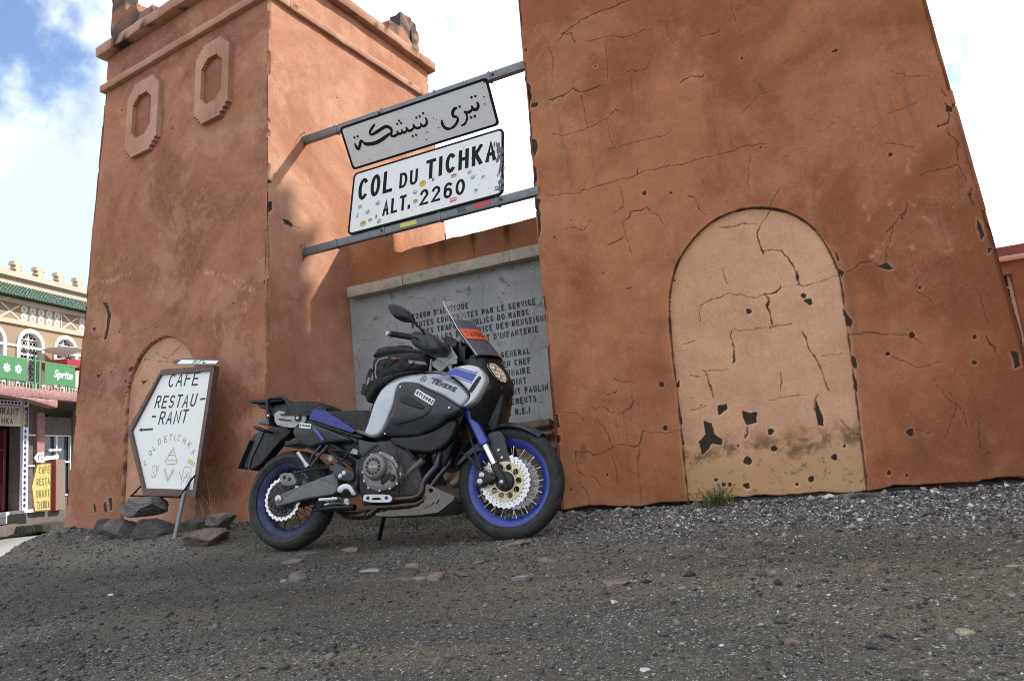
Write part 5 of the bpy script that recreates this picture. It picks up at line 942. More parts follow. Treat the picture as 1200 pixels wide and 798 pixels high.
# --- wheels
def wheel(sc, rt, w_, rr, rin, mrim, spokes, seed):
    c = Vector((sc, 0, rt)); 
    mb = MB(); hw = w_*.34
    mb.lathe([(rr+.008,-hw),(rr+.010,-hw+.006),(rr-.004,-hw+.010),(rr-.010,-hw*.55),(rin,-hw*.42),(rin-.002,0),(rin,hw*.42),(rr-.010,hw*.55),(rr-.004,hw-.010),(rr+.010,hw-.006),(rr+.008,hw),(rr-.006,hw-.002),(rin+.004,hw*.62),(rin-.008,hw*.45),(rin-.010,0),(rin-.008,-hw*.45),(rin+.004,-hw*.62),(rr-.006,-hw+.002)], c, 96, closed=True)
    rim = mb.build('wheel', mrim, bike, smooth=50)
    mb = MB(); n = 168; prof = []; k = 23
    for j in range(k):
        a = -math.pi*.5+math.pi*j/(k-1); e = math.sin(a); y = e*w_/2; q = math.cos(a)
        r_ = rr+.004+(rt-rr-.004)*(q**.52 if q > 0 else 0)
        y = math.copysign(abs(e)**.9, e)*w_/2*(1-.28*(1-min(1, (r_-rr)/(.35*(rt-rr))))**2 if r_-rr < .35*(rt-rr) else 1)
        prof.append((r_, y))
    V = []; F = []
    for i in range(n):
        q = 2*math.pi*i/n
        for j, (r_, y) in enumerate(prof):
            z = abs(y)/(w_/2); gr = 0
            if r_ > rr+.60*(rt-rr):
                ph = (i+int(z*9)+(0 if y > 0 else 5)) % 12
                if ph in (0, 1) and z > .14: gr = .006
            V.append(c+Vector(((r_-gr)*math.cos(q), y, (r_-gr)*math.sin(q))))
    for i in range(n):
        for j in range(k-1): F.append((i*k+j, i*k+j+1, ((i+1) % n)*k+j+1, ((i+1) % n)*k+j))
    mb.add(V, F); mb.build('tyre', M_tyre, rim, smooth=28)
    mb = MB()   # raised lettering bands on the sidewall
    for sg in (1, -1):
        yy = sg*w_*.43
        mb.lathe([(rr+.022, yy*.99), (rr+.024, yy*1.035), (rr+.027, yy*1.04), (rr+.029, yy*1.02)], c, 96)
    mb.build('sidewall_rib', M_tyre, rim)
    mb = MB(); mb.lathe([(0,-.075),(.018,-.075),(.022,-.06),(.045,-.052),(.047,-.044),(.030,-.036),(.028,.036),(.047,.044),(.045,.052),(.022,.06),(0,.075)], c, 40); mb.build('hub', M_cast, rim)
    for i in range(spokes):
        sg = 1 if i % 2 else -1; a = 2*math.pi*(i//2*2+(i % 2)*.9)/spokes; tw = .42*(1 if (i//2) % 2 else -1)
        mb = MB(); p = c+Vector((.045*math.cos(a+tw), sg*.046, .045*math.sin(a+tw))); q = c+Vector(((rin-.004)*math.cos(a), sg*hw*.52, (rin-.004)*math.sin(a)))
        mb.tube([p, q, ], .0024, 6); mb.tube([q*.93+p*.07, q], .0042, 6); mb.build('spoke', M_spoke if seed == 1 else M_cast, rim)
    mb = MB()
    for i in range(spokes):
        a = 2*math.pi*(i+.5)/spokes
        for sg in (1, -1): mb.lathe([(0, -.002*1), (.0055, -.001), (.0055, .004)], c+Vector(((rr-.012)*math.cos(a), sg*-(hw*.60), (rr-.012)*math.sin(a))), 8)
    mb.build('spoke_nipple', M_cast, rim)
    return rim
FWC, RWC = (1.54, .329), (0., .320)
fw = wheel(1.54, .329, .112, .249, .214, M_rim, 36, 1)
rw = wheel(0., .320, .152, .236, .200, M_rimr, 36, 2)
def disc(parent, sc, hc, t, ro, ri, nw, carrier, rc0):
    f0 = lambda a, b: P3(sc+a, t+.0025, hc+b); f1 = lambda a, b: P3(sc+a, t-.0025, hc+b)
    O = []; n = nw*10
    for i in range(n):
        q = 2*math.pi*i/n; O.append(((ro-.0045+.0045*math.cos(nw*q)*1.0)*math.cos(q), (ro-.0045+.0045*math.cos(nw*q))*math.sin(q)))
    HS = [[(ri*math.cos(2*math.pi*i/60), ri*math.sin(2*math.pi*i/60)) for i in range(60)]]
    for i in range(nw):
        for rr_, o in ((ri+.012, 0), (ri+.024, .33), (ri+.036, .66)):
            q = 2*math.pi*(i+o)/nw
            if rr_ < ro-.012: HS.append(circ(rr_*math.cos(q), rr_*math.sin(q), .0042, 7))
    mb = MB(); plate(mb, O, HS, f0, f1); d = mb.build('brake_disc', M_disc, parent, smooth=0)
    C = [((ri+.006)*math.cos(2*math.pi*i/60), (ri+.006)*math.sin(2*math.pi*i/60)) for i in range(60)]
    HS = [circ(0, 0, rc0, 30)]
    for i in range(10):
        q = 2*math.pi*i/10; HS.append(circ((rc0+ri)*.5*math.cos(q), (rc0+ri)*.5*math.sin(q), (ri-rc0)*.37, 14))
        q += math.pi/10; HS.append([((rc0+(ri-rc0)*u)*math.cos(q+dq), (rc0+(ri-rc0)*u)*math.sin(q+dq)) for u, dq in ((.12,0),(.34,.06),(.34,-.06))])
    mb = MB(); plate(mb, C, HS, lambda a, b: P3(sc+a, t+.006, hc+b), lambda a, b: P3(sc+a, t+.0028, hc+b))
    for i in range(10):
        q = 2*math.pi*i/10; bolt(mb, sc+(ri+.001)*math.cos(q), t+.006, hc+(ri+.001)*math.sin(q), .0065, .003)
    mb.build('disc_carrier', carrier, parent, smooth=35)
for tt in (.083, -.083): disc(fw, FWC[0], FWC[1], tt, .155, .108, 30, M_gold, .058)
disc(rw, 0, .32, .094, .141, .108, 24, M_cast, .05)
mb = MB(); mb.lathe([(.02,-.115),(.052,-.112),(.056,-.105),(.056,-.06),(.02,-.06)], (1.54, 0, .329), 36); mb.build('axle_boss', M_cast, fw)

# --- front fork, calipers, fender
fk = Vector((1.336-1.538, 0, .735-.313)).normalized(); ax = Vector((1.538, 0, .322))
for sg in (1, -1):
    o = Vector((0, -sg*.112, 0)); p = lambda L: ax+fk*L+o
    mb = MB(); mb.tube([p(.245), p(.25), p(.258), p(.27), p(.275), p(.52)], [.024,.0325,.0335,.0335,.0315,.0315], 20); mb.tube([p(.50), p(.64)], .026, 16); f = mb.build('fork_tube', M_blue, bike, smooth=35)
    mb = MB(); mb.tube([p(.08), p(.25)], .0215, 20); mb.build('fork_slider', M_chrome, f)
    mb = MB(); mb.tube([p(-.045), p(-.03), p(.02), p(.05), p(.11), p(.118)], [.016,.024,.027,.025,.027,.024], 18); mb.tube([p(0)+Vector((0,-sg*.03,0)), p(0)+Vector((0,sg*.03,0))], .022, 18); mb.build('axle_clamp', M_cast, f)
    mb = MB(); bolt(mb, ax.x, sg*.142, ax.z, .012, .004) if sg > 0 else None
    if sg > 0: mb.build('axle_bolt', M_alu, f)
cal = flatpart('brake_caliper', BT['caliper'], .075, .150, M_cast, bev=.008)
mb = MB()
for s, h in BT['calbolts']: mb.lathe([(.0,-.006),(.012,-.006),(.0165,-.004),(.017,0)], P3(s, .150, h), 18); mb.lathe([(.0,-.0075),(.006,-.0075),(.006,-.005)], P3(s, .150, h), 6)
mb.build('caliper_cap', M_alu, cal)
flatpart('caliper_bracket', BT['calbr'], .118, .140, M_bplas, bev=.004)
flatpart('brake_caliper', [(s, h) for s, h in BT['caliper']], -.150, -.075, M_cast, bev=.008)
mb = MB(); V = []; F = []; na, nb = 40, 13
for i in range(na+1):
    q = R(50+112*i/na); r_ = .347+.030*(i/na)**2; hw = .075+.012*math.sin(math.pi*i/na)-.022*ss(.12, 0, i/na)
    for j in range(nb):
        e = -1+2*j/(nb-1); V.append((1.54+(r_-.030*abs(e)**3.2)*math.cos(q), e*hw, .329+(r_-.030*abs(e)**3.2)*math.sin(q)))
for i in range(na):
    for j in range(nb-1): F.append((i*nb+j, i*nb+j+1, (i+1)*nb+j+1, (i+1)*nb+j))
mb.add(V, F); mb.add([((x-1.54)*.985+1.54, y*.97, (z-.329)*.985+.329) for x, y, z in V], [f[::-1] for f in F])
fen = mb.build('front_fender', M_dplas, bike, smooth=50)
mb = MB(); panel(mb, BT['fender_plate'], .088, .012, .008, sides=(1, -1)); panel(mb, BT['fender_rear'], .090, .012, .008, sides=(1, -1)); mb.build('fender_bracket', M_dplas, fen)
mb = MB(); [bolt(mb, s, .09, h, .0095, .004) for s, h in BT['fplbolts']]; mb.build('fender_bolt', M_alu, fen)
mb = MB(); mb.tube([P3(1.43,.145,.36), P3(1.40,.15,.45), P3(1.36,.14,.56), P3(1.31,.10,.68), P3(1.26,.06,.80)], .006, 8); mb.build('brake_hose', M_bplas, bike)

# --- tank, panels, cowls
mb = MB(); panel(mb, BT['tank'], T_tank, .05, .022, .011, sides=(1, -1)); 
ctr = [(.63,.70),(.70,.89),(.77,.99),(.86,1.035),(1.0,1.045),(1.14,1.03),(1.25,.97),(1.33,.88),(1.36,.80),(1.1,.75),(.8,.68)]
tank = mb.build('fuel_tank', M_silver, bike, smooth=55)
mb = MB(); V = []; F = []
topc = [(.655,.74),(.69,.86),(.75,.965),(.82,1.012),(.89,1.030),(1.0,1.036),(1.10,1.030),(1.17,1.01),(1.24,.965)]
for s, h in topc:
    wT = T_tank(s, h-.012)
    for e in np.linspace(-1, 1, 13): V.append((s, e*wT*.985, h+.022*(1-e*e)-.012*abs(e)**4))
for i in range(len(topc)-1):
    for j in range(12): F.append((i*13+j, i*13+j+1, (i+1)*13+j+1, (i+1)*13+j))
mb.add(V, F); mb.build('tank_top', M_silver, tank, smooth=60)
def sidegroove(s, h, d):
    P = [(.925,.905),(.985,.905),(1.13,.815),(1.16,.785),(1.135,.735),(1.03,.705),(.87,.685)]
    dd = float(dline(np.array([s]), np.array([h]), P)[0]); ins = 1 if h < .905-(s-.985)*.62 else 0
    return -.010*ss(.010, .0, dd)-.006*(1 if bool(inpoly(np.array([s]), np.array([h]), P+[(.88,.80)])[0]) else 0)
mb = MB(); panel(mb, BT['side_panel'], T_side, .06, .016, .011, sides=(-1,)); mb.build('side_panel', M_dplas, bike, smooth=50); mb = MB(); panel(mb, BT['side_panel'], T_side, .06, .016, .011, sides=(1,)); sp_ = mb.build('side_panel', M_dplas, bike, smooth=50)
mb = MB(); panel(mb, [(.905,.895),(.955,.905),(1.00,.885),(1.115,.815),(1.150,.780),(1.125,.735),(1.03,.71),(.86,.69),(.875,.76),(.898,.83)], T_side, .010, .010, .010, lift=.007, it=2); panel_in = mb.build('panel_relief', M_dplas, sp_, smooth=50)
mb = MB(); panel(mb, [(.93,.872),(.985,.872),(1.075,.81),(1.105,.782),(1.09,.765),(1.0,.80),(.93,.83)], T_side, .008, .007, .010, lift=.0115, it=2); mb.build('panel_recess', M_bplas, sp_, smooth=50)
mb = MB(); bolt(mb, .935, .236, .925, .007, .003); bolt(mb, 1.262, .238, .762, .008, .003); bolt(mb, .815, .205, .655, .007, .004); mb.build('panel_bolt', M_alu, sp_)
for sg in (-1, 1): mb = MB(); panel(mb, BT['lower_panel'], lambda s, h: .195-.10*max(0, s-1.05), .10, .02, .014, sides=(sg,)); mb.build('lower_cowl', M_bplas, bike, smooth=50)
for sg in (-1, 1): mb = MB(); panel(mb, BT['cowl'], T_cowl, .05, .016, .011, sides=(sg,)); cw = mb.build('front_cowl', M_wpaint, bike, smooth=55)
def decal(poly, T, lift, name, mat, parent, it=0, sp=.008, sides=(1,)):
    P = chaikin(poly, it) if it else poly; P = resamp(P, sp); xs = [p[0] for p in P]; ys = [p[1] for p in P]; gx, gy = np.meshgrid(np.arange(min(xs), max(xs), sp)+.001, np.arange(min(ys), max(ys), sp)+.0013); gx = gx.ravel(); gy = gy.ravel(); ok = inpoly(gx, gy, P) & (dline(gx, gy, P, True) > sp*.4); v, F = cdt(P, (), list(zip(gx[ok], gy[ok])))
    mb = MB()
    for sg in sides: mb.add([P3(s, sg*((T(s, h) if callable(T) else T)+lift), h) for s, h in v], F)
    return mb.build(name, mat, parent, smooth=60)
decal(BT['stripe'], T_cowl, .0026, 'blue_stripe', M_blue, cw)
st = BT['stripe']
for k, (a, b) in enumerate(((0,1),(3,2))):
    mb = MB(); o_ = .009 if k == 0 else -.009; ribbon(mb, [(st[a][0]+(st[b][0]-st[a][0])*q, st[a][1]+o_+(st[b][1]-st[a][1])*q) for q in np.linspace(0, 1, 8)], .005, lambda x, y, d: P3(x, T_cowl(x, y)+.0028, y)); mb.build('pinstripe', M_blue, cw, smooth=0)
decal(BT['slot'], T_cowl, .0032, 'air_slot', M_bplas, cw, it=1)
mb = MB(); bolt(mb, 1.44, T_cowl(1.44, .965)+.001, .965, .009, .003); mb.build('cowl_bolt', M_alu, cw)
def along(p0, p1, T, lift=.002):
    d = Vector((p1[0]-p0[0], p1[1]-p0[1])); L = d.length; d /= L; n = Vector((-d.y, d.x))
    def f(x, y, z=0): s = p0[0]+d.x*x+n.x*y; h = p0[1]+d.y*x+n.y*y; return P3(s, (T(s, h) if callable(T) else T)+lift+z, h)
    return f, L
M_txtk = pmat('dark lettering', (.018,.018,.022), .4, var=.1); M_txtw = pmat('white lettering', (.75,.75,.75), .45, var=.05)
f, L = along(BT['text_t'][0], BT['text_t'][1], T_tank)
mb = MB(); stroke_text(mb, 'TENERE', 0, 0, L, .030, .0085, f, gap=.22, shear=.25); mb.build('tank_lettering', M_txtk, tank, smooth=0)
f, L = along((BT['text_t'][2][0], BT['text_t'][2][1]+.003), (BT['text_t'][2][0]+.075, BT['text_t'][2][1]-.028), T_tank)
mb = MB(); stroke_text(mb, 'SUPER', 0, -.008, L, .013, .003, f, gap=.25, shear=.25); mb.build('tank_lettering', M_blue, tank, smooth=0)
f, L = along((1.04,.975), (1.09,.965), T_tank)
mb = MB(); ribbon(mb, circ(.03, .0, .019, 24)+[circ(.03, .0, .019, 24)[0]], .004, f)
for k in range(3): q = math.pi/2+k*2.094; ribbon(mb, [(.03,0), (.03+.015*math.cos(q), .015*math.sin(q))], .004, f, .0001*(k+1)); 
mb.build('tank_badge', M_txtk, tank, smooth=0)
f, L = along(BT['xt_t'][0], BT['xt_t'][1], T_side)
mb = MB(); mb.add([f(x, y, .001) for x, y in rrect(-.006,-.006,L+.006,.034,.006)], [tuple(range(24))]); pl_ = mb.build('model_label', M_txtw, sp_, smooth=0)
mb = MB(); stroke_text(mb, 'XT1200Z', 0, .003, L, .022, .0062, lambda x, y, d: f(x, y, .002+d), gap=.25, shear=.15); mb.build('label_lettering', M_txtk, pl_, smooth=0)
# nose, lamps and screen
def S_front(t, h): return 1.580-.35*abs(t)-.9*t*t-.45*max(0, h-.90)-.55*max(0, .86-h)
mb = MB(); V = []; F = []; lev = [(1.105,.10),(1.09,.135),(1.06,.160),(1.02,.174),(.98,.178),(.94,.180),(.90,.184),(.86,.188),(.82,.188),(.78,.180),(.74,.165),(.70,.145),(.66,.125),(.615,.10)]
ns = 25
for h, w_ in lev:
    pr = []
    for k in range(4): pr.append((1.36+(.10 if h < .75 else .0)*0+(S_front(w_, h)-.02-1.36)*k/4, w_*(1-.0*k)))
    for k in range(ns):
        e = 1-2*k/(ns-1); tt = e*w_; ed = max(0, abs(e)-.80)/.20; pr.append((S_front(tt, h)-.022*ed*ed+.004*(1-e*e), tt*(1-.0*ed)))
    for k in range(3, -1, -1): pr.append((pr[k][0], -pr[k][1]))
    V += [P3(s, t_, h) for s, t_ in pr]
n_ = ns+8
for i in range(len(lev)-1):
    for j in range(n_-1): F.append((i*n_+j, i*n_+j+1, (i+1)*n_+j+1, (i+1)*n_+j))
F.append(tuple(range(n_))); F.append(tuple((len(lev)-1)*n_+j for j in range(n_)))
mb.add(V, F); nose = mb.build('nose_fairing', M_bplas, bike, smooth=50)
HL = [(.136,1.025),(.100,1.046),(.060,1.041),(.028,1.001),(.026,.957),(.047,.921),(.089,.903),(.119,.928),(.133,.979)]
def frontpiece(poly, sg, lift, dome, name, mat, parent, it=2, sp=.007, smooth=60):
    P = resamp(chaikin(poly, it), sp); xs = [p[0] for p in P]; ys = [p[1] for p in P]
    gx, gy = np.meshgrid(np.arange(min(xs), max(xs), sp)+.0011, np.arange(min(ys), max(ys), sp)+.0017); gx = gx.ravel(); gy = gy.ravel(); ok = inpoly(gx, gy, P) & (dline(gx, gy, P, True) > sp*.45)
    v, F_ = cdt(P, (), list(zip(gx[ok], gy[ok]))); vv = np.array(v); d = dline(vv[:,0], vv[:,1], P, True)
    mb = MB(); mb.add([P3(S_front(a, h)+lift+dome(dd), sg*a, h) for (a, h), dd in zip(v, d)], F_)
    n = len(P); mb.add([P3(S_front(a, h)+lift+dome(0), sg*a, h) for a, h in P]+[P3(S_front(a, h)-.01, sg*a, h) for a, h in P], [(i, (i+1) % n, n+(i+1) % n, n+i) for i in range(n)])
    return mb.build(name, mat, parent, smooth=smooth)
for sg in (1, -1):
    hl = frontpiece([(.082+(a-.082)*.97, .97+(h-.97)*.97) for a, h in HL], sg, .0055, lambda d: 0, 'headlight', M_amber, bike)
    cx, cy = .088, .972
    for (a, h, r_) in ((.092, 1.000, .022), (.082, .945, .019)):
        mb = MB(); s0 = S_front(a, h)+.004; mb.lathe([(r_,0),(r_*.92,.004),(r_*.6,.009),(0,.011)], (0,0,0), 20); V2 = [Vector((s0+y, -sg*(a-.0*x)+x, h+z)) for x, y, z in mb.v]; mb.v = [tuple(p) for p in V2]; mb.build('reflector', M_chrome, hl, smooth=60)
    mb = MB()
    for k in range(4): h0 = .93+.028*k; mb.tube([P3(S_front(.05, h0)+.008, sg*.05, h0), P3(S_front(.12, h0+.012)+.008, sg*.12, h0+.012)], .0022, 5)
    mb.build('reflector_rib', M_chrome, hl)
    frontpiece(HL, sg, .012, lambda d: .010*ss(0, .03, d), 'lens', M_lens, hl)
    mb = MB(); Pq = chaikin(HL, 2); mb.tube([P3(S_front(a, h)+.010, sg*a, h) for a, h in Pq+Pq[:1]], .0045, 6, caps=False); mb.build('bezel', M_bplas, hl)
mb = MB(); mb.prism([(-.10,.885),(.10,.885),(.07,.80),(-.07,.80)], lambda a, h: P3(S_front(a, h)+.012, a, h), lambda a, h: P3(S_front(a, h)-.01, a, h)); mb.build('beak_insert', M_dplas, nose, bevel=.004)
E_, C_ = BT['screen_edge'], BT['screen_mid']
scr_c = [(1.172,1.512),(1.205,1.500),(1.237,1.472),(1.271,1.432),(1.31,1.38),(1.353,1.323),(1.398,1.258),(1.440,1.199),(1.485,1.135),(1.515,1.09)]
def scrw(u): return .022+.118*math.sqrt(min(1., u/.24))+.035*ss(.2, 1., u)
def scrpt(u, e):
    k = u*(len(scr_c)-1); i = min(int(k), len(scr_c)-2); q = k-i; s = scr_c[i][0]*(1-q)+scr_c[i+1][0]*q; h = scr_c[i][1]*(1-q)+scr_c[i+1][1]*q
    w_ = scrw(u); return Vector((s-.095*e*e*min(1,.30+1.1*u), e*w_, h-.012*e*e))
def screen_part(u0, u1, name, mat, parent, off=0, nu=26):
    mb = MB(); V = []; F = []; nv = 17
    for side in (0, .004):
        for i in range(nu+1):
            for j in range(nv): p = scrpt(u0+(u1-u0)*i/nu, -1+2*j/(nv-1)); V.append(p+Vector((-.8, 0, -.6))*(side+off))
    m_ = (nu+1)*nv
    for i in range(nu):
        for j in range(nv-1): a = i*nv+j; F += [(a, a+1, a+nv+1, a+nv), (m_+a, m_+a+nv, m_+a+nv+1, m_+a+1)]
    bd = [j for j in range(nv)]+[i*nv+nv-1 for i in range(1, nu+1)]+[nu*nv+j for j in range(nv-2, -1, -1)]+[i*nv for i in range(nu-1, 0, -1)]
    F += [(bd[i], bd[(i+1) % len(bd)], m_+bd[(i+1) % len(bd)], m_+bd[i]) for i in range(len(bd))]
    mb.add(V, F); return mb.build(name, mat, parent, smooth=60)
ws = screen_part(0, .985, 'windscreen', M_screen, bike)
screen_part(.50, .99, 'tinted_screen', M_tint, ws, off=.006)
mb = MB(); mb.tube([scrpt(u, -1.0) for u in np.linspace(0, 1, 22)], .0035, 6); mb.tube([scrpt(u, 1.0) for u in np.linspace(0, 1, 22)], .0035, 6); mb.tube([scrpt(0.0, e) for e in np.linspace(-1, 1, 12)], .0035, 6); mb.build('screen_rim', glass('screen edge', (.8,.8,.82), .1, .45), ws)
# orange sticker on the rider's right half of the screen
def skin(u, e, d=0): return scrpt(u, e)+Vector((.8, 0, .6))*(.003+d)
mb = MB(); V = []; F = []
for i in range(7):
    for j in range(9): V.append(skin(.635+.135*i/6, -.97+.80*j/8))
for i in range(6):
    for j in range(8): F.append((i*9+j, i*9+j+1, (i+1)*9+j+1, (i+1)*9+j))
mb.add(V, F); sk = mb.build('screen_sticker', M_orange, ws, smooth=60)
mb = MB(); stroke_text(mb, 'TANGER', 0, 0, 4.6, 1, .15, lambda x, y, d: skin(.740-.075*y, -.90+.66*x/4.6, .0012+d), gap=.3); mb.build('sticker_lettering', M_txtk, sk, smooth=0)
mb = MB()
for sg in (1, -1):
    mb.tube([P3(1.30, sg*.09, 1.13), P3(1.35, sg*.10, 1.22), P3(1.33, sg*.10, 1.27)], .008, 8); mb.tube([P3(1.30, sg*.05, 1.10), P3(1.42, sg*.09, 1.12)], .010, 8)
mb.box((1.27, -.10, 1.08), (1.31, .10, 1.17)); mb.box((1.30,-.11,1.03),(1.42,.11,1.08)); mb.build('screen_bracket', M_bplas, bike, bevel=.006)
mb = MB(); mb.box((1.255, -.085, 1.13), (1.285, .085, 1.21), Matrix.Identity(4)); mb.build('dashboard', M_bplas, bike, bevel=.012)
# handlebar
mb = MB()
for sg in (1, -1):
    mb.tube([P3(1.16, 0, 1.135), P3(1.155, sg*.10, 1.14), P3(1.12, sg*.20, 1.19), P3(1.06, sg*.30, 1.205), P3(.985, sg*.445, 1.200)], .011, 12)
hb_ = mb.build('handlebar', M_bplas, bike)
for sg in (1, -1):
    mb = MB(); mb.tube([P3(1.052, sg*.315, 1.205), P3(.982, sg*.448, 1.200)], .0185, 16); mb.build('grip', pmat('grip rubber', (.02,.021,.024), .7, var=.2, bmp=.3, bscale=300), hb_)
    mb = MB(); mb.tube([P3(.982, sg*.448, 1.200), P3(.975, sg*.458, 1.1995), P3(.970, sg*.466, 1.199)], [.012, .0155, .013], 14); mb.build('bar_end', M_alu, hb_)
    mb = MB(); G_ = BT['guard']
    panel(mb, G_, lambda s, h: .335+.16*max(0, 1.17-s)-.30*max(0, s-1.17), .10, .045, .012, sides=(sg,), rf=.8); mb.build('hand_guard', M_dplas, hb_, smooth=60)
    mb = MB(); mb.tube([P3(1.10, sg*.27, 1.215), P3(1.16, sg*.33, 1.16), P3(1.195, sg*.34, 1.10)], .007, 8); mb.tube([P3(1.09, sg*.26, 1.19), P3(1.12, sg*.40, 1.17), P3(1.05, sg*.46, 1.175)], .006, 8); mb.build('brake_lever' if sg > 0 else 'clutch_lever', M_cast, hb_)
    mb = MB(); mb.tube([P3(1.155, sg*.285, 1.185), P3(1.145, sg*.36, 1.225), P3(1.10, sg*.40, 1.283), P3(1.085, sg*.405, 1.30)], [.006,.006,.007,.010], 8); mr_ = mb.build('mirror', M_bplas, bike)
    mb = MB(); panel(mb, BT['mirror'], .43, .02, .028, .010, sides=(sg,), rf=1.0); panel(mb, BT['mirror'], lambda s, h: .43-.076, .0, .0, .012, sides=(sg,)); mb.build('mirror_shell', M_bplas, mr_, smooth=60)
mb = MB()
for k in range(3): mb.tube([P3(1.14+.01*k, .20-.02*k, 1.19), P3(1.20+.015*k, .17, 1.15+.01*k), P3(1.22+.012*k, .12, 1.08), P3(1.24, .08, 1.0)], .005, 7)
mb.tube([P3(1.17, .05, 1.17), P3(1.25, .06, 1.185)], .028, 12); mb.build('cable', M_bplas, hb_)
# map pocket behind the screen
mc = BT['mapcase']
mb = MB(); mb.prism([(1.105,1.075),(1.235,1.165),(1.285,1.085),(1.155,1.015)], lambda s, h: P3(s, .15, h), lambda s, h: P3(s, .142, h)); mb.build('map_pocket', M_clear, bike, bevel=.003)
mb = MB(); mb.tube([P3(1.085,.13,1.03), P3(1.10,.14,1.10), P3(1.115,.14,1.06), P3(1.16,.14,1.02), P3(1.28,.15,1.09)], .009, 8); mb.box((1.20,-.152,1.05),(1.275,-.138,1.085)); mb.build('pocket_trim', pmat('translucent grey vinyl', (.30,.31,.31), .25, var=.4, scale=60), bike, bevel=.002)

# --- seat and tail
mb = MB()
def seatloft(cs, crown=.02):
    V = []; F = []; n = 15
    for s, hb, ht, w_ in cs:
        for j in range(n):
            q = math.pi*j/(n-1); e = math.cos(q); y = math.copysign(abs(e)**.55, e)*w_; z = hb+(ht-hb)*(math.sin(q)**.5 if math.sin(q) > 0 else 0); V.append((s, -y, z))
    m_ = len(cs)
    for i in range(m_-1):
        for j in range(n-1): F.append((i*n+j, i*n+j+1, (i+1)*n+j+1, (i+1)*n+j))
    for i in (0, m_-1): F.append(tuple(i*n+j for j in range(n)))
    mb.add(V, F)
seatloft([(.235,.80,.845,.15),(.255,.80,.872,.16),(.34,.79,.862,.165),(.44,.76,.855,.16),(.54,.72,.85,.145),(.62,.70,.846,.12),(.66,.70,.842,.11),(.68,.72,.82,.10)])
seat = mb.build('rider_seat', M_seat, bike, smooth=60)
decal(BT['seat_blue'], lambda s, h: .163-.10*max(0, s-.44), .003, 'seat_panel', M_bluevinyl, seat, it=0)
mb = MB(); seatloft([(-.13,.875,.93,.12),(-.10,.865,.955,.13),(0,.855,.962,.14),(.12,.845,.955,.15),(.22,.835,.942,.155),(.29,.83,.915,.15),(.33,.83,.885,.14)]); mb.build('pillion_seat', M_seat, bike, smooth=60)
mb = MB(); panel(mb, BT['underseat'], .135, .27, .008, .015); mb.build('subframe_cover', M_bplas, bike, smooth=50)
for sg in (-1, 1): mb = MB(); panel(mb, BT['tail_panel'], lambda s, h: .172-.10*max(0, .72-h)*2, .08, .014, .010, sides=(sg,)); tp = mb.build('tail_panel', M_dplas, bike, smooth=50)
decal(BT['tail_blue'], .172, .0022, 'tail_stripe', M_blue, tp)
f, L = along((.165,.762), (.245,.748), .172)
mb = MB(); mb.add([f(x, y, .0006) for x, y in rrect(-.005,-.005,L+.005,.027,.005)], [tuple(range(24))]); pl_ = mb.build('model_label', M_txtw, tp, smooth=0)
mb = MB(); stroke_text(mb, 'XT1200Z', 0, .003, L, .016, .0046, lambda x, y, d: f(x, y, .0016+d), gap=.25); mb.build('label_lettering', M_txtk, pl_, smooth=0)
mb = MB(); br_ = chaikin(BT['bracket'], 1); plate(mb, br_, [chaikin(BT['bracket_slot'], 1), [(-.02,.872),(.04,.865),(.04,.852),(-.02,.858)]], lambda s, h: P3(s, .140, h), lambda s, h: P3(s, .124, h)); mb.build('tail_bracket', M_brk, bike, smooth=30); mb = MB(); plate(mb, br_, [chaikin(BT['bracket_slot'], 1)], lambda s, h: P3(s, -.140, h), lambda s, h: P3(s, -.124, h)); mb.build('tail_bracket', M_alu, bike, smooth=30)
mb = MB(); mb.prism(BT['bracket_slot'], lambda s, h: P3(s, .128, h), lambda s, h: P3(s, .10, h)); mb.build('bracket_insert', pmat('rusty brown plate', (.14,.085,.06), .6, var=.3), bike)
for sg in (1, -1):
    mb = MB(); mb.tube([P3(-.115, sg*.135, .855), P3(-.128, sg*.135, .90), P3(-.140, sg*.132, .975), P3(-.12, sg*.13, .990), P3(-.02, sg*.13, .984), P3(.01, sg*.132, .968), P3(.06, sg*.138, .905), P3(.125, sg*.142, .828)], .0135, 12); mb.tube([P3(.125,sg*.15,.828),P3(.125,sg*.11,.828)], .024, 14); mb.tube([P3(-.115,sg*.147,.868),P3(-.115,sg*.11,.868)], .020, 14); mb.build('grab_rail', M_bplas, bike)
mb = MB(); bolt(mb, .125, .151, .828, .011, .004); bolt(mb, -.115, .148, .868, .009, .004); mb.build('rail_bolt', M_alu, bike)
mb = MB(); mb.prism([(-.315,.992),(-.285,1.000),(-.14,.985),(-.02,.978),(-.02,.962),(-.15,.962),(-.28,.975)], lambda s, h: P3(s, .13, h), lambda s, h: P3(s, -.13, h)); mb.prism([(-.255,.972),(-.14,.960),(-.12,.915),(-.23,.940)], lambda s, h: P3(s, .10, h), lambda s, h: P3(s, -.10, h)); mb.build('luggage_rack', M_bplas, bike, bevel=.005)
mb = MB(); mb.prism(BT['tail_light'], lambda s, h: P3(s, .08, h), lambda s, h: P3(s, -.08, h)); mb.build('tail_light', pmat('grey tail lamp housing', (.06,.055,.06), .3, var=.2, coat=.5), bike, bevel=.01)
mb = MB(); fl = chaikin(BT['plate_flap'], 1); panel(mb, BT['plate_flap'], .075, .06, .012, .02, it=1); pf = mb.build('plate_holder', M_bplas, bike, smooth=50)
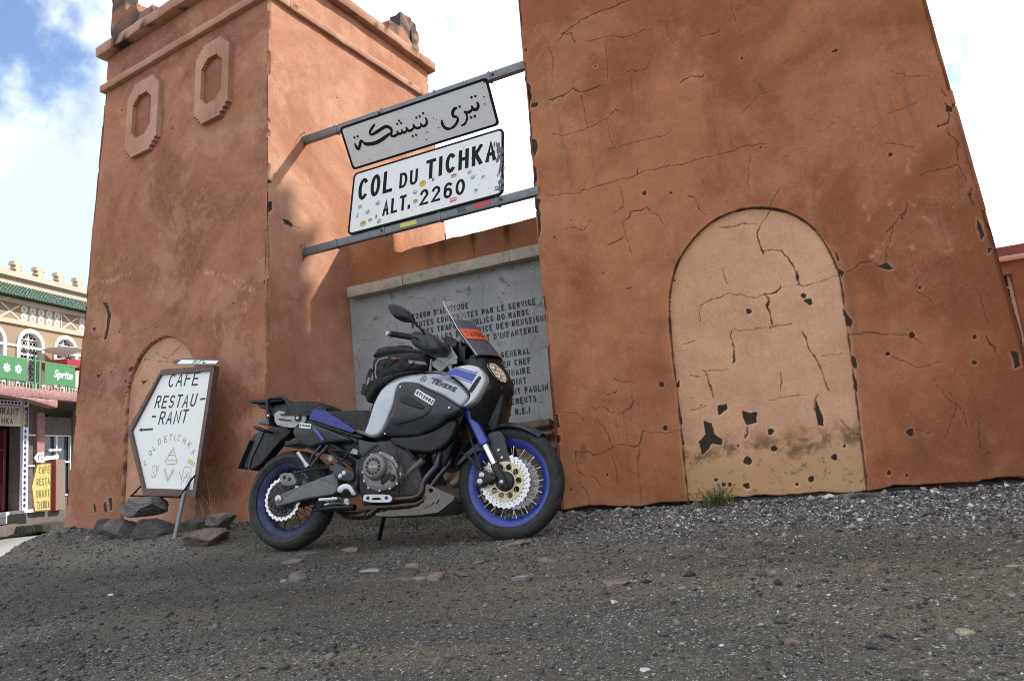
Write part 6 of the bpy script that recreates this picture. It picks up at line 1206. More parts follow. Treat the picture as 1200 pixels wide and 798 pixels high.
mb = MB(); mb.prism([(-.385,.545),(-.30,.73),(-.292,.727),(-.377,.542)], lambda s, h: P3(s, .10, h), lambda s, h: P3(s, -.10, h)); mb.prism([(-.262,.742),(-.222,.79),(-.19,.79),(-.285,.60),(-.30,.53),(-.31,.535)], lambda s, h: P3(s, .083, h), lambda s, h: P3(s, .076, h)); mb.build('number_plate', M_dplas, pf)
for sg in (1, -1):
    mb = MB(); mb.tube([P3(-.13, sg*.06, .765), P3(-.145, sg*.14, .768)], .008, 8); mb.build('indicator_stalk', M_bplas, pf)
    mb = MB(); panel(mb, BT['indicator'], .175, .02, .014, .008, sides=(sg,)); mb.build('indicator', M_bplas, bike, smooth=60)

# --- swingarm and rear end
mb = MB(); panel(mb, BT['swingarm'], lambda s, h: .135+.03*ss(.05, .45, s), .045, .010, .011, ridge=lambda s, h, d: -.006*ss(.012, .0, abs(h-(.318+.10*ss(.0, .28, s)-.06*ss(.28,.5,s))))); panel(mb, BT['swingarm'], .11, .05, .010, .02, sides=(-1,)); sw = mb.build('swingarm', M_arm, bike, smooth=45)
mb = MB(); mb.lathe([(0,-.012),(.012,-.012),(.016,-.008),(.024,-.006),(.026,0)], P3(0, .137, .318), 24); mb.lathe([(0,-.016),(.010,-.016),(.010,-.01)], P3(0, .137, .318), 6); mb.build('rear_axle_nut', M_alu, sw)
rc = flatpart('rear_caliper', BT['rear_caliper'], .075, .128, M_engine, bev=.010)
mb = MB(); bolt(mb, .03, .128, .455, .013, .005); bolt(mb, .07, .128, .44, .013, .005); mb.build('caliper_cap', M_cast, rc)
mb = MB(); mb.tube([P3(.10,.12,.475), P3(.20,.12,.488), P3(.36,.12,.495)], .008, 8); mb.tube([P3(.02,.11,.47), P3(.06,.13,.53), P3(.13,.13,.51), P3(.22,.12,.505), P3(.40,.12,.51)], .0045, 7); mb.build('rear_brake_hose', M_cast, bike)
mb = MB(); mb.tube([P3(.225,.05,.24), P3(.40,.10,.245), P3(.56,.12,.235)], .019, 12); mb.build('linkage_rod', M_bplas, bike)
mb = MB(); mb.lathe([(0,-.05),(.06,-.05),(.09,-.02),(.09,.0)], (0.0, -.06, .32), 30)
for k in range(16): q = 2*math.pi*k/16; mb.box((.05,-.004,-.02),(.088,.004,0.0), Matrix.Translation((0,-.095,.32)) @ Matrix.Rotation(q,4,'Y'))
mb.build('rear_hub_carrier', M_cast, rw)
# shock spring and fillers inside the frame
mb = MB(); sp0, sp1 = Vector((.30,.0,.42)), Vector((.50,.0,.72)); d_ = (sp1-sp0).normalized(); u_ = d_.cross(Vector((0,1,0))).normalized()
mb.tube([sp0+(sp1-sp0)*(k/80)+(u_*math.cos(k*.55)+Vector((0,1,0))*math.sin(k*.55))*.036 for k in range(81)], .006, 7); mb.build('shock_spring', M_blue, bike)
mb = MB(); mb.prism([(.20,.71),(.44,.70),(.60,.66),(.62,.50),(.52,.46),(.42,.55),(.30,.62)], lambda s, h: P3(s, .075, h), lambda s, h: P3(s, -.10, h)); mb.prism([(-.02,.70),(.28,.70),(.24,.60),(.10,.665),(-.02,.66)], lambda s, h: P3(s, .085, h), lambda s, h: P3(s, -.085, h)); mb.build('inner_fender', M_bplas, bike, bevel=.01)
mb = MB(); mb.prism([(.62,.66),(.82,.66),(1.10,.66),(1.30,.74),(1.36,.80),(1.34,.88),(1.15,1.0),(.86,1.0),(.72,.86)], lambda s, h: P3(s, .13, h), lambda s, h: P3(s, -.13, h)); mb.build('airbox', M_bplas, bike, bevel=.02)
mb = MB(); mb.prism([(1.10,.42),(1.18,.44),(1.30,.72),(1.36,.80),(1.24,.84),(1.06,.66)], lambda s, h: P3(s, .13, h), lambda s, h: P3(s, -.13, h)); mb.prism([(1.28,.80),(1.40,.74),(1.46,.62),(1.50,.64),(1.54,.80),(1.55,.92),(1.46,1.0),(1.3,1.0)], lambda s, h: P3(s, .085, h), lambda s, h: P3(s, -.085, h)); mb.build('radiator', M_bplas, bike, bevel=.01)
mb = MB()
for sg in (1, -1):
    mb.tube([P3(1.30, sg*.05, .98), P3(1.15, sg*.12, .78), P3(.95, sg*.13, .64), P3(.70, sg*.14, .58), P3(.60, sg*.145, .50), P3(.585, sg*.15, .36)], .020, 10); mb.tube([P3(.62, sg*.12, .62), P3(.30, sg*.11, .76), P3(-.10, sg*.10, .86)], .014, 10); mb.tube([P3(.60, sg*.12, .50), P3(.30, sg*.11, .68), P3(.02, sg*.10, .82)], .012, 10)
mb.build('frame', M_cast, bike)
flatpart('frame_plate', BT['framepl'], .10, .170, M_dplas, bev=.006); flatpart('frame_plate', BT['frame_r'], .10, .158, M_cast, bev=.006)
flatpart('reservoir', BT['silverbox'], .10, .155, pmat('translucent white reservoir', (.42,.43,.43), .35, var=.2), bev=.006, it=0)
he = flatpart('heel_guard', BT['heel'], .150, .192, M_dplas, bev=.006)
mb = MB()
for s, h in BT['heel_holes']: mb.lathe([(0,-.001),(.011,-.001),(.014,0)], P3(s, .192, h), 16)
mb.build('guard_grommet', M_alu, he)
flatpart('footpeg_bracket', BT['hook'], .17, .205, M_alu, bev=.006)
mb = MB(); mb.tube([P3(.50,.19,.285), P3(.50,.27,.285)], .012, 10); mb.box((.42,-.30,.272),(.55,-.20,.290)); mb.tube([P3(.55,.2,.27), P3(.56,.21,.27)], .017, 14); mb.build('footpeg', M_alu, bike, bevel=.004)
mb = MB(); mb.tube([P3(.40,.2,.255), P3(.46,.22,.262), P3(.52,.22,.262), P3(.57,.20,.250)], .009, 8); mb.tube([P3(.43,.2,.275), P3(.45,.24,.280), P3(.50,.24,.275)], .010, 8); mb.build('brake_pedal', M_alu, bike)
mb = MB(); mb.tube([P3(.262,.17,.50), P3(.31,.16,.565), P3(.37,.15,.628)], .011, 10); mb.tube([P3(.245,.17,.52), P3(.27,.165,.575), P3(.32,.15,.63)], .009, 10); mb.build('pillion_hanger', M_dplas, bike)
mb = MB(); mb.tube([P3(.180,.20,.594), P3(.245,.185,.505)], .0135, 12); mb.tube([P3(.235,.187,.518), P3(.25,.184,.498)], .018, 12); mb.build('pillion_peg', M_alu, bike)
mb = MB(); mb.tube([P3(.36,.13,.55), P3(.40,.16,.54)], .022, 14); mb.tube([P3(.40,.16,.54), P3(.405,.17,.538)], .012, 10); mb.build('linkage_nut', M_alu, bike)
# --- engine
mb = MB(); mb.prism([(.62,.30),(.68,.24),(1.02,.24),(1.05,.36),(1.00,.50),(.92,.62),(.66,.62),(.60,.48)], lambda s, h: P3(s, .165, h), lambda s, h: P3(s, -.165, h)); mb.prism([(.80,.56),(.98,.44),(1.10,.56),(1.12,.64),(.98,.70),(.86,.68)], lambda s, h: P3(s, .12, h), lambda s, h: P3(s, -.12, h)); eng = mb.build('engine_block', M_cast, bike, bevel=.012)
mb = MB()
for k in range(6): mb.box((.93+.025*k,-.135,.50+.012*k),(.945+.025*k,-.118,.63+.004*k))
mb.build('cooling_fin', M_cast, eng, bevel=.002)
cp = []; cpo = chaikin(BT['coverpoly'], 2)
n_ = len(cpo); cxx = sum(p[0] for p in cpo)/n_; cyy = sum(p[1] for p in cpo)/n_
for i in range(0, n_):
    q = i/n_*12*2*math.pi; k = 1+.028*math.cos(q); cp.append((cxx+(cpo[i][0]-cxx)*k, cyy+(cpo[i][1]-cyy)*k))
mb = MB(); panel(mb, cp, .212, .05, .012, .009, it=0, ridge=lambda s, h, d: .006*ss(.016, .022, d)); cv = mb.build('crankcase_cover', M_engine, bike, smooth=35)
mb = MB()
for i in range(12):
    j = int(i*n_/12); bolt(mb, cxx+(cpo[j][0]-cxx)*.97, .208, cyy+(cpo[j][1]-cyy)*.97, .0075, .006)
mb.build('cover_bolt', M_alu, cv)
cs, ch_ = BT['clutch'][0]; cs += .004
mb = MB(); mb.lathe([(0,-.036),(.030,-.036),(.033,-.034),(.052,-.034),(.056,-.036),(.060,-.034),(.070,-.030),(.077,-.020),(.080,0)], P3(cs, .218, ch_), 48); cc_ = mb.build('clutch_cover', M_engine, cv, smooth=35)
mb = MB()
for k in range(12):
    q = 2*math.pi*k/12; mb.add([P3(cs+r_*math.cos(q+dq), .2548, ch_+r_*math.sin(q+dq)) for r_, dq in ((.037,-.2),(.037,.2),(.050,.17),(.050,-.17))], [(0,1,2,3)])
mb.build('clutch_slot', M_bplas, cc_, smooth=0)
mb = MB(); stroke_text(mb, 'YAMAHA', cs-.025, ch_-.006, cs+.025, .012, .0026, lambda x, y, d: P3(x, .2546+d, y), gap=.3); mb.build('cover_lettering', M_alu, cc_, smooth=0)
mb = MB(); mb.lathe([(0,-.014),(.018,-.014),(.021,-.010),(.022,0)], P3(*[BT['cap'][0][0], .216, BT['cap'][0][1]]), 24); mb.build('oil_cap', M_bplas, cv)
flatpart('cover_sticker', BT['flame'], .218, .2235, M_bplas, cv, bev=.001)
mb = MB(); ribbon(mb, [(.82,.512),(.875,.475),(.902,.435),(.905,.40)], .006, lambda x, y, d: P3(x, .2185, y)); ribbon(mb, [(.868,.46),(.858,.452),(.862,.438),(.872,.437)], .006, lambda x, y, d: P3(x, .2185, y)); mb.build('cover_rib', M_cast, cv, smooth=0)
mb = MB(); mb.tube([P3(s, .155, h) for s, h in BT['coolpipe']], [.022,.022,.020], 14); mb.tube([P3(.94,.155,.405), P3(.925,.155,.394)], .024, 14); mb.build('coolant_pipe', pmat('grey coolant pipe', (.10,.098,.095), .5, metal=.5, dust=.4), bike)
mb = MB(); mb.tube([P3(.885,.20,.55), P3(.915,.215,.47), P3(.915,.215,.37), P3(.91,.20,.29)], .006, 8); mb.tube([P3(.86,.19,.60), P3(.95,.19,.56), P3(1.0,.18,.49)], .007, 8); mb.tube([P3(.60,.17,.64), P3(.55,.17,.58), P3(.50,.165,.53), P3(.42,.15,.50)], .006, 8); mb.tube([P3(.56,.16,.49), P3(.46,.16,.54), P3(.36,.14,.60)], .008, 8); mb.tube([P3(.33,.14,.60),P3(.44,.15,.59),P3(.53,.15,.575)], .007, 8); mb.tube([P3(1.13,.16,.50), P3(1.15,.16,.60), P3(1.12,.15,.68)], .009, 8); mb.build('hose', M_bplas, bike)
mb = MB(); mb.tube([P3(1.10,.10,.60), P3(1.145,.135,.52), P3(1.135,.15,.44), P3(1.08,.16,.385), P3(1.045,.165,.33)], .020, 14); mb.tube([P3(1.12,.0,.62), P3(1.185,.06,.54), P3(1.185,.09,.46), P3(1.13,.12,.385), P3(1.08,.13,.32)], .020, 14); mb.build('header_pipe', M_exb, bike)
mb = MB(); mb.tube([P3(1.05,.165,.34), P3(1.047,.17,.30), P3(1.030,.17,.274), P3(.99,.172,.265), P3(.85,.175,.262), P3(.72,.17,.262)], .0185, 14); mb.tube([P3(1.085,.14,.30), P3(1.045,.15,.245), P3(1.0,.15,.228), P3(.86,.152,.226), P3(.75,.15,.226), P3(.70,.14,.195), P3(.64,.12,.178)], .021, 14); mb.tube([P3(.66,.13,.19), P3(.58,.09,.185), P3(.40,-.05,.20), P3(.2,-.16,.28)], .026, 14); mb.build('exhaust_pipe', M_exh, bike)
mb = MB(); mb.tube([P3(.2,-.16,.28), P3(.15,-.19,.33), P3(.10,-.2,.37), P3(-.24,-.21,.56), P3(-.26,-.21,.57)], [.026,.055,.062,.062,.04], 20); mb.build('silencer', M_alu, bike)
mb = MB(); plate(mb, chaikin(BT['shield'], 1), [chaikin(BT['shield_slot'], 1)], lambda s, h: P3(s, .215, h), lambda s, h: P3(s, .19, h)); hs = mb.build('heat_shield', M_alu, bike, smooth=30)
mb = MB(); bolt(mb, .71, .215, .278, .011, .004); bolt(mb, .835, .215, .272, .011, .004); mb.build('shield_bolt', M_cast, hs)
skp = [(.985,.345),(1.03,.30),(1.045,.25),(1.02,.205),(.74,.198),(.73,.168),(1.13,.165),(1.19,.20),(1.25,.24),(1.255,.26),(1.16,.30),(1.09,.335),(1.02,.365),(.98,.366)]
mb = MB(); plate(mb, chaikin(skp, 1), [circ(1.10,.300,.017,14,.012)]+[[(1.06+.035*k,.20+.012*k),(1.085+.035*k,.222+.012*k),(1.092+.035*k,.219+.012*k),(1.067+.035*k,.196+.012*k)] for k in range(3)], lambda s, h: P3(s, .165, h), lambda s, h: P3(s, .158, h)); plate(mb, chaikin(skp, 1), [], lambda s, h: P3(s, -.165, h), lambda s, h: P3(s, -.158, h))
V = []; F = []; cr_ = [(1.02,.362),(1.09,.333),(1.16,.298),(1.25,.255),(1.245,.235),(1.19,.198),(1.13,.168),(1.0,.167),(.73,.169)]
for s, h in cr_: V += [P3(s, .1645, h), P3(s, -.1645, h)]
F = [(2*i, 2*i+1, 2*i+3, 2*i+2) for i in range(len(cr_)-1)]; mb.add(V, F)
mb.build('skid_plate', M_skid, bike, smooth=30)
mb = MB(); mb.tube([P3(.62,-.15,.25), P3(.50,-.28,.06), P3(.47,-.30,.025)], [.014,.013,.012], 10); mb.prism(circ(.47,-.0,.03,10), lambda s, h: (s, .30+h, .016), lambda s, h: (s, .30+h, .006)); mb.build('side_stand', M_bplas, bike)

# --- tank bag strapped on the tank (a thing of its own)
tb = empty('tank_bag', BM @ Matrix.Translation((.86, 0, 1.03)), 'black nylon tank bag with grey piping strapped on the motorcycle tank', 'bag')
def T_bag(s, h): return .15-.25*max(0, h-1.14)-.12*max(0, .72-s)
OF = Vector((.86, 0, 1.03))
def shift(o):
    for v in o.data.vertices: v.co -= OF
    return o
body = [(.665,1.155),(.675,1.035),(.68,.985),(.77,1.015),(.88,1.045),(1.07,1.045),(1.075,1.10),(1.06,1.14),(1.02,1.165),(.88,1.185),(.70,1.18)]
lid = [(.655,1.175),(.68,1.215),(.70,1.235),(.77,1.246),(.86,1.228),(.98,1.19),(1.05,1.165),(1.075,1.13),(1.05,1.135),(.97,1.158),(.86,1.176),(.72,1.172)]
mb = MB(); panel(mb, body, T_bag, .30, .03, .012, rf=.9); b1 = shift(mb.build('bag_body', M_fab, tb, smooth=60))
mb = MB(); panel(mb, lid, lambda s, h: T_bag(s, h)+.004, .28, .035, .012, rf=.9); shift(mb.build('bag_lid', M_fab, tb, smooth=60))
mb = MB(); panel(mb, BT['bagflap'], .165, .06, .015, .014); shift(mb.build('bag_skirt', M_fab, tb, smooth=60))
mb = MB(); mb.tube([P3(s, T_bag(s, h)+.002, h) for s, h in [(.715,1.02),(.705,1.06),(.712,1.118),(.733,1.145),(.80,1.150)]], .006, 8); mb.build('piping', M_reflex, tb); shift(bpy.data.objects[col.objects[-1].name])
for nm, ky, m_, l in (('reflective_patch', 'bagpatch', M_reflex, .002), ('bag_label', 'bagred', pmat('red woven label', (.35,.06,.05), .7), .002)): shift(decal(BT[ky], T_bag, l, nm, m_, tb))
mb = MB(); mb.tube([P3(.68,.15,1.09), P3(.665,.16,1.05), P3(.66,.165,.97), P3(.64,.16,.93), P3(.615,.15,.94), P3(.62,.14,1.0)], .008, 8, flat=2.2); mb.tube([P3(.87,T_bag(.87,1.13)+.003,1.135), P3(.80,T_bag(.8,1.09)+.003,1.09)], .004, 6); mb.tube([P3(.99,T_bag(.99,1.1)+.003,1.10), P3(.93,T_bag(.93,1.06)+.003,1.06)], .004, 6); shift(mb.build('strap', M_fab, tb))
mb = MB(); mb.tube([P3(.66,.165,.985), P3(.675,.168,1.03)], .009, 8); mb.tube([P3(.85,.02,1.236),P3(.88,.03,1.232),P3(.93,.04,1.215)], .007, 8); shift(mb.build('buckle', M_reflex, tb))
mb = MB(); mb.tube([P3(.94,.10,1.205), P3(.90,.09,1.225), P3(.83,.09,1.235)], .008, 8); shift(mb.build('bag_handle', M_fab, tb))
# ------------------------------------------------------------------ café sign leaning on the left tower
M_wood = pmat('brown painted wood frame', (.085,.045,.032), .6, var=.3, scale=14, bmp=.3, bscale=60, dust=.3, dustc=(.16,.10,.08))
M_board = pmat('white painted board', (.72,.73,.70), .5, var=.05, scale=5, dust=.12, dustc=(.45,.42,.38))
M_hand = pmat('hand painted black letters', (.022,.026,.034), .6, var=.4, scale=60)
M_faint = pmat('faded brown letters', (.26,.19,.155), .7, var=.5, scale=120)
ex6 = Vector((math.cos(a6), -math.sin(a6), 0)); ey6 = Vector((math.sin(a6), math.cos(a6), 0))
t9 = R(9); uC = Vector((0,0,math.cos(t9)))+ey6*math.sin(t9); nC = ey6*math.cos(t9)-Vector((0,0,math.sin(t9)))
CSM = Matrix(((ex6.x,nC.x,uC.x,-5.467),(ex6.y,nC.y,uC.y,4.277),(ex6.z,nC.z,uC.z,.35),(0,0,0,1)))
cs_ = empty('cafe_sign', CSM, 'white arrow-shaped board painted CAFE RESTAURANT in a brown wooden frame, leaning on the left tower', 'sign board')
CF = lambda x, y, d: (x, -.001-d, y)
mb = MB(); mb.prism(CAFE['inner'], lambda x, y: (x, 0, y), lambda x, y: (x, .012, y)); mb.build('board', M_board, cs_, smooth=0)
O_, I_ = CAFE['outer'], [((a[0]*.985+.003), a[1]*.993+.003) for a in CAFE['inner']]
mb = MB(); plate(mb, O_, [I_], lambda x, y: (x, -.022, y), lambda x, y: (x, .03, y)); mb.build('frame', M_wood, cs_, bevel=.003, smooth=30)
mb = MB(); mb.tube([CF(*CAFE['stick1'][0], .03), CF(CAFE['stick1'][1][0], CAFE['stick1'][1][1], .03)], .007, 7); mb.tube([CF(*CAFE['stick2'][0], -.05), CF(*CAFE['stick2'][1], .0)], .007, 7); mb.tube([CF(*CAFE['bl'][0], .012), CF(*CAFE['bl'][1], .03)], .009, 7); mb.build('wire_brace', M_black, cs_)
random.seed(5)
mb = MB()
def tline(key, txt, h, sw, gap=.35, shear=.12):
    b0, b1 = CAFE[key][0], CAFE[key][1]; an = math.atan2(b1[1]-b0[1], b1[0]-b0[0]); L = math.hypot(b1[0]-b0[0], b1[1]-b0[1])
    stroke_text(mb, txt, b0[0], b0[1], b0[0]+L, h, sw, CF, gap=gap, shear=shear, jit=.035, ang=an)
tline('CAFE', 'CAFE', .125, .017); tline('RESTAU', 'RESTAU', .118, .017); tline('RANT', 'RANT', .120, .017)
for k in ('dash', 'dash2'): ribbon(mb, CAFE[k], .017, CF)
mb.build('lettering', M_hand, cs_, smooth=0)
mb = MB(); P = CAFE['arrow']; mb.add([CF(*p, .0003) for p in P], [(0,1,6),(2,3,4,5)]); mb.build('arrow', M_hand, cs_, smooth=0)
mb = MB()
A_ = CAFE['arc']; T_ = 'COLDETICHKA'
for i, c in enumerate(T_):
    p = A_[i]; q0 = A_[max(0, i-1)]; q1 = A_[min(len(A_)-1, i+1)]; an = math.atan2(q1[1]-q0[1], q1[0]-q0[0])
    stroke_text(mb, c, p[0]-.018, p[1]-.025, p[0]+.020, .055, .006, CF, ang=an*.9)
mb.build('arc_lettering', M_faint, cs_, smooth=0)
mb = MB()
for k in ('taj', 'cup', 'knife', 'fries'):
    for i, P in enumerate(CAFE[k]): ribbon(mb, P, .0042, CF, .0001*(i+1))
mb.build('line_drawing', M_faint, cs_, smooth=0)
mb = MB()
for P in CAFE['yel']: mb.add([CF(*p, .0006) for p in P], [(0,1,2,3)])
mb.build('painted_fries', pmat('yellow paint', (.62,.47,.03), .5, var=.1), cs_, smooth=0)
mb = MB(); iv = CSM.inverted(); mb.tube([iv @ Vector((-4.80,4.28,.62)), iv @ Vector((-4.86,4.20,.42)), iv @ Vector((-4.617,3.886,.06))], .017, 12); mb.build('support_post', M_galv, cs_)
W_ = CAFE['WC']
wc = empty('arrow_sign', CSM @ Matrix.Translation((.57, .0, 1.22)), 'small white W/C arrow plate lying on top of the café board', 'sign')
WF = lambda x, y, d: (x-.57, -.020-d+(y-1.2)*.35, y-1.22)
mb = MB(); mb.prism(W_, lambda x, y: WF(x, y, .006), lambda x, y: WF(x, y, -.006)); mb.build('plate', M_board, wc, smooth=0)
mb = MB(); mb.prism(CAFE['WCtip'], lambda x, y: WF(x, y, .005), lambda x, y: WF(x, y, -.008)); ribbon(mb, [W_[0], W_[1], W_[2], W_[3], W_[0]], .012, WF, .0066); mb.build('arrow_tip', M_wood, wc, smooth=0)
mb = MB(); b0, b1 = CAFE['WCt'][0], CAFE['WCt'][1]; stroke_text(mb, 'W/C', b0[0]+.01, b0[1]+.004, b1[0], .050, .010, lambda x, y, d: WF(x, y, .0068+d), gap=.2, shear=.3, ang=math.atan2(b1[1]-b0[1], b1[0]-b0[0])); mb.build('lettering', M_hand, wc, smooth=0)

# ------------------------------------------------------------------ rocks
def rock_mat(name, c, c2):
    m, nt, b = nodes(name); v = coords(nt)
    k = mixc(nt, mrange(nt, noise(nt, v, 9, 9, .7), .3, .7), c, c2)
    k = mixc(nt, .8, k, mixc(nt, noise(nt, v, 70, 5, .7), (.25,.25,.25), (.75,.75,.75)), 'OVERLAY')
    k = mixc(nt, mth(nt, 'MULTIPLY', mrange(nt, noise(nt, v, 30, 8, .7), .6, .7), .6), k, (.30,.28,.26))
    nt.links.new(k, b.inputs['Base Color']); b.inputs['Roughness'].default_value = .9; b.inputs['Specular IOR Level'].default_value = .3
    bump(nt, b, mth(nt, 'ADD', noise(nt, v, 45, 8, .75), mth(nt, 'MULTIPLY', noise(nt, v, 12, 5), 1.5)), .7, .012); return m
RK = {'grey': rock_mat('dark grey rock', (.085,.075,.072), (.165,.145,.138)), 'brown': rock_mat('purple brown rock', (.095,.068,.060), (.18,.135,.120)), 'dark': rock_mat('blackish rock', (.048,.042,.041), (.095,.083,.080)), 'light': rock_mat('pale grey stone', (.17,.16,.15), (.30,.285,.265)), 'white': rock_mat('white stone', (.5,.49,.47), (.68,.67,.65)), 'tan': rock_mat('tan stone', (.30,.24,.17), (.44,.37,.28)), 'pink': rock_mat('pinkish stone', (.16,.115,.10), (.25,.19,.17))}
def rock(name, pos, size, kind, label, seed, rot=0, group=None, sub=3, cuts=9, tilt=(0,0), cat='rock'):
    bm = bmesh.new(); bmesh.ops.create_icosphere(bm, subdivisions=sub+1, radius=1); rg = random.Random(seed)
    for v in bm.verts:                          # start from a blocky lump
        c = v.co; k = (abs(c.x)**3.5+abs(c.y)**3.5+abs(c.z)**3.5)**(1/3.5); v.co = c/k
    for _ in range(cuts+6):                     # broken faces
        n = Vector((rg.gauss(0,1), rg.gauss(0,1), rg.gauss(0,.7))).normalized(); d = rg.uniform(.62, 1.02)
        for v in bm.verts:
            k = v.co.dot(n)-d
            if k > 0: v.co -= n*k*.97
    P = np.array([v.co for v in bm.verts]); nn = (vnoise(P[:,0]*1.+P[:,2]*.6+seed, P[:,1]-P[:,2]*.8, 2.6, 5, seed, .6)-.5)*.26; n2 = (vnoise(P[:,0]+seed, P[:,2]*3+P[:,1]*.3, 1.6, 4, seed+3)-.5)*.08
    for v, q, q2 in zip(bm.verts, nn, n2): v.co *= 1+q; v.co.x *= 1+q2; v.co.y *= 1+q2
    lo = np.array([v.co for v in bm.verts]); mn, mxx = lo.min(0), lo.max(0)
    for v in bm.verts: v.co = Vector([(v.co[i]-(mn[i]+mxx[i])/2)/(mxx[i]-mn[i])*size[i] for i in range(3)])
    me = bpy.data.meshes.new(name); bm.to_mesh(me); bm.free(); me.shade_smooth(); me.set_sharp_from_angle(angle=R(24))
    o = link(name, me, None, [RK[kind]]); o.location = pos; o.rotation_euler = (tilt[0], tilt[1], rot)
    return tag(o, label, cat, group)
GR = 'rocks propping the café sign'
rock('rock', (-5.263,4.155,.365), (.44,.34,.165), 'grey', 'grey slab rock, topmost of the pile under the café sign', 3, -.1, GR, 4)
rock('rock', (-5.49,4.12,.185), (.36,.30,.21), 'grey', 'grey brown rock under the slab, at the left of the pile', 14, .5, GR, 4)
rock('rock', (-5.03,4.05,.175), (.36,.34,.20), 'dark', 'dark rock under the slab, right beside the metal post of the café sign', 25, -.3, GR, 4)
rock('rock', (-5.93,4.28,.19), (.20,.18,.20), 'dark', 'small blackish rock against the wall, leftmost beside the café sign pile', 36, .2, GR)
rock('rock', (-4.19,3.80,.115), (.36,.26,.125), 'brown', 'flat brown rock lying to the right of the café sign post', 47, -.15, GR, 4)
rock('rock', (-4.37,4.12,.20), (.26,.20,.13), 'brown', 'rounded brown rock behind the flat one, against the tower corner', 58, .4, GR, 4)
rock('rock', (-6.55,4.40,.085), (.30,.26,.13), 'dark', 'low dark rock at the left tower foot, beside the paler flat stone', 69, .2, 'rocks at the tower foot')
rock('rock', (-6.98,4.60,.06), (.46,.30,.09), 'light', 'pale flat stone at the outer corner of the left tower', 70, .5, 'rocks at the tower foot')
rock('rock', (-4.72,4.22,.16), (.34,.25,.16), 'dark', 'dark rock in shade behind the post under the café sign', 71, .1, GR)
rock('rock', (-1.42,5.35,.16), (.34,.22,.36), 'brown', 'brown boulder behind the front wheel at the wall base', 73, .1, 'boulders under the memorial wall')
rock('rock', (-2.15,5.28,.22), (.42,.30,.50), 'brown', 'tall brown boulder behind the engine skid plate', 74, .4, 'boulders under the memorial wall', 4)
rock('rock', (-2.62,5.20,.12), (.40,.30,.26), 'grey', 'low grey boulder behind the exhaust pipes', 75, .9, 'boulders under the memorial wall')
GS = 'loose stones on the gravel'
for i, (x, y, w_, h_, k, lab) in enumerate([
 (-2.285,2.598,.125,.075,'grey','angular grey stone, largest of the loose stones in front of the rear wheel'),
 (-2.036,2.803,.115,.035,'light','pale flat stone ahead of the angular grey one below the engine'),
 (-1.881,2.929,.08,.032,'pink','small pink stone below the skid plate'),
 (-1.64,2.607,.065,.025,'light','small pale stone between two pink stones below the front wheel'),
 (-1.553,2.594,.08,.050,'pink','wedge-shaped pink stone standing below the front wheel'),
 (-1.713,2.598,.08,.03,'brown','low brown stone left of the wedge-shaped pink stone'),
 (-1.458,2.653,.075,.03,'brown','brown stone right of the wedge-shaped pink stone'),
 (-1.166,2.896,.095,.035,'pink','flat pink stone below and right of the front tyre'),
 (-1.074,2.898,.065,.036,'grey','dark grey stone touching the flat pink one right of the front tyre'),
 (-1.128,2.519,.095,.030,'light','long pale stone nearer the camera, right of the front wheel'),
 (-1.559,3.436,.20,.040,'pink','long pink stone right under the front tyre'),
 (-2.673,3.496,.11,.045,'pink','pink stone just ahead of the rear tyre'),
 (-2.84,3.188,.14,.035,'brown','flat brown stone under the rear wheel'),
 (-2.96,3.45,.17,.03,'grey','long flat stone beside the rear tyre'),
 (-.408,2.852,.07,.030,'brown','dark brown stone in front of the peach arch'),
 (-.326,2.705,.05,.022,'brown','small brown stone below the dark brown one in front of the arch'),
 (-.207,2.75,.055,.018,'dark','small blackish stone in front of the arch'),
 (-.206,2.506,.036,.020,'light','small round pale stone beside the tyre rut'),
 (-.467,2.28,.030,.015,'light','tiny beige stone left of the tyre rut'),
 (-.64,2.104,.03,.013,'white','bright white pebble in the middle of the dark soil'),
 (-.721,2.419,.10,.024,'pink','large flat pinkish stone left of the tyre rut'),
 (.226,1.804,.040,.019,'tan','tan pebble near the right foreground'),
 (.468,2.488,.045,.018,'tan','tan stone at the right edge, beyond the tyre rut'),
 (.38,2.123,.022,.013,'light','pale pebble at the right edge beside the tyre rut'),
 (-.121,1.704,.036,.015,'pink','pink grey pebble in the centre right foreground'),
 (.069,2.022,.03,.014,'pink','small pinkish pebble right of centre below the rut'),
 (-.413,1.522,.024,.011,'white','white pebble lowest in the centre foreground'),
 (.044,1.676,.034,.014,'dark','blackish pebble in the right foreground'),
 (.26,4.80,.26,.045,'grey','flat slab lying at the foot of the right tower beside the arch'),
 (-2.362,2.588,.04,.022,'light','small pale stone left of the angular grey stone'),
 (-3.277,2.395,.026,.018,'white','white pebble on the dark soil at the left'),
 (-.919,3.129,.055,.03,'grey','grey stone half way between front wheel and arch'),
 (-1.517,2.925,.07,.022,'brown','thin brown stone below the front tyre')]):
    rock('stone', (x, y, gz(x, y)+h_*.08), (w_, w_*random.uniform(.6, .85), h_), k, lab, 100+i, random.uniform(-.5, .5), GS, 2, 7, (random.uniform(-.12, .12), random.uniform(-.12, .12)), 'stone')

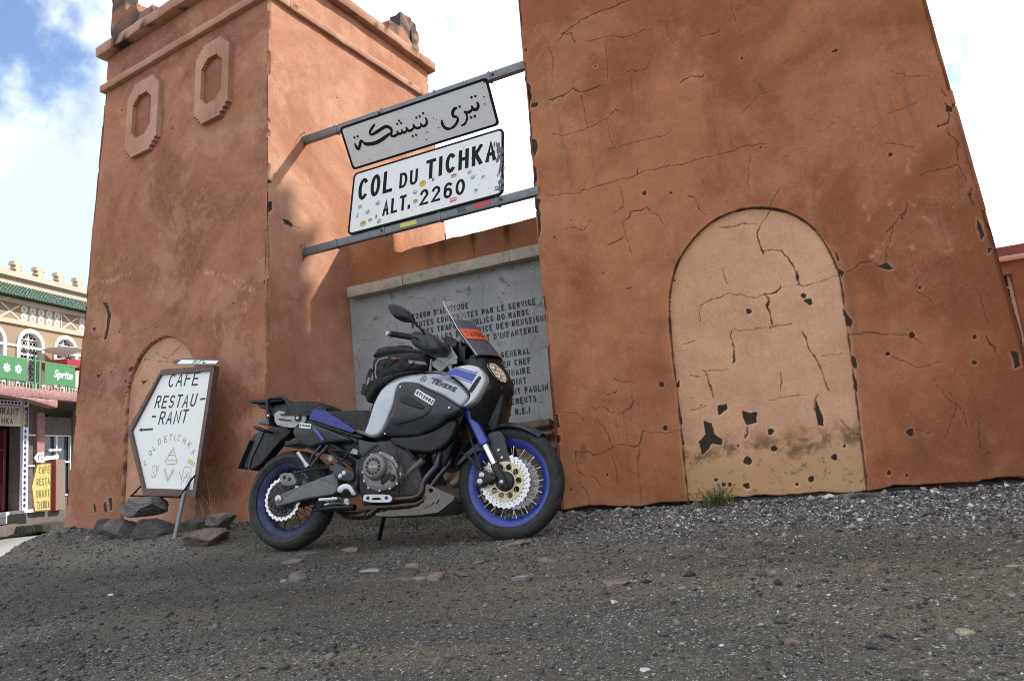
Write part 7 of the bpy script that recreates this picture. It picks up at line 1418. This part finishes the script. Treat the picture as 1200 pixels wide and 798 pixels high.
# ------------------------------------------------------------------ weeds
M_weed = pmat('green weed leaves', (.085,.10,.030), .7, var=.5, scale=40); M_dry = pmat('dry straw', (.36,.26,.12), .8, var=.4, scale=30); M_grass = pmat('low green grass', (.06,.085,.025), .7, var=.5, scale=40)
def tuft(name, pos, n, hgt, spread, mat, label, cat, droop=.5, wd=.003, leafy=False, seed=0, back=None):
    rg = random.Random(seed); mb = MB()
    for i in range(n):
        a = rg.uniform(0, 6.28); r0 = abs(rg.gauss(0, spread*.45)); b0 = Vector((r0*math.cos(a), r0*math.sin(a)*.6, 0)); a2 = a+rg.gauss(0, .6); L = hgt*rg.uniform(.4, 1.05); d = Vector((math.cos(a2), math.sin(a2)*.6, 0)); ln = rg.uniform(.1, .8)*droop
        if back is not None: d.y = min(d.y, back)
        pts = [b0+d*(ln*L*q*q)+Vector((0,0,L*(q-.45*droop*ln*q*q))) for q in (0,.25,.5,.75,1.)]
        if leafy:
            mb.tube(pts, [.002,.002,.0015,.001,.0006], 4, caps=False)
            for k in range(7):
                q = rg.uniform(.25, 1); p = b0+d*(ln*L*q*q)+Vector((0,0,L*(q-.45*droop*ln*q*q))); u = Vector((rg.gauss(0,1), rg.gauss(0,1), rg.gauss(.3,.6))).normalized(); w2 = u.cross(Vector((rg.gauss(0,1), rg.gauss(0,1), rg.gauss(0,1)))).normalized(); l_ = rg.uniform(.008, .020)
                mb.add([p, p+u*l_*.5+w2*l_*.22, p+u*l_, p+u*l_*.5-w2*l_*.22], [(0,1,2,3)])
        else: mb.tube(pts, [wd,wd*.9,wd*.7,wd*.5,wd*.2], 4, caps=False)
    o = mb.build(name, mat, None, smooth=60); o.location = pos; return tag(o, label, cat)
tuft('weed_tuft', (-.672,4.77,.0), 95, .155, .16, M_weed, 'green leafy weed growing at the foot of the peach arch', 'weed', .7, leafy=True, seed=2)
tuft('weed_tuft', (-.66,4.80,.0), 30, .13, .17, M_dry, 'dry stalks mixed in the weed at the foot of the peach arch', 'dry grass', .7, .0016, seed=4)
tuft('dry_grass', (-4.55,4.25,.10), 20, .58, .20, M_dry, 'tall dry grass stalks between the café sign and the rear wheel', 'dry grass', 1.0, .0015, seed=6, back=.05)
tuft('grass_tuft', (-4.62,4.10,.10), 60, .17, .20, M_grass, 'short green grass behind the sign post', 'grass', .8, .002, seed=7)
tuft('grass_tuft', (-3.98,4.15,.10), 60, .13, .20, M_grass, 'short green grass right of the brown rocks', 'grass', .8, .002, seed=8)
tuft('grass_tuft', (-2.9,4.6,.02), 140, .10, .75, M_grass, 'low grass growing under the motorcycle along the wall', 'grass', .8, .002, seed=9)
tuft('straw', (.10,2.42,gz(.10,2.42)+.004), 6, .05, .05, M_dry, 'bits of straw by the tyre rut', 'straw', 1., .0015, seed=10)

# ------------------------------------------------------------------ café building across the road
A_L = R(18.5); eL = Vector((-math.sin(A_L), math.cos(A_L), 0)); nL = Vector((math.cos(A_L), math.sin(A_L), 0)); Q0 = Vector((-18.203, 11.048, 0))
BLM = Matrix(((eL.x,-nL.x,0,Q0.x),(eL.y,-nL.y,0,Q0.y),(0,0,1,0),(0,0,0,1)))     # local x along the facade, -y towards the road, z up
bl = empty('cafe_building', BLM, 'two-storey café with a green tiled eave, arched white windows and a pink balcony', 'building')
M_cream = pmat('cream plaster', (.41,.355,.27), .85, var=.08, scale=4); M_pebble = pmat('tan pebbledash', (.26,.185,.12), .95, var=.4, scale=35, bmp=.6, bscale=60); M_whitep = pmat('white plaster tracery', (.56,.54,.50), .8, var=.06)
M_tile = pmat('dark green glazed roof tile', (.018,.060,.040), .22, var=.75, scale=9, dust=.35, dustc=(.16,.17,.15), rvar=.1); M_pink = pmat('faded pink plaster', (.25,.125,.125), .85, var=.25, scale=5, dust=.5, dustc=(.55,.40,.38))
M_green = pmat('green banner print', (.042,.175,.068), .55, var=.05); M_greenp = pmat('green painted steel', (.07,.22,.11), .5, var=.15); M_wht = pmat('white print', (.82,.82,.80), .5, var=.04)
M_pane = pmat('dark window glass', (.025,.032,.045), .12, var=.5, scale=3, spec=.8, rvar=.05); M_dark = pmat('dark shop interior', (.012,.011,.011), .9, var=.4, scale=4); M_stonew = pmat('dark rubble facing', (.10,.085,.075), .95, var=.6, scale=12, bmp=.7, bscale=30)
M_maroon = pmat('maroon door paint', (.10,.018,.02), .5, var=.3, scale=6); M_navy = pmat('navy glazed diamond', (.012,.02,.16), .2, var=.1); M_tilew = pmat('white glazed tile', (.72,.73,.74), .18, var=.05); M_steel = pmat('white painted steel', (.62,.62,.60), .5, var=.1)
zs_ = lambda z, u: z+.05*u*ss1(3.2, 6.4, z)        # eaves climb a little along the street
def bbox(mb, u0, u1, z0, z1, o0, o1):
    V = []
    for z in (z0, z1):
        for u, o in ((u0,o1),(u1,o1),(u1,o0),(u0,o0)): V.append((u, -o, zs_(z, u)))
    mb.add(V, [(0,3,2,1),(4,5,6,7),(0,1,5,4),(1,2,6,5),(2,3,7,6),(3,0,4,7)])
bf = lambda o: (lambda u, z: (u, -o, zs_(z, u)))
U0, U1 = -6.0, 9.0
wins = [.08+1.235*k for k in range(-4, 7)]
def archo(c, hw=.37, z0=3.5, zs=4.52, rz=.36, n=12): return [(c-hw, z0), (c+hw, z0)]+[(c+hw*math.cos(math.pi*i/n), zs+rz*math.sin(math.pi*i/n)) for i in range(n+1)]
mb = MB(); plate(mb, [(U0,3.2),(U1,3.2),(U1,5.08),(U0,5.08)], [archo(c) for c in wins if U0+.5 < c < U1-.5], bf(0), bf(-.25)); mb.build('upper_wall', M_pebble, bl, smooth=0)
mb = MB(); bbox(mb, U0, U1, 5.08, 6.25, -.25, -.01); bbox(mb, U0, U1, 0, 6.2, -6, -.9); mb.build('wall', M_cream, bl, smooth=0)
for c in wins:
    if not U0+.5 < c < U1-.5: continue
    hw = .37; mb = MB(); plate(mb, archo(c, .46, 3.5, 4.52, .45), [archo(c, .355, 3.51, 4.52, .345)], bf(.035), bf(-.10)); fr = mb.build('window', M_whitep, bl, smooth=30)
    mb = MB(); mb.prism(archo(c, .36), bf(-.14), bf(-.16)); mb.build('pane', M_pane, fr, smooth=0)
    mb = MB()
    bbox(mb, c-.02, c+.02, 3.5, 4.86, -.11, -.06); bbox(mb, c-.36, c+.36, 4.28, 4.32, -.109, -.061); bbox(mb, c-.36, c+.36, 4.68, 4.705, -.108, -.062)
    k = 0
    for i in range(-3, 4):
        for j in range(9):
            x = c+i*.115; z = 3.58+j*.145
            if abs(i) == 3 and z > 4.6: continue
            if z > 4.80: continue
            P = circ(x, z, .055, 8); ribbon(mb, P+[P[0]], .012, lambda u, v, d: (u, .085-d*0-.0005*((i+j) % 3), zs_(v, u)))
    mb.build('grille', M_steel, fr, smooth=0)
mb = MB(); bbox(mb, U0, U1, 4.44, 4.50, .0, .030)
for c in wins: pass
bl_band = mb.build('band', M_whitep, bl, smooth=0)
mb = MB()
bbox(mb, U0, U1, 5.02, 5.14, -.01, .06); bbox(mb, U0, U1, 5.56, 5.66, -.01, .14); bbox(mb, U0, U1, 6.02, 6.18, -.3, .06); bbox(mb, U0, U1, 6.22, 6.36, -.3, .16); mb.build('cornice', M_cream, bl, smooth=0)
mb = MB()
for k in range(int((U1-U0)/.075)): bbox(mb, U0+.075*k, U0+.075*k+.04, 6.18, 6.22, -.2, .12)
mb.build('dentils', M_cream, bl, smooth=0)
mb = MB(); bbox(mb, U0, U1, 5.14, 5.56, -.05, .005); mb.build('frieze', M_pebble, bl, smooth=0)
mb = MB(); rf_ = lambda u, v, d: (u, -.012-d, zs_(v, u))
for b in range(-4, 6):
    o = -.27+2.1*b
    if not U0 < o-.6 < U1-2: continue
    ribbon(mb, [(o-.62,5.16),(o-.02,5.54)], .045, rf_); ribbon(mb, [(o-.62,5.54),(o-.02,5.16)], .045, rf_, .002)
    for i in range(5):
        for j in range(2):
            x, z = o+.12+.285*i, 5.245+.21*j; P = circ(x, z, .076, 14); ribbon(mb, P+[P[0]], .075, rf_, .001*(1+(i+j) % 2)); ribbon(mb, [(x-.14, z-.10), (x+.14, z+.10)], .016, rf_, .0005)
    ribbon(mb, [(o+1.42,5.14),(o+1.42,5.56)], .04, rf_, .003)
mb.build('tracery', M_whitep, bl, smooth=0)
# glazed tile eave: rows of half round tiles
ut = np.arange(U0, U1, .0125); vt = np.linspace(0, 1, 41); UU, VV = np.meshgrid(ut, vt)
row = np.floor(VV*5.999); fr_ = VV*6-row; bump_ = np.abs(np.sin(UU/.10*math.pi))**.6*.045+.03*(1-fr_)
OO = .30-.30*VV+bump_*.8; ZZ = 5.64+.40*VV+bump_*.5+.05*UU*.85
n_, k_ = UU.shape; ii = np.arange(n_*k_).reshape(n_, k_); FF = np.stack([ii[:-1,:-1], ii[:-1,1:], ii[1:,1:], ii[1:,:-1]], -1).reshape(-1, 4)
npmesh('tile_roof', np.stack([UU, -OO, ZZ], -1).reshape(-1, 3), FF, M_tile, bl, smooth=False)
for k in range(-7, 11):
    c = -.40+.735*k
    if not U0 < c < U1: continue
    mb = MB(); P = [(-.09,0),(-.06,.10),(-.13,.10),(-.08,.17),(-.08,.20),(-.16,.20),(-.13,.30),(.13,.30),(.16,.20),(.08,.20),(.08,.17),(.13,.10),(.06,.10),(.09,0)]
    z0 = zs_(6.36, c); mb.prism(P, lambda u, z: (c+u, -.05, z0+z*1.05), lambda u, z: (c+u, .10, z0+z*1.05)); mb.build('merlon', M_cream, bl, smooth=0)
# balcony
mb = MB(); mb.prism([(0,3.13),(1.0,2.985),(1.03,3.21),(0,3.24)], lambda o, z: (U0, -o, z), lambda o, z: (U1, -o, z)); mb.prism([(-1.9,2.99),(-1.18,2.93),(-.20,2.79),(-.20,2.99)], lambda u, z: (u, -.75, z), lambda u, z: (u, -1.012, z)); o_ = mb.build('balcony_slab', M_pink, bl, bevel=.02); rough(o_, .25, .02)
mb = MB(); bbox(mb, U0, U1, 3.885, 3.915, .97, 1.0); bbox(mb, U0, U1, 3.34, 3.36, .97, 1.0)
for k in range(14): bbox(mb, -4.6+.95*k-.02, -4.6+.95*k+.02, 3.21, 3.9, .965, 1.005)
bbox(mb, -.97, -.93, 3.21, 4.05, .96, 1.01)
mb.build('railing', M_greenp, bl, smooth=0)
mb = MB()
for k in range(90): bbox(mb, -4.5+.1*k, -4.488+.1*k, 3.22, 3.35, .975, .99)
mb.build('baluster', M_steel, bl, smooth=0)
mb = MB(); bbox(mb, U0, U1, 3.24, 3.45, -.2, .0); mb.build('sill_wall', M_cream, bl, smooth=0)
# ground floor
mb = MB(); bbox(mb, U0, -1.25, 0, 2.95, -.3, 0); bbox(mb, -.19, .0, .37, 2.8, -.3, .0); bbox(mb, .0, .34, 0.3, 2.8, -.3, -.04); bbox(mb, .56, 1.62, 2.24, 2.72, -.3, -.04); bbox(mb, .56, 1.62, 0, .6, -.3, -.03); bbox(mb, 1.62, U1, 0, 2.95, -.3, 0); bbox(mb, -.85, -.19, 3.0, 3.1, -.3, 0); mb.build('shop_wall', M_stonew, bl, smooth=0)
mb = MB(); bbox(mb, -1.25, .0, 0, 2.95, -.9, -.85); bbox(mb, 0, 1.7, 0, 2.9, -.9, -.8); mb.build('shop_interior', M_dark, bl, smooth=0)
mb = MB(); bbox(mb, .34, .56, .3, 2.8, -.3, .03); bbox(mb, .30, .36, .3, 2.8, -.3, .045); mb.build('pink_pilaster', M_pink, bl, smooth=0)
mb = MB()
for z in (.62, 1.5, 2.21): bbox(mb, .58, 1.6, z, z+.05, -.1, -.05)
for u in (.56, 1.06, 1.58): bbox(mb, u, u+.045, .62, 2.25, -.11, -.045)
for z in (1.42, 2.20): bbox(mb, .02, .30, z, z+.04, -.02, .0)
wf = mb.build('shop_window', M_steel, bl, smooth=0)
mb = MB(); bbox(mb, .6, 1.6, .66, 2.22, -.16, -.13); mb.build('pane', M_pane, wf, smooth=0)
mb = MB(); bbox(mb, -.82, -.30, .40, 1.0, -.4, -.35); bbox(mb, -.82, -.74, .4, 2.4, -.4, -.30); bbox(mb, -.36, -.28, .4, 2.4, -.4, -.30); bbox(mb, -.80, -.32, 1.85, 1.9, -.4, -.3); dr = mb.build('shop_door', M_maroon, bl, smooth=0)
mb = MB(); ribbon(mb, [(-.62,.92),(-.50,.92)], .05, bf2 := (lambda u, v, d: (u, .348-d, v))); ribbon(mb, [(-.66,.62),(-.56,.70),(-.44,.66),(-.50,.55)], .06, bf2, .001); stroke_text(mb, 'WC', -.64, .80, -.46, .09, .02, bf2, gap=.3); mb.build('door_marks', M_wht, dr, smooth=0)
mb = MB(); bbox(mb, -.195, .0, .37, 3.12, .0, .05); bbox(mb, -1.25, -.195, 2.94, 3.06, .0, .045); tc_ = mb.build('tiled_jamb', M_tilew, bl, smooth=0)
mb = MB()
for k in range(19):
    z = .47+.141*k; mb.add([(-.1+p[0]*.052, -.0525, z+p[1]*.062) for p in ((1,0),(0,1),(-1,0),(0,-1))], [(0,1,2,3)])
for k in range(9):
    u = -.30-.105*k; mb.add([(u+p[0]*.045, -.0475, 3.0+p[1]*.045) for p in ((1,0),(0,1),(-1,0),(0,-1))], [(0,1,2,3)])
ribbon(mb, [(-.195,.37),(-.195,3.12)], .02, lambda u, v, d: (u+.012, -.052, v)); mb.build('diamond_tile', M_navy, tc_, smooth=0)
mb = MB(); bbox(mb, -3.5, -.05, .10, .37, -.2, .5); st_ = mb.build('tiled_step', M_tilew, bl, smooth=0)
mb = MB()
for u in np.arange(-3.4, -.1, .30): bbox(mb, u, u+.006, .11, .36, .4995, .502)
bbox(mb, -3.5, -.05, .235, .241, .4995, .502); mb.build('grout', M_stonew, st_, smooth=0)

# things on and in front of the café
def lthing(name, u, o, z, label, cat, group=None, rz=0): return empty(name, BLM @ Matrix.Translation((u, -o, z)) @ Matrix.Rotation(rz, 4, 'Z'), label, cat, group)
def lbox(t, name, mat, lo, hi, bevel=0): mb = MB(); mb.box(lo, hi); return mb.build(name, mat, t, bevel=bevel, smooth=0)
b1_ = lthing('banner', -.145, 1.012, 3.37, 'green banner with a single white word in slanted letters on the balcony rail', 'banner', 'banners on the balcony')
lbox(b1_, 'cloth', M_green, (-.51, -.004, 0), (.51, .004, .50))
text_mesh('Sprite', .27, lambda x, y, d: (x-.22, -.0055, y+.18), 'lettering', M_wht, b1_, shear=.25, bold=.006)
b2_ = lthing('banner', -1.65, 1.012, 3.36, 'green banner with white scribbled characters on the balcony rail', 'banner', 'banners on the balcony')
lbox(b2_, 'cloth', M_green, (-.55, -.004, 0), (.42, .004, .52))
mb = MB(); BF_ = lambda x, y, d: (x, -.0055-d, y)
for cx in (-.15, .18):
    for k in range(7):
        a = k*.9+cx*9; ribbon(mb, [(cx+.10*math.cos(a), .26+.11*math.sin(a)), (cx+.03*math.cos(a+1), .26+.04*math.sin(a+1)), (cx+.09*math.cos(a+2.2), .26+.09*math.sin(a+2.2))], .03, BF_, .0003*k)
mb.build('lettering', M_wht, b2_, smooth=0)
um = lthing('parasol', .58, .55, 3.24, 'white topped red parasol behind the balcony rail', 'parasol')
mb = MB(); mb.lathe([(0,0),(.2,-.05),(.5,-.16),(.5,-.17)], (0,0,0), 8); o_ = mb.build('canopy', M_wht, um); o_.rotation_euler = (R(-90),0,0); o_.location = (0,0,1.02)
mb = MB()
for k in range(8):
    q = 2*math.pi*k/8; q2 = 2*math.pi*(k+1)/8; mb.add([(.5*math.cos(q), .5*math.sin(q), .855), (.5*math.cos(q2), .5*math.sin(q2), .855), (.5*math.cos(q2), .5*math.sin(q2), .68), (.5*math.cos(q), .5*math.sin(q), .68)], [(0,1,2,3)])
mb.build('valance', pmat('red cloth', (.32,.02,.035), .8, var=.1), um, smooth=0); mb = MB(); mb.tube([(0,0,0),(0,0,1.0)], .02, 8); mb.build('pole', M_steel, um)
sg_ = lthing('shop_sign', -.85, .02, 2.42, 'hand-painted white restaurant board over the café door', 'sign')
M_oldw = pmat('stained white board', (.50,.47,.40), .6, var=.2, scale=6, dust=.5, dustc=(.25,.18,.12)); lbox(sg_, 'board', M_oldw, (-.85, -.03, .0), (.80, 0, .50))
SGF = lambda x, y, d: (x, -.032-d, y)
mb = MB(); stroke_text(mb, 'RESTAURANT', -.78, .27, .53, .17, .028, SGF, gap=.3); mb.build('lettering', M_hand, sg_, smooth=0)
mb = MB(); stroke_text(mb, 'TICHKA', -.30, .05, .36, .15, .028, SGF, gap=.3); mb.build('lettering', pmat('dark red letters', (.16,.03,.02), .6), sg_, smooth=0)
mb = MB(); ribbon(mb, [(.60,.36),(.66,.42),(.72,.34),(.68,.28),(.74,.22)], .045, SGF); mb.add([SGF(x, y, .001) for x, y in ((.58,.05),(.74,.05),(.74,.19),(.58,.19))], [(0,1,2,3)]); mb.build('painted_picture', pmat('ochre paint', (.50,.33,.10), .6, var=.4, scale=30), sg_, smooth=0); lbox(sg_, 'frame_edge', M_wood, (.785, -.04, -.01), (.83, .0, .51))
ys = lthing('yellow_sign', -1.05, 1.3, .30, 'faded yellow café board with arrow point, standing in front of the shop window', 'sign')
YO = [(-.24,.02),(.24,0),(.24,1.10),(-.18,1.10),(-.34,.57)]
mb = MB(); mb.prism(YO, lambda x, y: (x, -.015, y), lambda x, y: (x, .015, y)); mb.build('board', pmat('faded yellow paint', (.42,.30,.05), .7, var=.3, scale=7, dust=.7, dustc=(.52,.50,.42)), ys, smooth=0)
mb = MB(); YF = lambda x, y, d: (x, -.0165-d, y); ribbon(mb, YO+[YO[0]], .03, YF); mb.build('frame', M_wood, ys, smooth=0)
mb = MB()
for t, z, x0 in (('CAFE', .86, -.13), ('RESTA', .59, -.20), ('URANT', .32, -.20), ('TICHKA', .06, -.17)): stroke_text(mb, t, x0, z, .20, .17, .022, YF, gap=.35, jit=.03)
mb.build('lettering', pmat('dark olive letters', (.10,.085,.03), .7, var=.3), ys, smooth=0)
wc2 = lthing('arrow_sign', -1.22, 1.36, 1.40, 'little white WC pointer above the yellow café board', 'sign')
mb = MB(); mb.prism([(-.16,.12),(-.05,.25),(.12,.25),(.12,.02),(-.07,.02)], lambda x, y: (x, -.008, y), lambda x, y: (x, .008, y)); mb.build('plate', M_wht, wc2, smooth=0); lbox(wc2, 'stake', M_wood, (.0, .10, -1.1), (.03, .115, .06))
mb = MB(); stroke_text(mb, 'WC', -.07, .07, .10, .13, .02, lambda x, y, d: (x, -.0095-d, y), gap=.35); mb.build('lettering', M_hand, wc2, smooth=0)
ar = lthing('arrow_sign', -.80, 1.28, 1.46, 'white tilted arrow plate on top of the grey pillar by the shop window', 'sign')
mb = MB(); mb.prism([(-.30,.0),(-.12,.11),(.26,.13),(.26,.05)], lambda x, y: (x, -.012, y), lambda x, y: (x, .012, y)); mb.build('plate', M_wht, ar, smooth=0)
ar2 = lthing('arrow_sign', .72, .02, 1.78, 'white double arrow sign inside the shop window', 'sign')
mb = MB(); mb.prism([(-.02,.05),(.08,.10),(.08,.075),(.38,.085),(.38,.11),(.46,.06),(.38,.02),(.38,.04),(.08,.03),(.08,.0)], lambda x, y: (x, -.008, y), lambda x, y: (x, .008, y)); mb.build('plate', M_wht, ar2, smooth=0)
pi = lthing('pillar', -.53, 1.2, .28, 'plain grey brown pillar beside the yellow café board', 'pillar')
lbox(pi, 'shaft', pmat('grey brown render', (.17,.13,.11), .9, var=.2), (-.14, -.14, 0), (.16, .14, 1.2), .01); lbox(pi, 'painted_side', pmat('red oxide paint', (.28,.06,.025), .7, var=.3), (-.165, -.15, 0), (-.141, .14, 1.18))
lw = lthing('low_wall', .2, 1.05, -.12, 'low dark retaining wall in front of the café', 'wall')
mb = MB(); mb.box((-1.6, -.15, 0), (6, .3, .42)); mb.box((-6, -.16, -.02), (-1.6, .3, .20)); rough(mb.build('wall', M_stonew, lw), .12, .03)
mb = MB(); mb.box((-1.9, -.85, -.03), (6.5, -.15, .14)); rough(mb.build('rubble_bank', rock_mat('dark rubble', (.03,.027,.025), (.075,.065,.058)), lw), .1, .05, 4)
p_ = BLM @ Vector((-1.65, -1.75, 0)); tuft('grass_tuft', (p_.x, p_.y, -.10), 150, .20, .75, M_grass, 'green grass growing on the kerb before the café', 'grass', .8, .006, seed=12)

# ------------------------------------------------------------------ building beyond the right tower
br = empty('orange_building', Matrix.Translation((6, 10, 0)), 'low orange building with multi-pane windows behind the right tower', 'building')
M_ob = stucco('orange brown wall', (.46,.235,.155), (.38,.18,.115), (.52,.30,.21), crack=.3, seed=101, palek=.3, grime=.4)
M_cop = pmat('dark red stone coping', (.22,.09,.075), .85, var=.35, scale=5); M_ledge = pmat('pale ledge', (.62,.45,.37), .85, var=.15)
wl = [(-3.62+1.10*k, -2.70+1.10*k+.0) for k in range(9)]
wl = [(-4.40, -3.50)]+[(-3.375+1.06*k, -3.375+1.06*k+.84) for k in range(9)]
mb = MB(); plate(mb, [(-6,-.3),(7,-.3),(7,2.18),(-6,2.18)], [[(a,.55),(b,.55),(b,2.03),(a,2.03)] for a, b in wl], lambda x, z: (x, 0, z), lambda x, z: (x, .3, z)); mb.box((-6,.301,-.3),(7,5,2.18)); mb.build('wall', M_ob, br, smooth=0)
mb = MB(); mb.box((-6.05,-.08,2.18),(7.05,5.05,2.245)); mb.build('ledge', M_ledge, br, bevel=.01)
mb = MB(); mb.box((-6,-.03,2.246),(7,5,2.375)); rough(mb.build('coping', M_cop, br), .3, .012)
for a, b in wl:
    mb = MB(); mb.box((a,.09,.55),(a+.03,.13,2.03)); mb.box((b-.03,.09,.55),(b,.13,2.03)); mb.box(((a+b)/2-.012,.091,.55),((a+b)/2+.012,.129,2.03))
    for k in range(8): z = .55+.185*k+.02; mb.box((a+.031,.092,z),(b-.031,.128,z+.026))
    f_ = mb.build('window', M_steel, br, smooth=0); mb = MB(); mb.box((a,.15,.55),(b,.17,2.03)); mb.build('pane', M_pane, f_, smooth=0)
# added two-storey block out of view, windows included, invented to shade the yard
mb = MB(); WZ = [(-6.2+.001, 0)]
wy = [(-7.2+1.5*k, -6.3+1.5*k) for k in range(3)]
holes = [[(a, z0),(b, z0),(b, z1),(a, z1)] for a, b in wy for z0, z1 in ((.9,2.2),(3.7,5.0))]
plate(mb, [(-8,-.3),(-2.5,-.3),(-2.5,6.5),(-8,6.5)], holes, lambda y, z: (-3.25, y, z), lambda y, z: (-3.0, y, z)); mb.box((-2.999,-8,-.3),(1,-2.5,6.5)); mb.box((-3.25,-2.499,-.3),(1,-.001,2.17)); mb.build('wing', M_ob, br, smooth=0)
mb = MB(); mb.box((-3.33,-8.08,6.5),(1.08,-2.42,6.68)); mb.build('ledge', M_ledge, br, bevel=.01)
for a, b in wy:
    for z0, z1 in ((.9,2.2),(3.7,5.0)):
        mb = MB(); mb.box((-3.16,a,z0),(-3.12,a+.04,z1)); mb.box((-3.16,b-.04,z0),(-3.12,b,z1)); mb.box((-3.159,a+.04,(z0+z1)/2),(-3.121,b-.04,(z0+z1)/2+.03)); f_ = mb.build('window', M_steel, br, smooth=0); mb = MB(); mb.box((-3.1,a,z0),(-3.08,b,z1)); mb.build('pane', M_pane, f_, smooth=0)
# distant hills closing the pass
def hills():
    xs = np.linspace(-900, 900, 120); ys = np.linspace(260, 900, 30); X, Y = np.meshgrid(xs, ys)
    Z = -30+60*vnoise(X, Y, .006, 5, 3)*sstep(250, 500, Y)*.6; n, k = X.shape; i = np.arange(n*k).reshape(n, k)
    F = np.stack([i[:-1,:-1], i[:-1,1:], i[1:,1:], i[1:,:-1]], -1).reshape(-1, 4)
    tag(npmesh('hills', np.stack([X, Y, Z], -1).reshape(-1, 3), F, pmat('bare brown hillside', (.16,.11,.08), .95, var=.3, scale=.02)), kind='structure')
hills()
